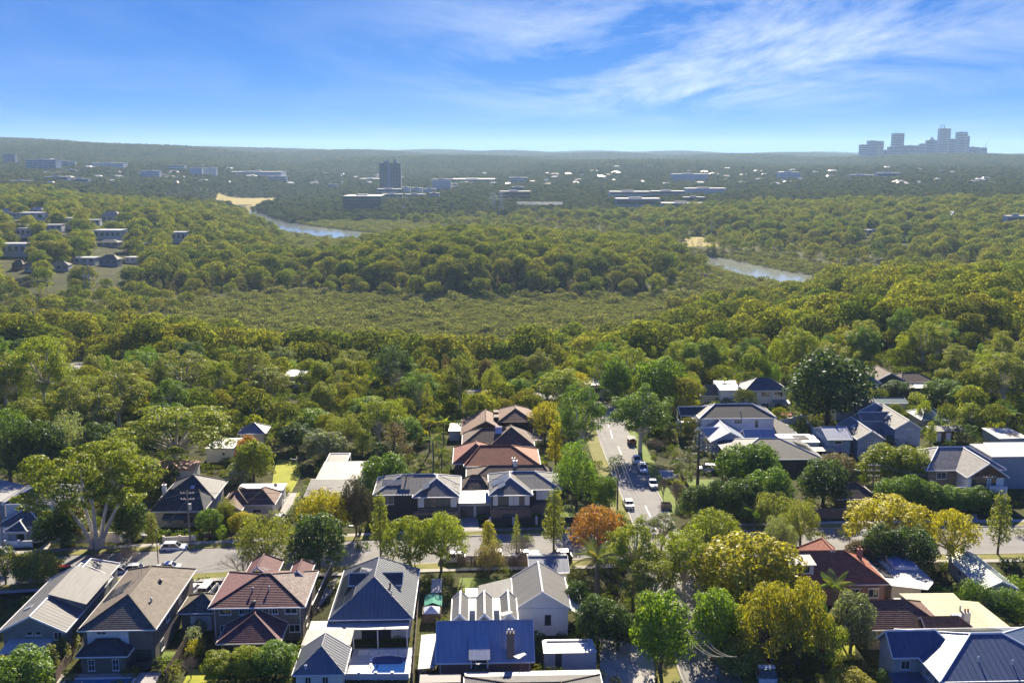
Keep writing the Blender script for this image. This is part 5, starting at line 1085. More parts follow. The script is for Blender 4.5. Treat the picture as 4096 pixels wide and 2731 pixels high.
h.win('f', 4.9, -1.4, 3.3, 1.2, 1.8, 1); h.opening('f', 1, -1.4, 2.9, 3.2, 2.2, 'balcony_door', TIMBER_PALE, GLASS, 3, 1, sill=False); b = MB(); b.box(-4, 7.8, -2.6, -2.5, 2.4, 3.5); b.box(-4, 7.8, -2.5, -1.42, 2.3, 2.5); b.build('balcony', WHITE, h.e); h.win('f', -3.8, 3.4, 3.2, 2, 1.4, 2)
b = MB(); b.box(-4, 7.8, -2.52, -1.45, 0, 2.3); b.build('lower_storey', WHITE, h.e); h.win('f', 4.8, -2.52, .4, .9, 1.7, 1, pm=GLASS_BLUE); h.win('f', 6.2, -2.52, .4, .9, 1.7, 1, pm=GLASS_BLUE); h.garage('f', -2, -2.52, 3, 2, DARKTRIM)
h = House('grey_modern_building', 'plain grey modern building with pale flat roof at the right edge', zk(1985, 1170), zk(2352, 1170), 7)
h.walls(.5, 16, .4, 10, 0, 6.9, GREYR); h.sheet([(.3, .2, 7), (16.4, .2, 7), (16.4, 10.2, 7.1), (3.6, 10.2, 7.1)], M_PALE, .18); h.sheet([(-8, 7, 4.6), (3.4, 7, 4.6), (4.2, 13, 4.7), (-7.5, 13, 4.7)], M_PALEGREEN, .15, 'rear_roof'); h.walls(-7.6, .45, 7.3, 12.6, 0, 4.5, GREYR, 'rear_wall'); h.win('f', -4, 7.3, 2.6, 2.4, 1.1, 2)
h = House('teal_hip_cottage', 'cottage under a dark teal metal hip roof in the right hand garden', zk(1230, 765), zk(1560, 765), 2.5)
h.walls(.4, h.W-.4, .4, 8, 0, 2.5, CREAM); h.start_roof(M_TEAL, style='corr', trim=WHITE); h.gable_roof(0, h.W, 0, 9, 2.5, 2.0, 'x', 3, 3); h.end_roof(M_TEAL, .1)
h = House('green_garage', 'long low garage with a green sheet roof behind the teal cottage', zk(740, 580), zk(1090, 580), 2.8, cat='garage')
h.walls(.3, h.W-.3, .3, 4.6, 0, 2.7, CREAM); h.start_roof(M_GREEN, style='corr', trim=WHITE); h.gable_roof(0, h.W, 0, 5.4, 2.7, .9, 'x', wall=CREAM); h.end_roof(M_GREEN, .1)
h = House('brown_garden_shed', 'brown timber shed with two white doors and a grey roof', zk(1350, 890), zk(1730, 890), 2.6, cat='shed')
h.walls(.3, 5.4, .4, 4, 0, 2.55, GABLE_WOOD); h.sheet([(-.2, 0, 2.6), (8.4, 0, 2.6), (8.6, 4.4, 2.85), (.2, 4.4, 2.85)], M_GREY, .1); h.door('f', 1.2, .4, 1.2, 2.1, WHITE, WHITE); h.door('f', 3.6, .4, 1.2, 2.1, WHITE, WHITE)
for x in (6.2, 7.2, 8.2):
    b = MB(); b.box(x, x+.08, .1, .18, 0, 2.55); b.build('post', WHITE, h.e)
h = House('white_flat_garage', 'long building with a white flat roof and shaded grey wall, right edge', zk(1880, 850), zk(2050, 965), 3, cat='building')
q = [h.loc(*zk(*k), 3) for k in ((1885, 850), (2180, 850), (2420, 960), (2080, 968))]; h.sheet([(x, y, 3) for x, y in q], M_WHITE, .15); b = MB(); b.prism([(x*.96+.3, y*.96-.2) for x, y in q], 0, 2.86); b.build('wall', GREYR, h.e)
h = House('low_dark_tile_house', 'low dark tiled house behind a wall, in front of the green court', zl(380, 400), zl(750, 400), 2.8)
h.walls(.4, h.W-.4, .5, 7, 0, 2.8, BRICK_BROWN); h.start_roof(T_DKBROWN, trim=WHITE); h.gable_roof(-1, h.W+.3, 0, 7.6, 2.8, 2.0, 'x', 2, 3); h.end_roof(); h.win('f', 2, .5, 1, 1.4, 1.1, 2)
# ---- houses in the trees on the left
h = House('solar_roof_house', 'house with solar panels on a dark tile roof among the left hand trees', (490, 1412), (585, 1412), 3)
h.walls(.4, 10, .5, 9, 0, 3, WHITE); h.start_roof(T_SLATE, trim=WHITE); h.gable_roof(-.5, 10.5, 0, 9.6, 3, 2.2, 'x', 3, 0, wall=WHITE); h.end_roof(); h.solar(0, 3.5, 1.2, 4, 2); h.sheet([(7, -4, 2.6), (14, -4, 2.6), (13.5, .4, 3), (7, .4, 3)], M_WHITE, .12, 'white_awning')
for x in (7.3, 13.4):
    b = MB(); b.box(x, x+.1, -3.8, -3.7, 0, 2.6); b.build('post', WHITE, h.e)
h = House('striped_roof_house', 'small house with a sunlit striped grey roof in the left hand trees', (292, 1668), (392, 1668), 3)
h.walls(.4, 9, .5, 8, 0, 3, BRICK_DARK); h.start_roof(T_GREY, trim=WHITE); h.gable_roof(0, 9.4, 0, 8.6, 3, 1.7, 'x', 3.2, 3.2); h.end_roof(); h.win('f', 3, .5, 1, 1.6, 1.2, 2)
h = House('white_backyard_house', 'small white flat-roofed cottage behind the orange-topped tree', zg(60, 200), zg(250, 200), 3.4)
h.walls(0, 6, .2, 7, 0, 3.3, WHITE); h.sheet([(-.2, 0, 3.4), (6.3, 0, 3.4), (7, 7.4, 3.7), (.4, 7.4, 3.7)], M_WHITE, .12); h.win('f', 3.6, .2, 1.7, .7, .7, 1)
h = House('grey_hidden_cottage', 'grey hip-roofed cottage half hidden in the trees left of the lawn', (950, 1735), (1035, 1735), 3)
h.walls(.4, 6, .5, 6, 0, 3, CREAM); h.start_roof(M_SLATE_L, style='corr', trim=WHITE); h.gable_roof(0, 6.6, 0, 6.6, 3, 1.8, 'x', 3.2, 3.2); h.end_roof()
for nm, lb, a, b2, hh in (('white_bush_house', 'white house front glimpsed between trees left of centre, upper one', (1010, 1462), (1060, 1462), 4), ('white_bush_house', 'white flat house glimpsed through the gums left of centre, lower one', (1135, 1505), (1215, 1505), 4), ('cream_bush_house', 'cream flat-roofed house in the trees beyond the end of the side street', (2345, 1540), (2430, 1540), 4), ('cream_bush_house', 'low white roof beyond the left hand road', (30, 1435), (92, 1435), 3.4), ('cream_bush_house', 'pale roof glimpsed above the red car on the left road', (120, 1385), (150, 1385), 3)):
    h = House(nm, lb, a, b2, hh); w = h.W; h.walls(.2, w-.2, .3, 8, 0, hh-.1, CREAM); h.sheet([(-.2, 0, hh), (w+.2, 0, hh), (w+.4, 8.5, hh+.3), (0, 8.5, hh+.3)], M_WHITE, .14); h.win('f', w*.3, .3, hh*.4, w*.4, hh*.35, 3)
# ------------------------------------------------------------------ trees one can tell apart
TREE = {}
EXCL_SOLID = list(EXCL)
def limb_path(a, b, sag=.15, n=4):
    a = Vector(a); b = Vector(b); out = []
    for k in range(n+1):
        t = k/n; p = a.lerp(b, t); p.z += sag*(b-a).length*sin(pi*t)*(-.5 if random.random() < .3 else .6); p.x += random.uniform(-.08, .08)*(0 < k < n); out.append(p)
    return out
def make_tree(kind):
    """returns (trunk mesh, crown mesh, width, height)"""
    T = MB(); bark = BARK
    if kind == 'broad':
        W, H = 8, 8; cl = shell_clumps(40, 3.1, 4.3, 2.9, 1.15, lo=-.75, jitter=.2, flat=.85); cl += [(0, 0, 4.2, 2.4, 2.4, 2.2)]
        V = leaves(cl, 12, .35, up=.5, rand=.5, lift=.2, fill=.08, asp=.65); T.tube([(0, 0, -.3), (.1, 0, 1.5), (0, .1, 3.2)], [.32, .25, .18], 7)
        for c in cl[::4]: T.tube(limb_path((0, 0, 2.0), c[:3]), [.14, .11, .08, .06, .04], 5)
    elif kind == 'gum':
        W, H = 12, 14; bark = BARK_PALE; cl = []; tips = shell_clumps(26, 4.4, 8.4, 4.4, 1.55, lo=-.6, jitter=.28, flat=.65)
        for c in tips:
            cl.append(c)
            for _ in range(3): cl.append((c[0]+random.gauss(0, 1.0), c[1]+random.gauss(0, 1.0), c[2]+random.gauss(0, .6), .95, .95, .65))
        V = leaves(cl, 8.5, .42, up=.6, rand=.55, lift=.2, fill=.1, asp=.45, droop=.1)
        T.tube([(0, 0, -.3), (.1, .05, 2.5), (.0, .1, 5)], [.42, .33, .28], 8)
        fork = [(0, .1, 5)]
        for c in tips: T.tube(limb_path((0, .1, random.uniform(3.6, 5.4)), (c[0]*.92, c[1]*.92, c[2]-.3), .1), [.2, .16, .12, .08, .05], 5)
    elif kind == 'gumbig':
        W, H = 22, 20; bark = BARK_PALE; cl = []; tips = shell_clumps(46, 8.6, 12.6, 5.6, 1.75, lo=-.42, jitter=.22, flat=.6)
        for c in tips:
            cl.append(c)
            for _ in range(4): cl.append((c[0]+random.gauss(0, 1.2), c[1]+random.gauss(0, 1.2), c[2]+random.gauss(0, .6), .95, .95, .6))
        V = leaves(cl, 8, .48, up=.6, rand=.55, lift=.2, fill=.1, asp=.5, droop=.15)
        stems = [((-.6, 0), (-5.5, -1, 10.5)), ((-.2, .3), (-2.6, 2, 12)), ((.1, -.3), (.2, -1.4, 12)), ((.5, 0), (3, .6, 12.5)), ((.7, .2), (6, 1, 10.5))]
        for (bx, by), tp in stems:
            T.tube([(bx, by, -.4), (bx*1.3, by, 2), (bx+(tp[0]-bx)*.25, by+tp[1]*.2, 4.8), (tp[0]*.62, tp[1]*.6, 8.2), tp], [.42, .36, .30, .22, .12], 8)
            for c in tips:
                if (Vector(c[:3])-Vector(tp)).length < 5.2: T.tube(limb_path((tp[0]*.7, tp[1]*.7, 8.6), (c[0]*.95, c[1]*.95, c[2]-.3), .08), [.14, .11, .09, .06, .04], 5)
    elif kind == 'umbrella':
        W, H = 10, 7; cl = []
        for c in shell_clumps(40, 4.2, 3.7, 2.7, 1.05, lo=-.3, jitter=.15, flat=.6): cl += [c, (c[0]*.9+random.gauss(0, .6), c[1]*.9+random.gauss(0, .6), c[2]-.6, .85, .85, .5)]
        V = leaves(cl, 11, .35, up=.65, rand=.45, lift=.35, fill=.08, asp=.5)
        T.tube([(0, 0, -.3), (0, 0, 1.4), (.1, 0, 2.4)], [.28, .22, .18], 7)
        for c in cl[::4]: T.tube(limb_path((0, 0, 1.8), (c[0], c[1], c[2]-.2), .1), [.13, .1, .08, .05, .03], 5)
    elif kind == 'column':
        W, H = 4.4, 9; cl = []
        for k in range(26): t = k/25; r = 1.55*(1-.62*t**1.5)*min(1, .55+t*3); a = k*2.4; cl.append((r*.7*cos(a), r*.7*sin(a), 2.2+6.2*t, .85*(1-.35*t), .85*(1-.35*t), .75))
        V = leaves(cl, 12, .32, up=.4, rand=.55, lift=.15, fill=.1, asp=.6); T.tube([(0, 0, -.2), (.03, 0, 3), (0, 0, 7.5)], [.16, .13, .05], 6)
        for c in cl[::3]: T.tube([(0, 0, c[2]-.7), c[:3]], [.05, .02], 4)
    elif kind == 'cone':
        W, H = 3.6, 8; cl = []
        for k in range(34): t = k/33; r = 1.55*(1-t)**.85; a = k*2.4; cl.append((r*.75*cos(a), r*.75*sin(a), .7+7.0*t, .6*(1-.55*t)+.1, .6*(1-.55*t)+.1, .55))
        V = leaves(cl, 8, .3, up=.4, rand=.5, lift=.2, fill=.08, asp=.6); T.tube([(0, 0, -.2), (0, 0, 6)], [.15, .04], 6)
    elif kind == 'pencil':
        W, H = 1.1, 7; cl = [(random.uniform(-.08, .08), random.uniform(-.08, .08), .4+6.3*k/15, .42*(1-.6*(k/15)**2), .42*(1-.6*(k/15)**2), .4) for k in range(16)]
        V = leaves(cl, 16, .2, up=.3, rand=.5, lift=.3, asp=.5); T.tube([(0, 0, -.2), (0, 0, 3)], [.08, .04], 5)
    elif kind == 'pine':
        W, H = 9, 10; cl = []
        for k in range(46):
            t = k/45; r = 3.9*(1-t**1.6)+.2; a = k*2.4; q = random.uniform(.45, 1)
            cl.append((r*q*cos(a), r*q*sin(a), 3+6.6*t, 1.0*(1-.4*t), 1.0*(1-.4*t), .28))
        V = leaves(cl, 6.5, .34, up=.5, rand=.35, lift=.5, asp=.35, fill=.1); T.tube([(0, 0, -.3), (0, 0, 5), (0, 0, 9.2)], [.26, .18, .05], 7)
        for c in cl[::2]: T.tube([(0, 0, c[2]-.3), c[:3]], [.06, .025], 4)
    elif kind == 'shrub':
        W, H = 3, 2.6; cl = shell_clumps(18, 1.05, 1.25, .95, .5, lo=-.8, jitter=.22, flat=.85); V = leaves(cl, 14, .24, up=.5, rand=.55, lift=.2, fill=.1, asp=.6); T.tube([(0, 0, -.1), (0, 0, 1)], [.08, .05], 5)
    elif kind == 'weep':
        W, H = 8, 8; cl = []
        for c in shell_clumps(30, 2.9, 4.7, 2.8, 1.05, lo=-.6, jitter=.25, flat=.8): cl += [c, (c[0]*1.08, c[1]*1.08, c[2]-.8, .75, .75, 1.0)]
        V = leaves(cl, 10, .38, up=.35, rand=.7, lift=.1, fill=.15, asp=.28, droop=.2); T.tube([(0, 0, -.3), (.1, 0, 1.6), (0, 0, 3.4)], [.26, .2, .14], 7)
        for c in cl[::3]: T.tube(limb_path((0, 0, 1.9), c[:3]), [.11, .09, .06, .05, .03], 5)
    elif kind == 'sheoak':
        W, H = 7, 12; cl = []
        for k in range(40): t = k/39; a = k*2.4; r = 2.6*(1-.75*t**1.4)*random.uniform(.5, 1); cl.append((r*cos(a), r*sin(a), 2+9*t, .75, .75, 1.0))
        V = leaves(cl, 5, .42, up=.3, rand=.8, lift=.1, asp=.22, fill=.2, droop=.25); T.tube([(0, 0, -.3), (0, 0, 5), (0, 0, 11)], [.26, .18, .05], 7)
    elif kind == 'bare':
        W, H = 5, 5.5; bark = BARK_GREY; twigs = MB()
        def grow(p, d, l, r, dep):
            q = p+d*l; (T if dep < 2 else twigs).tube([p, p.lerp(q, .5)+Vector((random.gauss(0, .04), random.gauss(0, .04), 0))*l, q], [r, r*.85, r*.68], 4, cap=False)
            if dep > 5: return
            for _ in range(3 if dep < 4 else 2):
                nd = (d+Vector((random.gauss(0, .42), random.gauss(0, .42), random.gauss(.12, .22)))).normalized(); grow(q, nd, l*random.uniform(.68, .86), r*.62, dep+1)
        for _ in range(4): grow(Vector((0, 0, -.1)), Vector((random.gauss(0, .25), random.gauss(0, .25), 1)).normalized(), 1.25, .085, 0)
        return T.data('trunk', bark), twigs.data('twigs', mat('twig', (.22, .17, .13), .95, .3, 2)), W, H
    return T.data('trunk', bark), quads_mesh('crown', V, LEAF), W, H
def proto_for(kind, i):
    key = (kind, i)
    if key not in TREE: TREE[key] = make_tree(kind)
    return TREE[key]
COLS = dict(yg=(.28, .31, .026), yel=(.44, .38, .022), grn=(.16, .24, .032), dkg=(.085, .13, .03), oli=(.26, .27, .05), grey=(.22, .24, .12), org=(.42, .20, .04), brn=(.17, .125, .07), lime=(.22, .31, .025), sil=(.27, .30, .19), bro=(.25, .20, .09), ygo=(.36, .32, .03))
NVAR = dict(broad=3, gum=3, umbrella=2, column=2, weep=2, shrub=2, bare=3, cone=1, pine=1, sheoak=2)
NTREE = [0]
def tree_at(kind, x, y, z, w, hgt, colr, label, group=None, name=None, rz=None):
    i = NTREE[0] % NVAR.get(kind, 1); NTREE[0] += 1
    tm, cm, W, H = proto_for(kind, i)
    nm = name or dict(broad='broadleaf_tree', gum='gum_tree', gumbig='gum_tree', umbrella='spreading_tree', column='street_tree', cone='conical_tree', pencil='pencil_cypress', pine='pine_tree', shrub='shrub', weep='feathery_tree', sheoak='sheoak_tree', bare='bare_tree')[kind]
    e = empty(nm, (x, y, z), random.uniform(0, 6.28) if rz is None else rz, label, 'shrub' if kind == 'shrub' else 'tree', group)
    e.scale = (w/W, w/W, hgt/H)
    t = link('trunk', tm, e); c = link('twigs' if kind == 'bare' else 'crown', cm, e)
    k = random.uniform(.9, 1.12); c.color = (*[q*k for q in (COLS[colr] if isinstance(colr, str) else colr)], 1)
    EXCL.append((x, y, w*.42))
    return e
def tree(kind, u, vb, vt, wpx, colr, label, group=None, **kw):
    p = PG(u, vb); ztop = at_depth(u, vt, p.y).z; w = wpx/px_per_m(p.x, p.y, p.z+3)*(1.0 if kind in ('bare', 'pencil', 'column', 'cone') else 1.14); hgt = max(.8, ztop-p.z)*1.03
    return tree_at(kind, p.x, p.y, p.z, w, hgt, colr, label, group, **kw)
N = tree
N('gumbig', 388, 2206, 1772, 490, 'yg', 'huge pale-trunked gum with five white stems on the street verge', rz=.2)
N('broad', 250, 2190, 2030, 185, 'dkg', 'dark bushy tree with tan fence behind, left under the huge gum')
N('broad', 300, 2170, 2025, 90, 'org', 'small orange-tinted tree behind the huge gum trunk')
N('broad', 530, 2180, 2000, 120, 'dkg', 'dark rounded tree right behind the white gum stems')
N('column', 612, 2190, 2053, 78, 'oli', 'thin olive street tree beside the white car')
N('shrub', 535, 2168, 2090, 62, 'oli', 'olive shrub hiding the car in the driveway')
N('weep', 45, 1955, 1650, 220, 'dkg', 'tall dark tree at the left edge above the grey shed')
N('broad', 170, 1935, 1690, 190, 'dkg', 'dark tree behind the huge gum, left of the flat shed')
N('weep', 260, 1900, 1670, 190, 'grey', 'grey-green tree below the striped-roof house')
N('broad', 400, 1880, 1700, 170, 'dkg', 'dark green tree just right of the striped-roof house')
N('gum', 706, 1885, 1635, 370, 'yg', 'wide yellow-green gum spreading over the terracotta carport')
N('shrub', 685, 1938, 1866, 75, 'dkg', 'dark round shrub beside the carport')
N('broad', 838, 2150, 2042, 95, 'grn', 'green round bush left of the brown hip cottage front')
N('bare', 775, 2115, 2030, 70, 'brn', 'bare pale bush in front of the charcoal roof')
N('bare', 395, 2290, 2185, 85, 'brn', 'leafless shrub at the foot of the huge gum')
N('bare', 508, 2268, 2180, 95, 'brn', 'leafless shrub by the street below the white car')
N('broad', 150, 2333, 2212, 165, 'oli', 'rounded olive tree beside the red car')
N('weep', 25, 2345, 2190, 115, 'oli', 'light olive tree at the left edge of the street')
for u, vb, vt in ((318, 2570, 2462), (290, 2610, 2500), (255, 2655, 2545), (212, 2705, 2580)): N('column', u, vb, vt, 88, 'oli', 'tall clipped conifer in the hedge between the two left houses', 'conifer hedge between the left houses', name='hedge_conifer')
N('broad', 95, 2790, 2615, 230, 'grn', 'big green bush in the bottom left corner')
N('broad', 8, 2760, 2625, 120, 'oli', 'olive bush cut by the bottom left edge')
N('shrub', 785, 2622, 2555, 72, 'yel', 'bright yellow shrub on the fence between grey and purple houses')
for u, vb, vt in ((800, 2540, 2480), (775, 2580, 2505)): N('shrub', u, vb, vt, 65, 'sil', 'silver-green hedge plant along the timber fence', 'silver hedge along the fence')
N('bare', 765, 2712, 2615, 90, 'brn', 'thin leafless tree in the yard below the yellow shrub')
N('broad', 880, 2712, 2615, 130, 'yg', 'yellow-green bush, left one of the three in front of the purple house')
N('broad', 990, 2705, 2590, 125, 'yg', 'yellow-green bush, middle one of the three in front of the purple house')
N('broad', 1105, 2705, 2578, 160, 'grn', 'larger green bush, right one of the three in front of the purple house')
N('shrub', 1000, 2720, 2655, 90, 'yel', 'low yellow shrub in front of the three bushes')
N('bare', 985, 2305, 2200, 200, 'brn', 'wide leafless tree behind the purple roof')
N('broad', 1275, 2292, 2065, 198, 'dkg', 'very dark round street tree behind the slate-roofed house')
N('weep', 1068, 2278, 2075, 220, 'oli', 'pale feathery street tree left of the very dark round one')
N('umbrella', 1290, 2165, 1968, 190, 'yel', 'golden yellow tree across the street')
N('bare', 1440, 2145, 1905, 140, 'brn', 'tall leafless tree left of the duplex')
N('weep', 1425, 2150, 1930, 120, (.06, .055, .035), 'dark brown thin tree standing with the leafless one by the duplex')
N('broad', 1545, 1990, 1822, 170, 'grn', 'green tree behind the left duplex roof')
N('column', 1523, 2228, 1980, 112, 'oli', 'tall slender olive street tree left of the duplex')
N('umbrella', 1640, 2292, 2075, 210, 'yg', 'wide yellow-green street tree in front of the left duplex half')
N('umbrella', 1765, 2285, 2065, 190, 'yg', 'yellow-green street tree touching the duplex driveway')
N('broad', 973, 2145, 2053, 96, 'yel', 'round yellow ball tree in front of the brown hip cottage')
N('shrub', 890, 2168, 2105, 52, 'lime', 'small lime shrub left of the yellow ball tree')
N('weep', 905, 2112, 2000, 75, 'oli', 'thin willowy tree at the left corner of the brown hip cottage')
N('bare', 1040, 2110, 2040, 90, 'bro', 'leafless bush against the brown hip cottage')
N('shrub', 955, 1948, 1862, 102, 'sil', 'silver-leaved round bush behind the brown hip cottage')
N('broad', 1015, 1930, 1765, 140, 'yg', 'yellow-green tree left of the bright lawn')
N('broad', 995, 1900, 1752, 95, 'org', 'orange autumn crown left of the bright lawn')
N('broad', 1295, 1842, 1725, 150, 'grey', 'round grey-green flowering tree at the top of the bright lawn')
N('sheoak', 1580, 1865, 1688, 190, 'brn', 'brown thin-leaved tree behind the weathered roof')
N('column', 1450, 1832, 1718, 78, 'yg', 'bright narrow tree left of the brown one')
N('broad', 1550, 1862, 1770, 112, 'dkg', 'dark glossy magnolia in front of the brown tree')
N('shrub', 1875, 1738, 1675, 98, 'dkg', 'dark round shrub left of the brown gable')
N('umbrella', 2180, 1765, 1615, 120, 'yel', 'upper yellow tree beside the side street')
N('column', 2222, 1885, 1690, 100, 'yel', 'tall narrow yellow tree beside the brown roofs')
N('gum', 2320, 1860, 1560, 170, 'grn', 'tall green gum between the yellow trees and the side street')
N('weep', 2305, 2040, 1790, 158, 'grn', 'big rounded green tree right of the duplex')
N('broad', 2420, 2045, 1905, 90, 'grn', 'green tree at the kerb by the wooden pole')
N('shrub', 2140, 1880, 1828, 68, 'yg', 'yellow-green bush beside the red-brown hips')
N('column', 2215, 2215, 1962, 130, 'oli', 'tall airy street tree in front of the right duplex half')
N('column', 1955, 2228, 2085, 98, 'ygo', 'yellow-topped street tree beside the garage driveway')
N('cone', 2066, 2205, 2065, 60, 'oli', 'slim conical street tree in front of the duplex brickwork')
N('bare', 2080, 2262, 2130, 140, 'brn', 'grey leafless bush by the parked cars')
N('weep', 1957, 2292, 2180, 110, 'bro', 'bronze bush hiding a parked car')
N('umbrella', 2390, 2248, 2035, 190, 'org', 'orange-brown autumn tree on the street corner')
N('gum', 2560, 1812, 1560, 240, 'grn', 'tall ivy-green gum right of the side street')
N('pine', 2790, 1948, 1715, 215, (.105, .105, .045), 'layered olive pine in front of the white house')
N('bare', 2632, 1802, 1750, 80, 'org', 'orange-brown leafless tree at the driveway of the white house')
N('broad', 2950, 1965, 1790, 170, 'grn', 'green tree in front of the white glaring roof, left one')
N('broad', 3030, 1950, 1775, 150, 'grn', 'green tree in front of the black striped roof, right one')
N('shrub', 2462, 1885, 1822, 68, 'lime', 'round lime bush at the bend of the side street')
N('bare', 2652, 2000, 1895, 58, 'brn', 'small leafless verge tree, farther of two')
N('bare', 2703, 2014, 1912, 68, 'brn', 'vase-shaped leafless verge tree, nearer of two')
N('broad', 2790, 2080, 1945, 120, 'dkg', 'dark hedge tree nearest the side street corner')
N('broad', 2870, 2085, 1930, 130, 'dkg', 'dark hedge tree second from the corner')
N('broad', 2960, 2065, 1915, 130, 'dkg', 'dark hedge tree third from the corner')
N('broad', 3075, 2050, 1880, 170, 'grn', 'green crown at the front of the dark brick wall')
N('weep', 3090, 2118, 1985, 160, 'oli', 'olive tree behind the banana palm')
N('umbrella', 2850, 2265, 2050, 200, 'yg', 'yellow-green tree at the street corner right of the side street')
N('gum', 2645, 2195, 2062, 115, 'grey', 'small pale gum in the middle of the junction')
N('gum', 2530, 2395, 2090, 220, 'yg', 'green gum left of the road cones')
N('gum', 2735, 2400, 2130, 230, 'yg', 'gum right of the road cones')
N('broad', 2990, 2470, 2150, 360, 'ygo', 'great dense fig tree with a yellow top')
N('weep', 3115, 2255, 2075, 120, 'grey', 'greyish tree behind the great fig')
N('broad', 2640, 2690, 2380, 210, 'lime', 'lime-topped street tree left of the overhead wires')
N('broad', 2860, 2620, 2365, 200, 'lime', 'lime-topped street tree right of the overhead wires')
N('umbrella', 3075, 2690, 2345, 230, 'ygo', 'golden-olive tree over the parked truck')
N('umbrella', 3190, 2680, 2330, 200, 'ygo', 'golden-olive tree left of the fan palm')
N('broad', 2390, 2570, 2390, 165, 'dkg', 'dark tree right of the white gable house')
N('broad', 2470, 2600, 2440, 130, 'dkg', 'dark tree between the white gable and the lime street tree')
N('broad', 3400, 2610, 2380, 170, 'grey', 'grey-green flowering tree in front of the brown tile house')
N('umbrella', 3290, 2690, 2480, 170, 'yg', 'yellow-green tree below the fan palm')
N('umbrella', 3390, 2790, 2680, 170, 'ygo', 'golden bush at the bottom edge')
N('shrub', 3530, 2765, 2675, 60, 'grn', 'green shrub beside the blue hip house')
N('umbrella', 3545, 2205, 1998, 305, 'yel', 'broad flat-topped yellow tree on the far verge')
N('broad', 3520, 2285, 2110, 150, 'dkg', 'dark tree under the flat-topped yellow one, left')
N('broad', 3640, 2295, 2110, 180, 'dkg', 'dark tree under the flat-topped yellow one, right')
N('umbrella', 3800, 2265, 2045, 175, 'yel', 'tall yellow tree above the green long shed')
N('column', 3990, 2218, 1975, 132, 'oli', 'tall full street tree near the right edge')
for u, vt in ((3560, 1915), (3635, 1905), (3720, 1935), (3790, 1950), (3860, 1955), (3920, 1952)): N('broad', u, 2042, vt, 125, 'grn', 'green hedge tree in front of the pale tile house', 'hedge trees before the pale tile house')
N('broad', 3290, 2025, 1845, 180, 'dkg', 'dark tree left of the low dark tile house')
N('broad', 3540, 1940, 1785, 190, 'yg', 'yellow-green broad tree left of the pale tile house, left crown')
N('broad', 3635, 1945, 1795, 170, 'yg', 'yellow-green broad tree left of the pale tile house, right crown')
N('umbrella', 3345, 1912, 1818, 130, 'bro', 'small bronze tree in front of the blue townhouses')
N('broad', 3310, 1700, 1418, 300, 'dkg', 'giant dark tree left of the blue townhouses')
for u in (3455, 3467, 3479, 3491, 3507): N('pencil', u, 1697, 1612+(u % 5)*8, 16, 'dkg', 'pencil cypress in the row between the blue townhouses', 'pencil cypresses between the townhouses')
N('broad', 3590, 1592, 1525, 110, 'dkg', 'dark round tree in front of the long brown house')
N('shrub', 3665, 1618, 1568, 70, 'yg', 'bright bush right of the teal garage')
N('broad', 3770, 1605, 1517, 130, 'grn', 'green round tree behind the teal hip cottage')
N('broad', 3865, 1630, 1545, 125, 'lime', 'lime round tree behind the teal hip cottage')
N('gum', 4010, 1640, 1418, 200, 'oli', 'pale gum at the right edge above the flat white roof')
N('weep', 3690, 1700, 1610, 60, 'yg', 'thin yellow-green tree in front of the teal hip cottage')
N('shrub', 3740, 1720, 1670, 80, 'grn', 'green hedge bush right of the teal hip cottage')
N('shrub', 3860, 1770, 1700, 90, 'dkg', 'dark bush beside the white flat garage')
N('column', 3720, 1790, 1690, 70, 'yg', 'young yellow-green tree by the brown garden shed')
N('shrub', 3620, 1785, 1725, 70, 'grn', 'green shrub by the end townhouse')
N('shrub', 3560, 1790, 1740, 70, 'dkg', 'dark shrub below the townhouse gable')
N('broad', 3640, 1815, 1780, 50, 'org', 'small red-orange shrub behind the yellow-green broad tree')
N('bare', 4040, 1790, 1715, 90, 'brn', 'leafless tree in front of the white flat garage')
for u, vb, vt, c in ((3590, 2368, 2318, 'grn'), (3640, 2372, 2325, 'dkg'), (3760, 2375, 2345, 'lime'), (3840, 2375, 2335, 'lime')): N('shrub', u, vb, vt, 70, c, 'leafy shrub in the row behind the cream ribbed roof', 'shrubs behind the cream ribbed roof')
N('gum', 30, 1640, 1430, 240, 'oli', 'tall gum with a bare pale trunk at the left edge')
N('gum', 180, 1640, 1365, 200, 'yg', 'gum leaning over the left hand road')
N('broad', 270, 1600, 1520, 110, 'oli', 'olive bush tree below the left hand road, left one')
N('broad', 360, 1600, 1505, 100, 'lime', 'lime bush tree below the left hand road, right one')
N('broad', 120, 1740, 1600, 140, 'oli', 'olive tree left of the striped-roof house')
N('gum', 480, 1720, 1480, 230, 'oli', 'dense gum right of the striped-roof house')
N('gum', 590, 1580, 1410, 200, 'grn', 'gum right of the left hand road bend')
N('gum', 740, 1620, 1420, 230, 'oli', 'gum in front of the solar-roof house')
N('gum', 1080, 1640, 1470, 190, 'oli', 'gum with open crown left of centre')
N('broad', 1250, 1720, 1640, 130, 'lime', 'lime green tree behind the grey-green flowering tree')
N('broad', 1480, 1690, 1590, 160, 'lime', 'brightest green rounded tree near the middle')
N('broad', 1600, 1690, 1620, 110, 'yg', 'yellow-green tree just right of the brightest green one')
N('umbrella', 1955, 1640, 1565, 100, 'yel', 'bright yellow tree behind the brown gable house')
N('umbrella', 2315, 1590, 1490, 90, 'yel', 'golden tree beyond the bend of the side street')
N('broad', 2640, 1640, 1440, 190, 'lime', 'large lime rounded tree behind the bend of the side street')
N('bare', 2640, 1690, 1610, 110, 'sil', 'silvery leafless tree under the large lime tree')
N('broad', 2465, 1625, 1440, 120, 'grn', 'tall green tree left of the large lime tree')
N('broad', 3400, 1400, 1290, 110, 'yel', 'golden crown in the wooded ridge on the right')
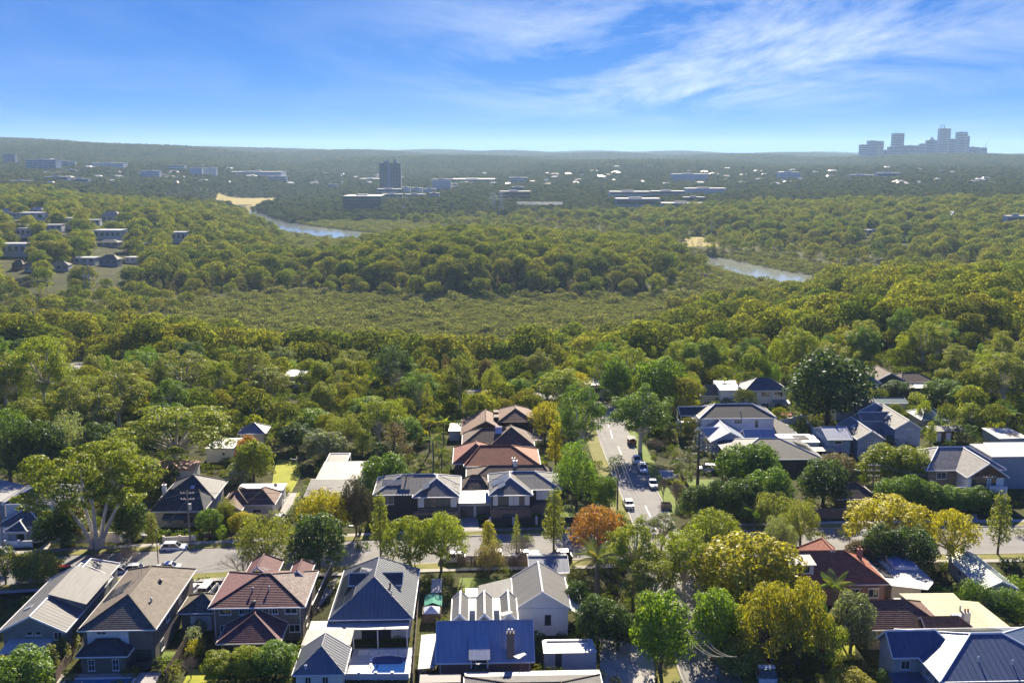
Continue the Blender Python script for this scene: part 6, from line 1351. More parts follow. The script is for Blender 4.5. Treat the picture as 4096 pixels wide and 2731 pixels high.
N('gum', 2600, 2480, 2250, 180, 'oli', 'olive gum left of the road between the cones and the lime-topped tree')
N('umbrella', 2770, 2300, 2140, 170, 'oli', 'olive tree right of the junction in front of the great fig')
N('broad', 3110, 2400, 2230, 150, 'dkg', 'dark tree on the right shoulder of the great fig')
N('broad', 2960, 2700, 2560, 190, 'oli', 'olive tree shading the road beside the truck')
N('broad', 3235, 2560, 2400, 150, 'grn', 'green tree just left of the fan palm')
N('broad', 2310, 2470, 2330, 110, 'dkg', 'dark bush at the foot of the date palm')
N('gum', 2440, 2200, 2040, 120, 'oli', 'olive tree at the kerb behind the orange-brown autumn tree')
N('broad', 3430, 2290, 2170, 120, 'brn', 'brownish bush behind the red tiled gable')
N('weep', 3200, 2180, 2020, 150, 'oli', 'olive tree along the brown boundary wall')
N('broad', 560, 1990, 1830, 150, 'oli', 'olive tree behind the charcoal roof, left of the wide yellow-green gum')
N('broad', 1190, 1800, 1700, 140, 'dkg', 'dark tree behind the top of the bright lawn')
N('weep', 1380, 1790, 1660, 150, 'oli', 'olive tree behind the weathered roof')
# palms -------------------------------------------------------------
FROND_MAT = leaf_mat('palm_frond', trans=.4, gloss=.05, dark=.85)
def frond_mesh(L, leaflet, droop, n=16, spread=1.0):
    V = []; 
    for k in range(n):
        t = (k+1)/n; x = L*t; z = L*(.45*t-droop*t*t)
        w = leaflet*(sin(pi*min(1, t*.92+.06))**.6)*spread; q = L/n*1.05
        for sgn in (-1, 1):
            V += [(x-q, 0, z-.02), (x-q*.4, 0, z), (x+q*.35, sgn*w, z-w*.45), (x-q*.15, sgn*w*.9, z-w*.5)]
    return quads_mesh('frond', np.array(V, float), FROND_MAT)
def palm(u, vb, vt, L, label, n=14, droop=.75, leaflet=.55, colr=(.17, .20, .03), trunk_r=.16, group=None, name='palm_tree'):
    p = PG(u, vb); H = max(1.2, at_depth(u, vt, p.y).z-p.z); Ht = max(.8, H-L*.35)
    e = empty(name, p, random.uniform(0, 6), label, 'palm', group); b = MB(); b.tube([(0, 0, -.2), (.1, 0, Ht*.5), (0, 0, Ht)], [trunk_r*1.35, trunk_r, trunk_r*.85], 8); b.build('trunk', BARK_GREY, e)
    ms = [frond_mesh(L, leaflet, droop*k) for k in (.7, 1.0, 1.35)]
    for k in range(n):
        f = link('frond', ms[k % 3], e); f.location = (0, 0, Ht); f.rotation_euler = (0, random.uniform(-.55, .25)-(.35 if k % 3 == 0 else 0), 2*pi*k/n+random.uniform(-.2, .2)); f.color = (*[c*random.uniform(.8, 1.2) for c in colr], 1)
    EXCL.append((p.x, p.y, L*.6)); return e
palm(2386, 2400, 2200, 4.2, 'big date palm with arching fronds beside the dark shed', 34, .6, .5, (.19, .21, .05), .38)
palm(1733, 1893, 1742, 2.6, 'slender palm with a tall trunk left of the red-brown hips', 11)
palm(1768, 1890, 1790, 2.2, 'shorter palm beside the slender one', 11)
palm(1718, 1810, 1668, 2.6, 'bright palm behind the slender one, left', 12, colr=(.25, .26, .03))
palm(1775, 1800, 1676, 2.4, 'bright palm behind the slender one, right', 11, colr=(.25, .26, .03))
palm(2140, 1650, 1530, 3.4, 'large feathery palm beyond the brown gable house, left', 16)
palm(2185, 1645, 1535, 3.0, 'large feathery palm beyond the brown gable house, right', 14)
palm(3015, 2118, 2030, 3.2, 'broad-leaved banana palm on the corner right of the side street', 13, .55, .8, (.13, .18, .03), .2)
palm(3330, 2500, 2318, 3.0, 'fan palm between the fig and the brown tile house', 16, .6, .7, (.16, .2, .03), .18)
palm(4030, 1725, 1640, 3.0, 'banana clump near the right edge', 14, .6, .8, (.17, .2, .04), .2)
palm(2895, 1600, 1510, 2.4, 'small palm in the yard of the tan cottage', 12)
palm(2950, 1612, 1525, 2.0, 'yellowing palm left of the slate hip house', 10, .8, .4, (.3, .24, .06))
# hedges ------------------------------------------------------------
def hedge(label, pts_px, hgt, wid, colr, name='hedge'):
    ps = [PG(*q) for q in pts_px]; cl = []; o = ps[0]
    for a, b in zip(ps[:-1], ps[1:]):
        n = max(1, int((b-a).length/.55))
        for k in range(n):
            p = a.lerp(b, k/n)-o
            for _ in range(2): cl.append((p.x+random.gauss(0, wid*.15), p.y+random.gauss(0, wid*.15), hgt*random.uniform(.35, .8), wid*.5, wid*.5, hgt*.34))
    e = empty(name, o, 0, label, 'hedge'); c = link('foliage', quads_mesh('foliage', leaves(cl, 9, .26, up=.5, rand=.5, lift=.25, asp=.6), LEAF), e); c.color = (*COLS[colr], 1)
    b = MB(); q = ps[-1]-o; b.tube([(0, 0, .05), (q.x, q.y, .05)], .06, 4); b.build('stems', BARK, e)
hedge('long tall dark hedge along the back of the right hand yard', [(3850, 2420), (4096, 2480), (4200, 2520)], 4.2, 2.2, 'grn')
hedge('lit hedge top at the right edge behind the long hedge', [(3990, 2385), (4140, 2400)], 3.4, 2.0, 'lime')
hedge('low clipped hedge on the wall in front of the charcoal-roofed house', [(655, 2150), (775, 2142)], 1.5, 1.0, 'grn')
hedge('low shrub border along the drive beside the brown hip cottage', [(1150, 2085), (1230, 1965)], 1.6, 1.1, 'grey')
hedge('clipped hedge in front of the charcoal and grey house wall', [(690, 2160), (830, 2150)], .9, .9, 'yg')
hedge('dark hedge behind the brown hip and duplex fence', [(1985, 2128), (2330, 2110)], 1.1, .9, 'dkg')
hedge('hedge round the small front garden by the purple house drive', [(745, 2335), (850, 2318)], .9, .8, 'lime')
for p in SIDE: EXCL_SOLID.append((p.x, p.y, 6.5))
for p in KN: EXCL_SOLID.append((p.x, p.y+.5, 4.2))
for p in KS: EXCL_SOLID.append((p.x, p.y-.5, 4.2)); EXCL_SOLID.append((p.x, p.y+4.2, 3))
# the tree belt behind the houses -----------------------------------
for p in SIDE: EXCL.append((p.x, p.y, 4.4))
for p in list(KN)[::2]: EXCL.append((p.x, p.y, 5)); EXCL.append((p.x, p.y-7, 5))
LROAD = [PG(*q) for q in ((95, 1700), (170, 1600), (235, 1540), (300, 1490), (370, 1455), (410, 1430))]
LROAD = resample(LROAD)
strip_between('left_road', offset(LROAD, 3.2), offset(LROAD, -3.2), lambda x, y: zt(x, y)+.15, ASPHALT)
for p in LROAD: EXCL.append((p.x, p.y, 5.5))
for p in ter: EXCL.append((p.x, p.y, 4))
for u, v in ((1140, 1900), (1150, 1850), (1130, 1940)): q = PG(u, v); EXCL.append((q.x, q.y, 6))
BELT_N = 300-NTREE[0]
cand = jitter_pts(232, 352, lambda y: 9.0, -.54, .54); RNG.shuffle(cand); cnt = 0
ok = open_ground(cand[:, 0], cand[:, 1], 2.2)
WORDS = dict(gum='gum', broad='rounded tree', weep='feathery tree', column='narrow tree', sheoak='she-oak')
CW = dict(oli='olive', yg='yellow-green', grn='green', dkg='dark green', grey='grey-green', brn='brownish', lime='bright green')
for (x, y), good in zip(cand, ok):
    if not good or cnt >= BELT_N: continue
    s_ = x/y; left = s_ < -.12; mid = -.12 <= s_ < .12
    kind = random.choices(['gum', 'broad', 'weep', 'column', 'sheoak'], [5, 3, 2, .6, .8])[0]; c = random.choices(['oli', 'yg', 'grn', 'dkg', 'grey', 'brn', 'lime'], [5, 3, 3, 2, 1, .5, 1])[0]
    if s_ > .12: c = random.choice(['oli', 'yg', 'yg', 'grn', 'oli'])
    w = dict(gum=random.uniform(9, 13), broad=random.uniform(6, 9), weep=random.uniform(6, 9), column=random.uniform(3.5, 5), sheoak=random.uniform(5, 7))[kind]; hh = dict(gum=random.uniform(11, 16), broad=random.uniform(6, 10), weep=random.uniform(7, 11), column=random.uniform(7, 10), sheoak=random.uniform(10, 14))[kind]
    if y < 262 and s_ > -.05: w *= .6; hh *= .5
    zone_ = 'left of the cleared lawn' if left else ('behind the brown roofs' if mid else 'behind the right hand houses')
    lb = f'{CW[c]} {WORDS[kind]} in the tree belt {zone_}'
    tree_at(kind, x, y, zt(x, y), w, hh, c, lb, lb); cnt += 1
print('trees', NTREE[0], 'belt', cnt)
# ------------------------------------------------------------------ fences and garden walls
def fence(label, px, h=1.8, m=TIMBER, kind='paling', cap=None, name='timber_fence', bay=2.4):
    ps = [P(u, v, 0) for u, v in px]; o = ps[0]; e = empty(name, (o.x, o.y, 0), 0, label, 'fence' if kind != 'wall' else 'wall')
    for a, b in zip(ps[:-1], ps[1:]):
        n = max(1, round((b-a).length/bay)); d = (b-a)/n; u = d.normalized(); L = d.length; rz = atan2(u.y, u.x)
        for k in range(n):
            p = a+d*k-o; B = MB()
            if kind == 'wall':
                B.box(0, L-.02, -.1, .1, 0, h); q = B.build('wall_panel', m, e); q.location = p; q.rotation_euler.z = rz
                B = MB(); B.box(-.2, .2, -.2, .2, 0, h+.22); q = B.build('pillar', cap or m, e); q.location = p; q.rotation_euler.z = rz
                continue
            x = 0
            while x < L-.05:
                hh = h-random.uniform(0, .05); B.box(x+.006, min(L, x+.14)-.006, -.012, .012, .05, hh); x += .146
            B.box(0, L, .013, .055, .35, .44); B.box(0, L, .013, .055, h-.4, h-.31); q = B.build('fence_panel', m, e); q.location = p; q.rotation_euler.z = rz
            B = MB(); B.box(-.06, .06, .02, .13, 0, h-.1); q = B.build('post', m, e); q.location = p; q.rotation_euler.z = rz
            if cap: B = MB(); B.box(0, L, -.07, .07, h, h+.06); q = B.build('capping', cap, e); q.location = p; q.rotation_euler.z = rz
    return e
fence('dark timber fence with white capping between the purple and slate-roofed houses', [(1250, 2467), (1330, 2291)], 1.9, mat('dark_timber', (.05, .042, .038), .85, .25, 1.5), cap=WHITE)
fence('timber paling fence between the grey tile house and the purple house', [(665, 2726), (753, 2577), (852, 2441)])
fence('paling fence along the right side of the blue pool terrace', [(1652, 2731), (1668, 2503), (1682, 2346)], 1.7, TIMBER_PALE)
fence('pale rendered wall between pool terrace and bottom edge', [(1370, 2716), (1636, 2716)], .9, WHITE, 'wall', name='garden_wall')
fence('white rendered front wall of the portico house', [(-30, 2190), (132, 2187)], 1.2, WHITE, 'wall', name='garden_wall')
fence('long tan wall behind the huge gum', [(218, 2172), (480, 2170)], 2.0, CREAM, 'wall', name='garden_wall', bay=3.4)
fence('low cream wall with pillars in front of the charcoal roof', [(655, 2166), (785, 2160)], .9, CREAM, 'wall', name='garden_wall')
fence('low dark brick wall in front of the brown hip cottage', [(800, 2150), (930, 2146)], .8, BRICK_DARK, 'wall', name='garden_wall')
fence('dark fence with white pillars in front of the right duplex half', [(1960, 2100), (2330, 2092)], 1.3, DARKTRIM, 'wall', WHITE, 'front_fence', 4.6)
fence('brown paling fence on the street side of the blue cottage yard', [(1830, 2262), (2112, 2262)], 1.8)
fence('white curving fence left of the big white house', [(2590, 1737), (2680, 1722), (2764, 1702)], 1.7, WHITE, 'wall', name='white_fence')
fence('white wall behind the black striped roof', [(3122, 1708), (3228, 1684)], 1.9, WHITE, 'wall', name='white_fence')
fence('brown boundary wall along the verge left of the yellow flat-topped tree', [(3215, 2076), (3412, 2070)], 1.9, BRICK_BROWN, 'wall', name='boundary_wall', bay=4)
fence('timber retaining fence beside the pine lawn', [(2722, 1905), (2760, 1965)], 1.0, TIMBER)
fence('white rendered fence of the blue townhouse yard', [(3228, 1715), (3265, 1760)], 1.8, WHITE, 'wall', name='white_fence')
fence('low green court fence behind the low dark tile house', [(3370, 1909), (3470, 1909)], 1.6, M_GREEN, 'wall', name='court_fence')
fence('small timber fence on the left of the narrow lawn by the cottage', [(1838, 2470), (1850, 2330)], 1.2, TIMBER_PALE)
fence('black pool fence at the bottom of the grey tile house lawn', [(505, 2680), (690, 2672)], 1.2, DARKTRIM, name='pool_fence')
fence('timber fence left of the grey tile house', [(225, 2731), (330, 2560)], 1.7, TIMBER)
fence('grey paling fence behind the brown tile house trees', [(3440, 2590), (3470, 2480)], 1.6, TIMBER)
fence('timber fence between the cream roof and the long hedge', [(3990, 2545), (3905, 2400)], 1.7, TIMBER)
PH = House('pool_frame', 'x', (270, 2716), (545, 2716), 0); bpy.data.objects.remove(PH.e)
PH.e = None
tag(mesh('pool_surround', [(*PH.world(x, y).xy, .03) for x, y in ((-1.5, -6), (12, -6), (12, 1.2), (-1.5, 1.2))], [(0, 1, 2, 3)], CONCRETE), kind='structure')
pool(PH, [(0, -5), (9, -5), (9, -.3), (0, -.3)], 'rectangular pale blue pool at the bottom left below the grey tile house', m=POOL2)
# green shade cloth and aviary in the cottage yard
g = P(1690, 2490, 0); e = empty('bird_aviary', g, radians(2), 'green shade-cloth aviary with slatted roof in the cottage side yard', 'shed')
for k in range(12): b = MB(); b.box(1.0, 2.6, 6.0+k*.36, 6.24+k*.36, 2.0+k*.03, 2.05+k*.03); b.build('roof_slat', M_WHITE, e)
b = MB(); b.add([(.1, 2.4, 1.5), (1.4, 2.5, 2.0), (2.8, 2.4, 1.5), (2.8, 5.7, 1.7), (1.4, 5.8, 2.1), (.1, 5.7, 1.7)], [(0, 1, 4, 5), (1, 2, 3, 4)]); b.build('shade_cloth', mat('green_cloth', (.03, .25, .17), .8), e)
b = MB(); b.add([(.1, -.2, 1.5), (1.3, .9, 2.3), (2.5, -.2, 1.5), (2.5, 2.2, 1.5), (.1, 2.2, 1.5)], [(0, 1, 4), (0, 2, 1), (2, 3, 1), (3, 4, 1)]); b.build('tarpaulin', mat('pale_tarp', (.45, .5, .62), .7), e)
b = MB()
for x in (.15, 2.6):
    for y in (0, 2.3, 5.8, 9.8): b.box(x, x+.08, y, y+.08, 0, 2.0)
b.build('frame', TIMBER, e)
b = MB(); b.box(-.05, 2.7, -.1, 2.25, 0, 1.5); b.build('crate_base', TIMBER, e)
# ------------------------------------------------------------------ vehicles
RUB = mat('tyre', (.015, .015, .016), .85); RIM = mat('rim', (.35, .36, .37), .35, metal=.7); CGL = mat('car_glass', (.02, .024, .03), .05, spec=.6); LAMP = mat('head_lamp', (.7, .72, .72), .15); TAIL = mat('tail_lamp', (.25, .012, .01), .25)
def paint(n, c): return mat('paint_'+n, c, .28, .04, 1, coat=.6)
PAINTS = dict(white=(.72, .72, .72), silver=(.42, .43, .45), red=(.36, .015, .02), black=(.018, .018, .02), grey=(.12, .125, .13))
def loft(B, st, i=0):
    """closed skin through cross sections (all with the same count)"""
    n = len(st[0]); V = [v for s in st for v in s]; Fs = []
    for k in range(len(st)-1):
        for q in range(n): Fs.append((k*n+q, k*n+(q+1) % n, (k+1)*n+(q+1) % n, (k+1)*n+q))
    Fs += [tuple(reversed(range(n))), tuple(range((len(st)-1)*n, len(st)*n))]; B.add(V, Fs, i)
CARM = {}
def car_meshes(kind):
    if kind in CARM: return CARM[kind]
    L, W, Hb, Hr = dict(suv=(4.6, .93, 1.02, 1.68), sedan=(4.6, .9, .93, 1.44), hatch=(4.1, .87, .95, 1.5), ute=(5.2, .94, 1.05, 1.78), van=(4.9, .95, 1.15, 1.95))[kind]
    def sec(x, zb, zt_, w): return [(x, -w, zb), (x, -w*1.0, zb+(zt_-zb)*.55), (x, -w*.94, zt_-.02), (x, -w*.8, zt_), (x, w*.8, zt_), (x, w*.94, zt_-.02), (x, w, zb+(zt_-zb)*.55), (x, w, zb)]
    h = L/2; B = MB(); hood = Hb*.94
    loft(B, [sec(-h, .42, Hb*.82, W*.86), sec(-h+.12, .28, Hb*.95, W*.95), sec(-h+.7, .24, Hb, W), sec(-.2, .24, Hb, W), sec(h*.38, .24, Hb, W), sec(h-.5, .26, hood*.93, W*.97), sec(h-.1, .3, hood*.82, W*.9), sec(h, .42, hood*.66, W*.8)])
    c0, c1, c2, c3 = dict(suv=(-h+.25, -h+.75, .35, 1.15), sedan=(-h+.75, -h+1.5, .3, 1.1), hatch=(-h+.2, -h+.7, .3, 1.05), ute=(-.95, -.7, .55, 1.25), van=(-h+.15, -h+.4, .8, 1.5))[kind]
    B2 = MB(); B2.add([(c1-.08, -W*.72, Hr), (c1-.08, W*.72, Hr), (c2+.08, W*.72, Hr), (c2+.08, -W*.72, Hr), (c1-.08, -W*.74, Hr-.06), (c1-.08, W*.74, Hr-.06), (c2+.08, W*.74, Hr-.06), (c2+.08, -W*.74, Hr-.06)], [(0, 3, 2, 1), (0, 1, 5, 4), (1, 2, 6, 5), (2, 3, 7, 6), (3, 0, 4, 7)])
    for s in (-1, 1):
        for a, b in (((c0, s*W*.86, Hb-.03), (c1, s*W*.735, Hr-.03)), ((c3, s*W*.86, Hb-.03), (c2, s*W*.735, Hr-.03)), (((c0+c3)/2-.1, s*W*.9, Hb-.03), ((c1+c2)/2, s*W*.75, Hr-.03))): B2.bar(a, b, .09, .07)
    if kind == 'ute': B2.box(-h+.05, -1.0, -W*.95, W*.95, Hb, Hb+.32); 
    G = MB(); G.add([(c0, -W*.87, Hb-.03), (c0, W*.87, Hb-.03), (c3, W*.87, Hb-.03), (c3, -W*.87, Hb-.03), (c1, -W*.72, Hr-.05), (c1, W*.72, Hr-.05), (c2, W*.72, Hr-.05), (c2, -W*.72, Hr-.05)], [(0, 1, 5, 4), (1, 2, 6, 5), (2, 3, 7, 6), (3, 0, 4, 7)])
    r = .34; T = MB(); T.tube([(0, -.11, 0), (0, -.09, 0), (0, .09, 0), (0, .11, 0)], [r*.9, r, r, r*.9], 14); R_ = MB(); R_.tube([(0, -.118, 0), (0, .118, 0)], r*.62, 10)
    Lm = MB(); Lm.box(-.04, .04, -.2, .2, -.07, .07)
    CARM[kind] = dict(L=L, W=W, Hb=Hb, body=B, roof=B2, glass=G, tyre=T.data('tyre', RUB), rim=R_.data('rim', RIM), lamp=Lm.data('headlight', LAMP), tail=Lm.data('tail_light', TAIL), me={})
    return CARM[kind]
def car(kind, u, v, heading, colr, label, z=None, group=None, cat='car'):
    p = PG(u, v) if z is None else P(u, v, z); M = car_meshes(kind); nm = dict(suv='parked_suv', sedan='parked_car', hatch='parked_hatchback', ute='parked_ute', van='parked_van')[kind]
    e = empty(nm, p+Vector((0, 0, .03)), radians(heading), label, cat, group); pm = paint(colr, PAINTS[colr])
    if colr not in M['me']: M['me'][colr] = (M['body'].data('body', pm), M['roof'].data('roof', pm), M['glass'].data('windows', CGL))
    b, r, g = M['me'][colr]; link('body', b, e); link('roof', r, e); link('windows', g, e)
    for sx in (-1, 1):
        for sy in (-1, 1):
            w = link('wheel', M['tyre'], e); w.location = (sx*M['L']*.31, sy*(M['W']-.08), .34); link('rim', M['rim'], w)
    for sy in (-1, 1):
        q = link('headlight', M['lamp'], e); q.location = (M['L']/2-.05, sy*M['W']*.62, M['Hb']*.66); q = link('tail_light', M['tail'], e); q.location = (-M['L']/2+.02, sy*M['W']*.66, M['Hb']*.72)
    EXCL.append((p.x, p.y, 3)); return e
car('suv', 697, 2204, 4, 'white', 'white SUV parked on the far kerb by the power pole')
car('hatch', 240, 2300, 185, 'red', 'red car behind the grey attic house')
car('sedan', 470, 2296, 184, 'silver', 'silver sedan half hidden by the leafless shrub on the near kerb')
car('hatch', 525, 2290, 184, 'white', 'white hatchback just in front of the silver sedan on the near kerb')
car('sedan', 669, 2282, 184, 'white', 'white sedan behind the grey tiled ridge on the near kerb')
car('sedan', 772, 2372, 85, 'white', 'white sedan in the drive beside the grey tile house')
car('van', 832, 2375, 85, 'white', 'white van in the drive beside the purple house')
car('suv', 534, 2160, 30, 'silver', 'silver SUV in the driveway behind the white SUV')
car('hatch', 12, 2222, 4, 'white', 'white car nose at the left edge of the street')
car('hatch', 1120, 2084, 85, 'white', 'white car in the drive of the brown hip cottage')
car('suv', 1810, 2246, 183, 'silver', 'silver car on the near kerb below the yellow-green trees')
car('van', 1955, 2244, 183, 'white', 'white van on the near kerb behind the bronze bush')
car('ute', 2095, 2242, 183, 'white', 'white ute on the near kerb by the grey leafless bush')
car('suv', 2235, 2238, 183, 'black', 'black car on the near kerb beside the dark shed')
car('sedan', 2547, 1848, -88, 'white', 'white sedan parked farthest up the side street')
car('suv', 2571, 1884, -88, 'white', 'white SUV directly behind the farthest white sedan')
car('sedan', 2611, 1945, -88, 'silver', 'silver sedan parked alone on the right of the side street')
car('sedan', 2513, 2025, 93, 'white', 'white car parked on the left of the side street')
car('suv', 2828, 1885, 170, 'silver', 'silver SUV in the driveway under the pine')
car('sedan', 2155, 1740, 10, 'silver', 'silver car under the carport by the dark tile house')
car('sedan', 45, 1650, 10, 'silver', 'silver car on the left hand road under the gum')
# tipper truck
t = P(3060, 2735, 0); e = empty('tipper_truck', t+Vector((0, 0, .02)), radians(-92), 'white cab tipper truck parked under the golden trees at the bottom', 'truck'); TW_ = paint('white', PAINTS['white'])
b = MB(); b.box(-.1, 1.75, -1.15, 1.15, .75, 1.7); b.add([(-.05, -1.12, 1.7), (1.7, -1.12, 1.7), (1.7, 1.12, 1.7), (-.05, 1.12, 1.7), (0, -1.05, 2.75), (1.35, -1.05, 2.75), (1.35, 1.05, 2.75), (0, 1.05, 2.75)], [(4, 5, 6, 7), (0, 1, 5, 4), (2, 3, 7, 6), (3, 0, 4, 7)]); b.build('cab', TW_, e)
b = MB(); b.add([(1.71, -1.0, 1.72), (1.71, 1.0, 1.72), (1.37, .95, 2.68), (1.37, -.95, 2.68)], [(0, 1, 2, 3)]); b.build('windscreen', CGL, e)
for s in (-1, 1): b = MB(); b.add([(.25, s*1.13, 1.75), (1.45, s*1.13, 1.75), (1.2, s*1.07, 2.6), (.25, s*1.07, 2.6)], [(0, 1, 2, 3) if s < 0 else (3, 2, 1, 0)]); b.build('side_window', CGL, e)
b = MB(); b.box(.35, 1.0, -.45, .45, 2.75, 2.92); b.build('roof_hatch', WHITE, e)
b = MB(); b.box(1.2, 1.5, -1.0, 1.0, 2.78, 2.85); b.build('sun_visor', mat('green_visor', (.02, .10, .08), .5), e)
TB = mat('tipper_steel', (.30, .27, .22), .6, .25, 1.5); b = MB(); b.box(-6.2, -.25, -1.2, -1.1, 1.1, 2.3); b.box(-6.2, -.25, 1.1, 1.2, 1.1, 2.3); b.box(-6.2, -6.1, -1.1, 1.1, 1.1, 2.3); b.box(-.35, -.25, -1.1, 1.1, 1.1, 2.5); b.box(-6.1, -.35, -1.1, 1.1, 1.05, 1.2); b.build('tipper_body', TB, e)
b = MB(); b.box(-6, 1.4, -.45, .45, .6, 1.04); b.build('chassis', DARKTRIM, e)
tm = CARM['suv']['tyre']; rm_ = CARM['suv']['rim']
for x in (.9, -3.6, -4.9):
    for s in (-1, 1): w = link('wheel', tm, e); w.location = (x, s*1.0, .5); w.scale = (1.5, 2.2, 1.5); link('rim', rm_, w)
for s in (-1, 1): b = MB(); b.box(1.74, 1.8, s*.85-.15, s*.85+.15, .85, 1.05); b.build('headlight', LAMP, e); b = MB(); b.bar((1.5, s*1.15, 2.3), (1.6, s*1.4, 2.2), .05); b.box(1.55, 1.6, s*1.4-.1, s*1.4+.1, 1.9, 2.35); b.build('mirror', DARKTRIM, e)
# trailer and skip
t = P(2527, 1775, 0); e = empty('box_trailer', t, radians(95), 'red-brown box trailer with a grey cover on the side street verge', 'trailer'); b = MB(); b.box(-1.5, 1.5, -.85, .85, .45, 1.1); b.build('tray', mat('red_brown_paint', (.22, .07, .05), .6), e); b = MB(); b.add([(-1.5, -.95, 1.5), (1.5, -.95, 1.5), (1.6, 0, 1.8), (1.5, .95, 1.5), (-1.5, .95, 1.5), (-1.6, 0, 1.8)], [(0, 1, 2, 5), (5, 2, 3, 4)]); b.build('cover', M_GREY, e); b = MB()
for x in (-1.4, 1.4):
    for y in (-.8, .8): b.box(x-.03, x+.03, y-.03, y+.03, 1.1, 1.55)
b.bar((1.5, 0, .5), (2.6, 0, .5), .08); b.build('frame', STEEL, e)
for s in (-1, 1): w = link('wheel', tm, e); w.location = (0, s*.95, .34); link('rim', rm_, w)
t = P(2665, 2033, 0); e = empty('skip_bin', t, radians(3), 'small tan timber-sided skip bin on the kerb of the side street', 'skip'); b = MB(); b.box(-.95, .95, -.8, -.74, .1, 1.1); b.box(-.95, .95, .74, .8, .1, 1.1); b.box(-.95, -.89, -.74, .74, .1, 1.1); b.box(.89, .95, -.74, .74, .1, 1.1); b.box(-.9, .9, -.75, .75, .06, .16); b.build('side_panel', mat('tan_board', (.38, .28, .16), .8, .2), e); b = MB(); b.box(-.85, .85, -.7, .7, .16, .7); b.build('rubble', MULCH, e)
# road cones
for u, v in ((2646, 2302), (2680, 2352), (2850, 2640)):
    e = empty('traffic_cone', P(u, v, 0)+Vector((0, 0, .04)), 0, 'orange road cone standing on the side street asphalt', 'cone', 'orange road cones on the side street'); b = MB(); b.box(-.26, .26, -.26, .26, 0, .05); b.build('base', RUB, e); b = MB(); b.tube([(0, 0, .05), (0, 0, .5), (0, 0, .95)], [.2, .12, .04], 12); b.build('body', mat('cone_orange', (.75, .045, .02), .6), e); b = MB(); b.tube([(0, 0, .5), (0, 0, .68)], [.128, .095], 12); b.build('stripe', WHITE, e)
# ------------------------------------------------------------------ people
def person(u, v, label, top, legs, hat, rz, z=0.05):
    """one continuous skinned body; clothing colour by height on the body, hat as a child"""
    p = P(u, v, 0); e = empty('person', p+Vector((0, 0, z)), rz, label, 'person')
    pts = [(0, 0, .95), (0, 0, 1.15), (0, .01, 1.42), (0, .02, 1.52), (0, .03, 1.62), (0, .03, 1.74),
           (.09, 0, .92), (.11, .05, .5), (.11, -.02, .09), (.11, .12, .05), (-.09, 0, .92), (-.12, -.08, .5), (-.13, -.16, .1), (-.13, -.03, .06),
           (.19, .01, 1.40), (.27, .02, 1.13), (.24, .2, .95), (.23, .27, .92), (-.19, .01, 1.40), (-.28, 0, 1.13), (-.27, .14, .92), (-.27, .2, .88)]
    ed = [(0, 1), (1, 2), (2, 3), (3, 4), (4, 5), (0, 6), (6, 7), (7, 8), (8, 9), (0, 10), (10, 11), (11, 12), (12, 13), (2, 14), (14, 15), (15, 16), (16, 17), (2, 18), (18, 19), (19, 20), (20, 21)]
    rad = [.15, .15, .16, .065, .095, .08, .10, .07, .05, .045, .10, .07, .05, .045, .075, .052, .04, .035, .075, .052, .04, .035]
    me = bpy.data.meshes.new('body'); me.from_pydata(pts, ed, []); me.update(); o = link('body', me, e)
    m = bpy.data.materials.new('clothed_body'); m.use_nodes = True; N_ = m.node_tree.nodes; L_ = m.node_tree.links; tc = N_.new('ShaderNodeTexCoord'); s = N_.new('ShaderNodeSeparateXYZ'); L_.new(tc.outputs['Object'], s.inputs[0]); r = N_.new('ShaderNodeValToRGB'); r.color_ramp.interpolation = 'CONSTANT'
    mr = N_.new('ShaderNodeMath'); mr.operation = 'DIVIDE'; mr.inputs[1].default_value = 2.0; L_.new(s.outputs[2], mr.inputs[0]); L_.new(mr.outputs[0], r.inputs[0]); el = r.color_ramp.elements
    el[0].position = 0; el[0].color = (.03, .025, .02, 1); el[1].position = .06; el[1].color = (*legs, 1)
    for pos, c in ((.47, top), (.755, (.42, .26, .19))): q = el.new(pos); q.color = (*c, 1)
    L_.new(r.outputs[0], N_['Principled BSDF'].inputs['Base Color']); me.materials.append(m)
    sk = o.modifiers.new('skin', 'SKIN')
    for k, rr in enumerate(rad): me.skin_vertices[0].data[k].radius = (rr, rr)
    me.skin_vertices[0].data[0].use_root = True
    sb = o.modifiers.new('smooth', 'SUBSURF'); sb.levels = 1; sb.render_levels = 2
    b = MB(); b.tube([(0, .03, 1.70), (0, .03, 1.76), (0, .03, 1.83)], [.15, .125, .05], 10); b.build('hat', hat, e)
person(2921, 2668, 'road worker in an orange hi-vis shirt standing on the shaded road', (.8, .09, .015), (.03, .035, .06), mat('worker_hat', (.7, .2, .05), .6), 2.2)
person(2868, 2722, 'worker in pale clothes and a white hat near the truck', (.3, .33, .36), (.06, .06, .065), WHITE, .6)
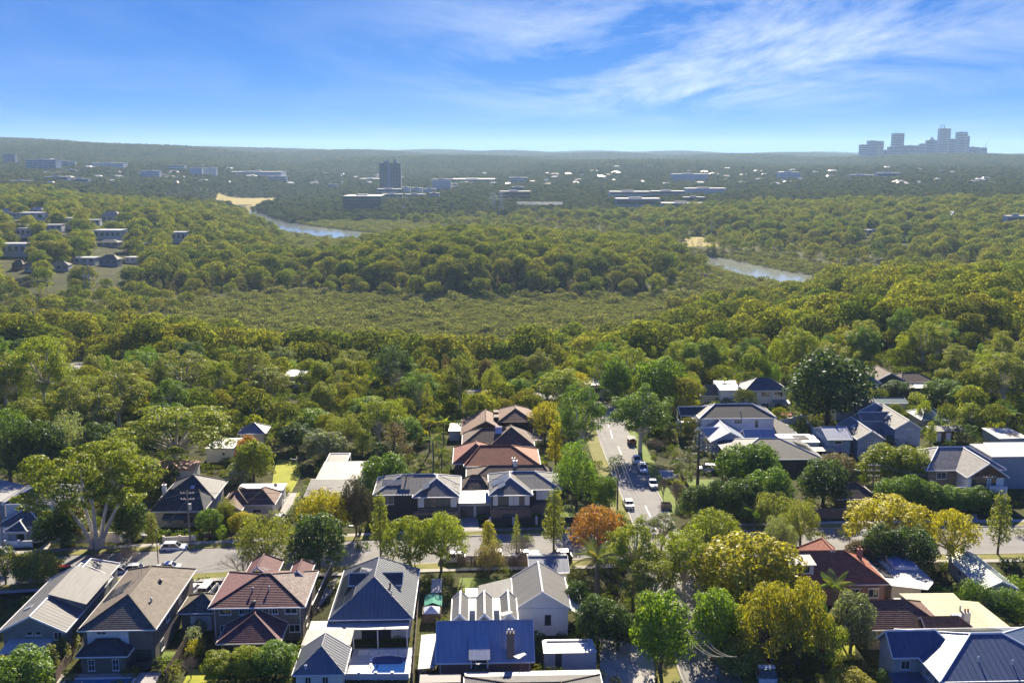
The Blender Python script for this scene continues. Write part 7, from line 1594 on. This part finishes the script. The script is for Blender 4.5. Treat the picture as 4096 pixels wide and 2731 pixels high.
# ------------------------------------------------------------------ poles and wires
WOODP = mat('pole_wood', (.22, .19, .155), .9, .25, 2)
WIRE = mat('wire', (.30, .29, .27), .5, .1)
def pole(u, vb, vt, label, arms=2, r=.17, steel=False, rz=0.0, light=0):
    p = PG(u, vb); H = at_depth(u, vt, p.y).z-p.z; e = empty('power_pole' if not light else 'street_light', p, rz, label, 'pole'); b = MB(); b.tube([(0, 0, -.2), (0, 0, H)], [r, r*.7], 9); b.build('shaft', STEEL if steel else WOODP, e)
    for k in range(arms):
        z = H-.5-1.1*k; b = MB(); b.box(-1.2, 1.2, -.08, .08, z-.07, z+.07); a = b.build('crossarm', WOODP, e)
        for x in (-1.1, -.55, .55, 1.1): b = MB(); b.tube([(x, 0, z+.07), (x, 0, z+.28)], [.05, .07], 6); b.build('insulator', WHITE, a)
    if light: b = MB(); b.tube([(0, 0, H-.1), (light*.8, 0, H+.35), (light*2.0, 0, H+.45)], .04, 6); b.box(light*2.0-.35, light*2.0+.35, -.12, .12, H+.38, H+.5); b.build('lamp_arm', STEEL, e)
    return e, p, H
p1 = pole(762, 2192, 1962, 'wooden power pole beside the white SUV', 2)
b = MB(); b.tube([(.35, 0, 7.2), (.35, 0, 8.3)], .28, 10); b.build('transformer', STEEL, p1[0])
p2 = pole(2469, 2052, 1850, 'wooden power pole on the left verge of the side street', 1, rz=.2)
p3 = pole(1628, 2062, 1898, 'dark power pole with transformer in front of the left duplex half', 2)
b = MB(); b.tube([(-.4, -.1, 5.6), (-.4, -.1, 6.7)], .3, 10); b.build('transformer', STEEL, p3[0])
p4 = pole(3488, 2000, 1852, 'power pole with many crossarms behind the yellow flat-topped tree', 3)
p5 = pole(3947, 2030, 1900, 'slim power pole in front of the pale tile house', 1, .13)
p6 = pole(634, 2268, 2115, 'thin wooden pole on the near kerb under the white SUV', 0, .1)
p7 = pole(15, 2208, 2050, 'dark pole at the left edge in front of the portico house', 0, .13)
p8 = pole(2888, 1970, 1868, 'small street lamp pole beside the green trees right of the pine', 0, .09, True, light=-1)
p9 = pole(1362, 2250, 2112, 'steel street light pole beside the very dark round tree', 0, .09, True, light=1)
p10 = pole(2500, 2575, 2448, 'short power pole with crossarms in the dark trees right of the white gable', 2, .13)
p11 = pole(2762, 2650, 2515, 'power pole with a pale crossarm between the two lime-topped trees', 1, .15, rz=.1)
p12 = pole(345, 1215, 1042, 'tall pale steel pole pair in the left valley', 0, .28, True); b = MB(); b.tube([(3, 0, -.3), (3, 0, p12[2])], .26, 8); b.box(-1.4, 4.4, -.15, .15, p12[2]*.62, p12[2]*.66); b.build('second_shaft', STEEL, p12[0])
for u, vb, vt, w_ in ((2845, 952, 868, 'tallest floodlight mast, behind the far sports field'), (2632, 915, 885, 'floodlight mast well left of the far sports field'), (2897, 935, 902, 'short floodlight mast right of the far sports field')): pole(u, vb, vt, w_, 0, .35, True)
def wire(a, b, sag, label, k):
    a = Vector(a); b_ = Vector(b); B = MB(); pts = []
    for i in range(13): t = i/12; q = a.lerp(b_, t); q.z -= sag*4*t*(1-t); pts.append(q-a)
    B.tube(pts, .028, 4); o = B.build('overhead_wire', WIRE); o.location = a; tag(o, label, 'wire', 'overhead wires '+k)
def top(p, dx, dz): return (p[1].x+dx, p[1].y, p[1].z+p[2]+dz)
A2 = p2
for dx in (-1.1, -.55, .55, 1.1):
    wire(top(p2, dx, -.2), top(p11, dx, -.2), 1.4, 'overhead wire following the side street from the corner pole to the lime-topped trees', 'along the side street')
    q = PG(2900, 2900); wire(top(p11, dx, -.2), (q.x+dx, q.y, 9), 1.0, 'overhead wire running from the lime-topped trees out of the bottom edge', 'leaving the bottom edge')
    q = PG(2330, 1680); wire(top(p2, dx, -.2), (q.x+dx, q.y, q.z+10), 1.6, 'overhead wire running up the left side of the side street', 'up the side street')
for dz in (-.2, -1.3, -2.0): wire(top(p2, 0, dz-1.2), top(p3, .5, dz), 1.2, 'overhead wire crossing in front of the duplex', 'across the duplex')
for dz in (-.2, -1.3): wire(top(p3, 0, dz), top(p1, 0, dz), 1.5, 'overhead wire between the duplex pole and the SUV pole', 'between the street poles')
wire(top(p1, 0, -.3), top(p7, 0, -.2), 1.5, 'overhead wire from the SUV pole to the left edge pole', 'left end of the street'); wire(top(p1, 0, -1.5), top(p6, 0, -.1), .6, 'service wire from the SUV pole down to the thin near pole', 'service wire')
for dx in (-1, 1): wire(top(p4, dx, -.2), top(p5, dx*.6, -.3), 1.2, 'overhead wire between the two poles on the right of the street', 'right end of the street')
# rotary clothes line and letterbox-like pillar details
e = empty('clothes_line', PG(1190, 1868), .3, 'rotary clothes line on the bright lawn', 'clothes line'); b = MB(); b.tube([(0, 0, 0), (0, 0, 2.1)], .04, 6); b.build('mast', STEEL, e)
for k in range(4): a = pi/2*k; b = MB(); b.bar((0, 0, 1.7), (1.5*cos(a), 1.5*sin(a), 2.1), .04); b.build('arm', STEEL, e)
e = empty('sun_umbrella', P(3140, 1685, 0), 0, 'red sun umbrella in the yard behind the black striped roof', 'umbrella'); b = MB(); b.tube([(0, 0, 0), (0, 0, 2.3)], .03, 6); b.build('pole', STEEL, e); b = MB(); b.tube([(0, 0, 1.95), (0, 0, 2.4)], [1.7, .05], 10); b.build('canopy', mat('red_canvas', (.35, .09, .07), .8), e)
# ------------------------------------------------------------------ far buildings
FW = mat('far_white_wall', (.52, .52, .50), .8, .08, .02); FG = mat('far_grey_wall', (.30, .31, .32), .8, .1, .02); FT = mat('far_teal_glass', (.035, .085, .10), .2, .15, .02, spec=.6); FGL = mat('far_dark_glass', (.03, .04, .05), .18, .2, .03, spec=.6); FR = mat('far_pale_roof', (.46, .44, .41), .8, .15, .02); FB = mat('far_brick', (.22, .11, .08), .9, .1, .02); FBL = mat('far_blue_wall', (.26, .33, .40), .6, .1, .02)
def ground_under(u, v, drop=6.0):
    """place whose point `drop` metres above the terrain is seen at this pixel"""
    return march(u, v, drop)
def block(name, label, u0, u1, vt, vb, wall, floors=3, glass=None, depth=None, cat='building', flat=True, group=None, drop=7, roofm=None, y=None, vert=0, rz=0):
    um = (u0+u1)/2; p = ground_under(um, vb, drop) if y is None else Vector(((um-CX)/F*y*cp*1.0, y, 0))
    if y is not None: q = at_depth(um, vb, y); p = Vector((q.x, y, zt(q.x, y)))
    W = (u1-u0)/px_per_m(p.x, p.y, p.z+10); H = at_depth(um, vt, p.y).z-p.z; D = depth or max(10, W*.4)
    e = empty(name, p, rz, label, cat, group); b = MB(); b.box(-W/2, W/2, 0, D, -2, H); b.build('wall', wall, e); EXCL.append((p.x, p.y+D/2, max(W, D)*.52)); zv = H-(at_depth(um, vb, p.y).z-p.z); h0 = H-zv
    g = glass or FGL; fh = zv/floors
    for k in range(floors):
        z0 = h0+fh*(k+.30); b = MB(); b.box(-W/2+.6, W/2-.6, -.25, -.03, z0, z0+fh*.48); b.build('window_band', g, e)
    for k in range(vert): x = -W/2+W*(k+.5)/vert; b = MB(); b.box(x-.25, x+.25, -.5, -.27, h0, H); b.build('fin', wall, e)
    b = MB(); b.box(-W/2-.4, W/2+.4, -.4, D+.4, H, H+.7); b.build('roof', roofm or FR, e)
    b = MB(); b.box(-W*.2, W*.1, D*.3, D*.6, H+.7, H+2.6); b.build('plant_room', FG, e)
    return e, p, W, H, D
B = block
B('apartment_tower', 'grey apartment tower with the far left offices', 13, 62, 617, 655, FG, 8, vert=4)
B('teal_office', 'dark teal office block, leftmost of the office group', 104, 225, 640, 676, FBL, 5, FT, vert=6)
B('teal_office', 'teal glass office right behind the leftmost office', 190, 272, 645, 664, FBL, 3, FT)
B('white_office', 'small white office at the right end of the teal group', 272, 300, 646, 668, FW, 3)
B('white_office', 'long white office above the left woods', 361, 493, 653, 668, FW, 2, FBL)
B('white_shed', 'white warehouse roof below the long white office', 255, 302, 679, 688, FW, 1)
B('white_office', 'white banded office left of the twin banded block', 565, 638, 684, 710, FW, 4, FBL)
B('white_office', 'white office with roof plant on the hill', 670, 738, 662, 679, FW, 2, FT)
B('banded_office', 'twin white banded office block, left wing', 759, 808, 672, 702, FW, 6, FBL)
B('banded_office', 'twin white banded office block, right wing', 814, 865, 672, 702, FW, 6, FBL)
B('long_office', 'long low white office left of the dark tower', 900, 1125, 688, 700, FW, 2, FT)
B('teal_office', 'teal pavilion office left of the sports field', 1074, 1145, 706, 724, FBL, 2, FT)
B('low_roofs', 'low flat-roofed factory near the left edge', 38, 119, 724, 733, FB, 1)
B('low_roofs', 'wide low factory left of the wooded spur', 178, 270, 708, 722, FG, 1)
B('low_roofs', 'small white factory roof on the wooded spur', 285, 353, 716, 730, FW, 1)
B('white_church', 'white block at the foot of the woods left of the tower', 1315, 1349, 738, 754, FW, 2)
# the dark tower
e = empty('high_rise_tower', ground_under(1562, 760, 6), radians(4), 'dark twenty storey tower standing alone left of centre', 'tower'); p = e.location; s_ = px_per_m(p.x, p.y, 20); W = 84/s_; H = at_depth(1562, 652, p.y).z-p.z
b = MB(); b.box(-W/2, W/2, 0, W*.8, 0, H); b.build('core', FGL, e)
for k in range(20): b = MB(); z = 6+(H-6)*k/20; b.box(-W/2-.8, W/2+.8, -.8, W*.8+.8, z, z+.7); b.build('floor_slab', mat('slab_grey', (.16, .17, .19), .8), e)
for k in range(9): b = MB(); x = -W/2+W*k/8; b.box(x-.4, x+.4, -1.1, -.82, 0, H); b.build('column', mat('slab_grey', (.16, .17, .19), .8), e)
b = MB(); b.box(-W*.12, W*.02, -1.5, -1.15, 0, H); b.build('lift_shaft', FG, e); b = MB(); b.box(-W*.3, -W*.05, W*.3, W*.5, H, H+5); b.box(W*.15, W*.3, W*.3, W*.5, H, H+7); b.build('plant_room', FG, e); EXCL.append((p.x, p.y+W*.4, W*.7))
B('podium_building', 'teal podium building at the foot of the dark tower', 1508, 1606, 757, 778, FBL, 2, FT)
B('apartment_block', 'mid-rise balcony apartments right of the dark tower', 1729, 1804, 718, 761, FW, 8, FBL, vert=5)
B('white_annex', 'white stair block beside the mid-rise apartments', 1806, 1830, 735, 756, FW, 2)
B('warehouse', 'very long warehouse with a glaring white roof', 1808, 1978, 718, 730, FW, 1, depth=90)
B('warehouse', 'thin glaring warehouse roof left of the dark tower', 1438, 1518, 716, 722, FW, 1, depth=60)
for k, (a, b2) in enumerate(((1608, 1642), (1646, 1690), (1694, 1744))): B('white_terrace', ('white terrace block nearest the dark tower', 'white terrace block in the middle of the terrace', 'white terrace block nearest the mid-rise apartments')[k], a, b2, 750+k*3, 772, FW, 3, FBL)
B('teal_hall', 'big teal glass hall above the river', 1374, 1523, 786, 838, FT, 4, FGL, depth=60)
B('low_roofs', 'pale low roof right of the teal hall', 1528, 1610, 777, 792, FG, 1)
B('low_roofs', 'pale low roof farther right of the teal hall', 1620, 1700, 778, 790, FW, 1)
B('white_house', 'white villa right of the low roofs by the river woods', 1718, 1757, 773, 790, FW, 2)
B('brick_hall', 'red brick hall left of the substation', 2000, 2121, 767, 800, FB, 2)
B('green_roof_block', 'pale green block behind the red brick hall', 2048, 2096, 748, 766, mat('far_green', (.30, .42, .38), .8), 1)
B('factory', 'white factory left of the business park', 2440, 2600, 768, 794, FW, 2, FGL)
B('factory', 'dark-windowed factory in the middle of the business park', 2605, 2740, 766, 790, FG, 2, FGL)
B('factory', 'low white factory at the right of the business park', 2745, 2905, 755, 776, FW, 2, FBL)
B('factory', 'front low factory with grey windows, business park', 2465, 2640, 796, 826, FG, 1)
B('factory', 'front long cream roof, business park', 2650, 2820, 814, 828, FR, 1)
B('factory', 'small brick unit in front of the business park', 2735, 2820, 790, 808, FB, 1)
B('white_office', 'white multi-level office beyond the business park', 2690, 2833, 697, 722, FW, 3, FBL)
B('white_office', 'white office left of the far right suburbs', 3115, 3201, 690, 716, FW, 3, FBL)
B('low_roofs', 'long white roof in the right suburbs', 3400, 3500, 700, 712, FW, 1)
B('low_roofs', 'second long white roof in the right suburbs', 3510, 3604, 692, 710, FW, 1)
B('low_roofs', 'small white building right of the terraces', 2035, 2110, 711, 730, FW, 2)
B('teal_pavilion', 'pale teal pavilion at the right edge on the wooded ridge', 4025, 4110, 866, 912, FW, 2, FT)
e, p, W, H, D = B('white_cottage', 'white A-frame cottage on the right wooded ridge', 3804, 3826, 866, 874, FW, 1, cat='house')
b = MB(); b.add([(-W/2-.5, -.4, H+.7), (W/2+.5, -.4, H+.7), (0, -.4, H+6), (-W/2-.5, D, H+.7), (W/2+.5, D, H+.7), (0, D, H+6)], [(0, 1, 2), (3, 5, 4), (0, 2, 5, 3), (1, 4, 5, 2)]); b.build('gable', FW, e)
# skyline -----------------------------------------------------------
SK = [('grey-blue stepped block at the left end of the skyline', 3438, 3470, 580, 5), ('teal slab tower, second from the left of the skyline', 3469, 3510, 564, 9), ('narrow grey tower joined to the teal slab', 3511, 3533, 566, 9), ('low block right of the teal slab', 3534, 3548, 601, 4), ('tall slim tower standing alone on the skyline', 3567, 3613, 534, 12), ('broad base block below the slim lone tower', 3554, 3606, 588, 5), ('wide grey block in the middle of the skyline', 3618, 3675, 583, 6), ('white stepped block in the middle of the skyline', 3676, 3704, 576, 7), ('green glass tower with a pointed top', 3704, 3745, 562, 9), ('tallest tower of the skyline with an open roof frame', 3752, 3797, 515, 15), ('shorter annex in front of the tallest tower', 3750, 3790, 577, 6), ('blue tower left part of the right hand pair', 3797, 3822, 557, 9), ('broad blue tower right part of the right hand pair', 3823, 3865, 529, 14), ('pale thin slab beside the broad blue tower', 3866, 3875, 545, 8), ('low wide block near the right end of the skyline', 3872, 3917, 589, 5), ('rightmost dark block of the skyline under a crane', 3918, 3947, 592, 5)]
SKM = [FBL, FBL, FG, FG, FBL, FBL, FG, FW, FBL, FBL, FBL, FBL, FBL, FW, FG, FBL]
for k, ((lb, a, b2, vt, fl), m) in enumerate(zip(SK, SKM)):
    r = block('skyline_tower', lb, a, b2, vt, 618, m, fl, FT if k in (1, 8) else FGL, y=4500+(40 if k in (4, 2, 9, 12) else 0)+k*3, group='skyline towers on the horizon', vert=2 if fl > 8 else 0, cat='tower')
    if 'pointed' in lb: b = MB(); e, p, W, H, D = r; b.add([(-W*.3, 0, H+.7), (W*.3, 0, H+.7), (W*.3, D, H+.7), (-W*.3, D, H+.7), (0, D/2, H+16)], [(0, 1, 4), (1, 2, 4), (2, 3, 4), (3, 0, 4)]); b.build('spire', FG, e)
    if 'tallest' in lb:
        e, p, W, H, D = r; b = MB()
        for x in (-W*.4, -W*.1): b.box(x-1, x+1, 0, 4, H, H+16)
        b.box(-W*.4, -W*.1, 0, 4, H+14, H+16); b.build('roof_frame', FG, e)
    if 'crane' in lb: e, p, W, H, D = r; b = MB(); b.bar((W*.3, 5, H), (W*.3, 5, H+14), 1.5); b.bar((W*.3, 5, H+10), (W*.3+22, 5, H+52), 1.0); b.build('crane', FG, e)
# houses on the left hillside and elsewhere -------------------------
def hill_house(label, u0, u1, vt, vb, wall=FW, roof='flat', rm=None, n=3, name='hillside_house'):
    um = (u0+u1)/2; p = ground_under(um, vb, 1.5); W = (u1-u0)/px_per_m(p.x, p.y, p.z+4); H = max(3, at_depth(um, vt, p.y).z-p.z); e = empty(name, p, random.uniform(-.12, .12), label, 'house'); D = max(8, W*.6); hw = H if roof == 'flat' else H*.6
    b = MB(); b.box(-W/2, W/2, 0, D, -1, hw); b.build('wall', wall, e)
    if roof == 'flat': b = MB(); b.box(-W/2-.4, W/2+.4, -.4, D+.4, hw, hw+.3); b.build('roof', rm or M_WHITE, e)
    else: b = MB(); b.add([(-W/2-.5, -.5, hw), (W/2+.5, -.5, hw), (W/2+.5, D+.5, hw), (-W/2-.5, D+.5, hw), (-W*.2, D/2, H), (W*.2, D/2, H)], [(0, 1, 5, 4), (1, 2, 5), (2, 3, 4, 5), (3, 0, 4), (3, 2, 1, 0)]); b.build('roof', rm or T_GREYBR, e)
    for k in range(n): x = -W/2+W*(k+.25)/n; b = MB(); b.box(x, x+W*.5/n, -.1, -.02, hw*.45, hw*.8); b.build('window', GLASS, e)
    EXCL.append((p.x, p.y+D*.3, W*.62))
    dv = Vector((p.x, p.y, 0)).normalized()
    for k in range(1, 9): EXCL.append((p.x-dv.x*k*13, p.y-dv.y*k*13, W*.6))
HH = hill_house
HH('cream hip-roofed house at the left edge of the hillside', 0, 40, 834, 866, FW, 'hip', FR)
HH('long white flat-roofed house on the upper left hillside', 79, 174, 852, 880)
HH('white hip-roofed house behind the long flat one', 112, 174, 830, 850, FW, 'hip', FR)
HH('narrow white box house on the left hillside', 251, 289, 873, 911)
HH('pink-roofed large house at the top of the hillside road', 402, 480, 846, 886, FW, 'hip', mat('far_pink_roof', (.42, .30, .25), .8))
HH('low white roof left of the pink-roofed house', 345, 398, 880, 896)
HH('wide white modern house with balconies on the left hillside', 376, 485, 922, 955, FW, n=5)
HH('grey gabled roof below the wide white modern house', 387, 472, 960, 980, FG, 'hip', T_GREY)
HH('tall grey-roofed house among trees right of the hillside', 597, 648, 893, 930, FG, 'hip', T_GREY)
HH('white cube house at the right end of the hillside', 686, 744, 929, 967)
HH('stacked white house among dark trees on the left hillside', 64, 123, 914, 948)
HH('large white house at the left edge below the stacked one', 4, 104, 976, 1020, FW, n=4)
HH('blue-white house at the foot of the left hillside', 98, 153, 1053, 1080, FW, 'hip', T_SLATE)
HH('grey house at the foot of the left hillside', 195, 272, 1047, 1076, FG, 'hip', T_GREY)
HH('long white roof at the foot of the hillside near the steel poles', 293, 380, 1032, 1050)
HH('brown house at the foot of the hillside by the left edge', 49, 90, 1042, 1071, FB, 'hip', T_BROWN)
HH('grey chimneyed house right of the long white roof', 395, 470, 1020, 1058, FG, 'hip', T_GREYBR)
HH('white roof low on the right of the hillside', 500, 560, 1030, 1046)
HH('small white house high on the left hillside', 40, 78, 853, 868)
HH('white flat house above the hillside road', 178, 245, 900, 920)
HH('grey flat house left of the white cube', 560, 600, 975, 992, FG)
HH('white house front glimpsed on the right wooded ridge', 3608, 3650, 885, 902)
HH('white fence-like long house on the right wooded ridge', 3450, 3510, 920, 935)
HH('tan house in the right wooded ridge', 3590, 3640, 945, 960, CREAM)
far_me = None
for k in range(170):
    for _ in range(20):
        u = random.uniform(1250, 4050) if k < 130 else random.uniform(150, 1250); v = random.uniform(640, 740)
        q = ground_under(u, v, 7)
        if 1700 < q.y < 5200 and bool(open_ground(np.array([q.x]), np.array([q.y]), 12)[0]): break
    if far_me is None:
        a = MB(); a.box(-7, 7, 0, 10, -1, 7); a = a.data('wall', FW); r = MB(); r.add([(-7.6, -.6, 7), (7.6, -.6, 7), (7.6, 10.6, 7), (-7.6, 10.6, 7), (-3, 5, 10), (3, 5, 10)], [(0, 1, 5, 4), (1, 2, 5), (2, 3, 4, 5), (3, 0, 4)]); far_me = (a, [r.data('roof', m) for m in (M_WHITE, FR, T_BROWN, M_PALE)])
    e = empty('distant_house', q, random.uniform(-.5, .5), 'tiny pale-roofed house showing above the distant tree canopy', 'house', 'distant houses in the canopy'); s = random.uniform(.9, 1.9); e.scale = (s, s, 1.15); link('wall', far_me[0], e); link('roof', far_me[1][k % 4], e); EXCL.append((q.x, q.y, 8*s))
# pylons and substation ---------------------------------------------
def pylon(u, vb, vt, label):
    p = ground_under(u, vb, 4); H = at_depth(u, vt, p.y).z-p.z; e = empty('power_pylon', p, .3, label, 'pylon'); b = MB(); w = H*.11
    for sx in (-1, 1):
        for sy in (-1, 1): b.bar((sx*w, sy*w, 0), (sx*w*.18, sy*w*.18, H), .35)
    for k in range(9):
        z0, z1 = H*k/9, H*(k+1)/9; r0 = w*(1-.82*k/9); r1 = w*(1-.82*(k+1)/9)
        for s in (-1, 1): b.bar((-r0, s*r0, z0), (r1, s*r1, z1), .2); b.bar((r0, s*r0, z0), (-r1, s*r1, z1), .2)
    b.build('lattice', STEEL, e); b = MB()
    for z, l in ((H*.72, .2), (H*.83, .17), (H*.93, .13)): b.bar((-H*l, 0, z), (H*l, 0, z), .4)
    b.build('arms', STEEL, e); return e, p, H
y1 = pylon(1975, 850, 770, 'lattice power pylon left of the substation'); y2 = pylon(2005, 862, 765, 'lattice power pylon nearest the substation'); y3 = pylon(1615, 845, 822, 'small lattice pylon by the river woods')
q = ground_under(1790, 960, 6)
for d in (-6, -2, 2, 6): wire((y1[1].x+d, y1[1].y, y1[1].z+y1[2]*.85), (q.x+d, q.y, q.z+10), 6, 'high voltage line dropping from the pylon over the river woods', 'from the pylon')
p = ground_under(2160, 828, 4); e = empty('substation', p, 0, 'grey steel substation gantries right of the red brick hall', 'substation'); b = MB()
for i in range(9):
    for j in range(3): x = -36+9*i; yv = j*14; b.bar((x, yv, 0), (x, yv, 11), .5)
b.build('gantry_post', STEEL, e); b = MB()
for j in range(3):
    for z in (8, 10.5): b.bar((-38, j*14, z), (38, j*14, z), .45)
b.build('gantry_beam', STEEL, e); EXCL.append((p.x, p.y+14, 40))
b = MB(); b.box(-42, 46, -6, -5.4, -4, 3); b.build('retaining_wall', FG, e)
# ------------------------------------------------------------------ the forests
def build_forests():
    def take(y0, y1, spacing, pad):
        p = jitter_pts(y0, y1, spacing); x, y = p[:, 0], p[:, 1]; z = Zt(x, y); ok = open_ground(x, y, pad)
        return x[ok], y[ok], z[ok]
    def pack(x, y, z, k): return np.stack([x, y, z-.3, k, RNG.uniform(0, 6.28, len(x))], 1)
    x, y, z = take(420, 1500, lambda y: 3.5 if y < 760 else 5.0, 0); q = z < -30.3; x, y, z = x[q], y[q], z[q]
    mang = pack(x, y, z, RNG.uniform(.75, 1.25, len(x))*np.where(RNG.random(len(x)) > .06, 1, 1.5))
    x, y, z = take(FOREST_Y0, 1500, lambda y: 9.2+.0016*y, 1.0); q = z > -30.4; x, y, z = x[q], y[q], z[q]
    near = y < 345; q = ~near | (RNG.random(len(x)) < .8); x, y, z, near = x[q], y[q], z[q], near[q]
    low = z < -26.5; isoak = low & (RNG.random(len(x)) < .55); k = np.where(near, RNG.uniform(.35, .75, len(x)), RNG.uniform(.55, 1.35, len(x)))
    oak = pack(x, y, z, k)[isoak]; gum = pack(x, y, z, k*np.where(low, .82, 1))[~isoak]
    scatter('mangrove_thicket', 'low grey-green mangrove thicket covering the flat in front of the wooded hill', 'mangroves', mang, [forest_mangrove(i, LEAF_MANGROVE) for i in range(4)])
    scatter('bush_forest', 'dense olive gum forest on the hills round the river', 'forest', gum, [forest_gum(i, LEAF_FOREST, R=random.uniform(5.6, 8), H=random.uniform(13, 17)) for i in range(6)])
    scatter('sheoak_thicket', 'grey-brown she-oak thicket along the creek and river banks', 'thicket', oak, [forest_oak(i, LEAF_SHEOAK) for i in range(3)])
    x, y, z = take(1500, 3200, lambda y: 9+.0012*y, 2); mid = pack(x, y, z, RNG.uniform(.55, 1.05, len(x)))
    scatter('valley_forest', 'hazy dark green tree canopy between the river and the office towers', 'forest', mid, [forest_gum(i, LEAF_FAR, R=random.uniform(5.5, 7.5), H=random.uniform(11, 16), size=1.4, dens=.62, nc=18) for i in range(5)])
    x, y, z = take(3200, 9500, lambda y: 30+.0008*y, 10); far = pack(x, y, z-.7, RNG.uniform(.8, 1.15, len(x)))
    scatter('suburb_canopy', 'far blue-green suburban tree canopy reaching to the horizon', 'forest', far, [far_patch(i, LEAF_FAR) for i in range(5)])
    print('forest points', len(mang), len(gum), len(oak), len(mid), len(far))
def build_undergrowth():
    p = jitter_pts(112, 345, lambda y: 2.6, -.62, .62); x, y = p[:, 0], p[:, 1]; n0 = len(x)
    ok = river_d(x, y) > 2
    for ex, ey, er in EXCL_SOLID: ok &= (x-ex)**2+(y-ey)**2 > er**2
    for poly in YARDS: ok &= ~in_poly_np(x, y, poly)
    ok &= (RNG.random(n0) < .62) & ~((x > -26) & (x < -12) & (y > 118) & (y < 132))
    x, y = x[ok], y[ok]; z = Zt(x, y)
    pts = np.stack([x, y, z-.15, RNG.uniform(.45, 1.15, len(x))*np.where(y > 235, 1.5, 1), RNG.uniform(0, 6.28, len(x))], 1)
    scatter('garden_undergrowth', 'mixed green garden shrubs and undergrowth filling the yards between the houses', 'shrubs', pts, [quads_mesh('undergrowth', leaves(shell_clumps(12, .95, .7, .7, .5, lo=-.5, jitter=.3), 9, .30, up=.5, rand=.6, lift=.25, asp=.6), LEAF_GARDEN) for _ in range(4)])
FOREST_Y0 = 236
build_forests(); build_undergrowth()
# ------------------------------------------------------------------ haze
def build_haze():
    m = bpy.data.materials.new('haze'); m.use_nodes = True; N = m.node_tree.nodes; L = m.node_tree.links
    for n in list(N): N.remove(n)
    out = N.new('ShaderNodeOutputMaterial'); pv = N.new('ShaderNodeVolumePrincipled')
    pv.inputs['Color'].default_value = (.50, .72, 1, 1); pv.inputs['Density'].default_value = HAZE; pv.inputs['Anisotropy'].default_value = .2
    L.new(pv.outputs[0], out.inputs['Volume'])
    b = MB(); b.box(-9000, 9000, -300, 14500, -45, 260)
    o = b.build('haze', m); tag(o, 'thin blue haze filling the air over the valley', 'haze', kind='stuff')
HAZE = 6.5e-5
build_haze()
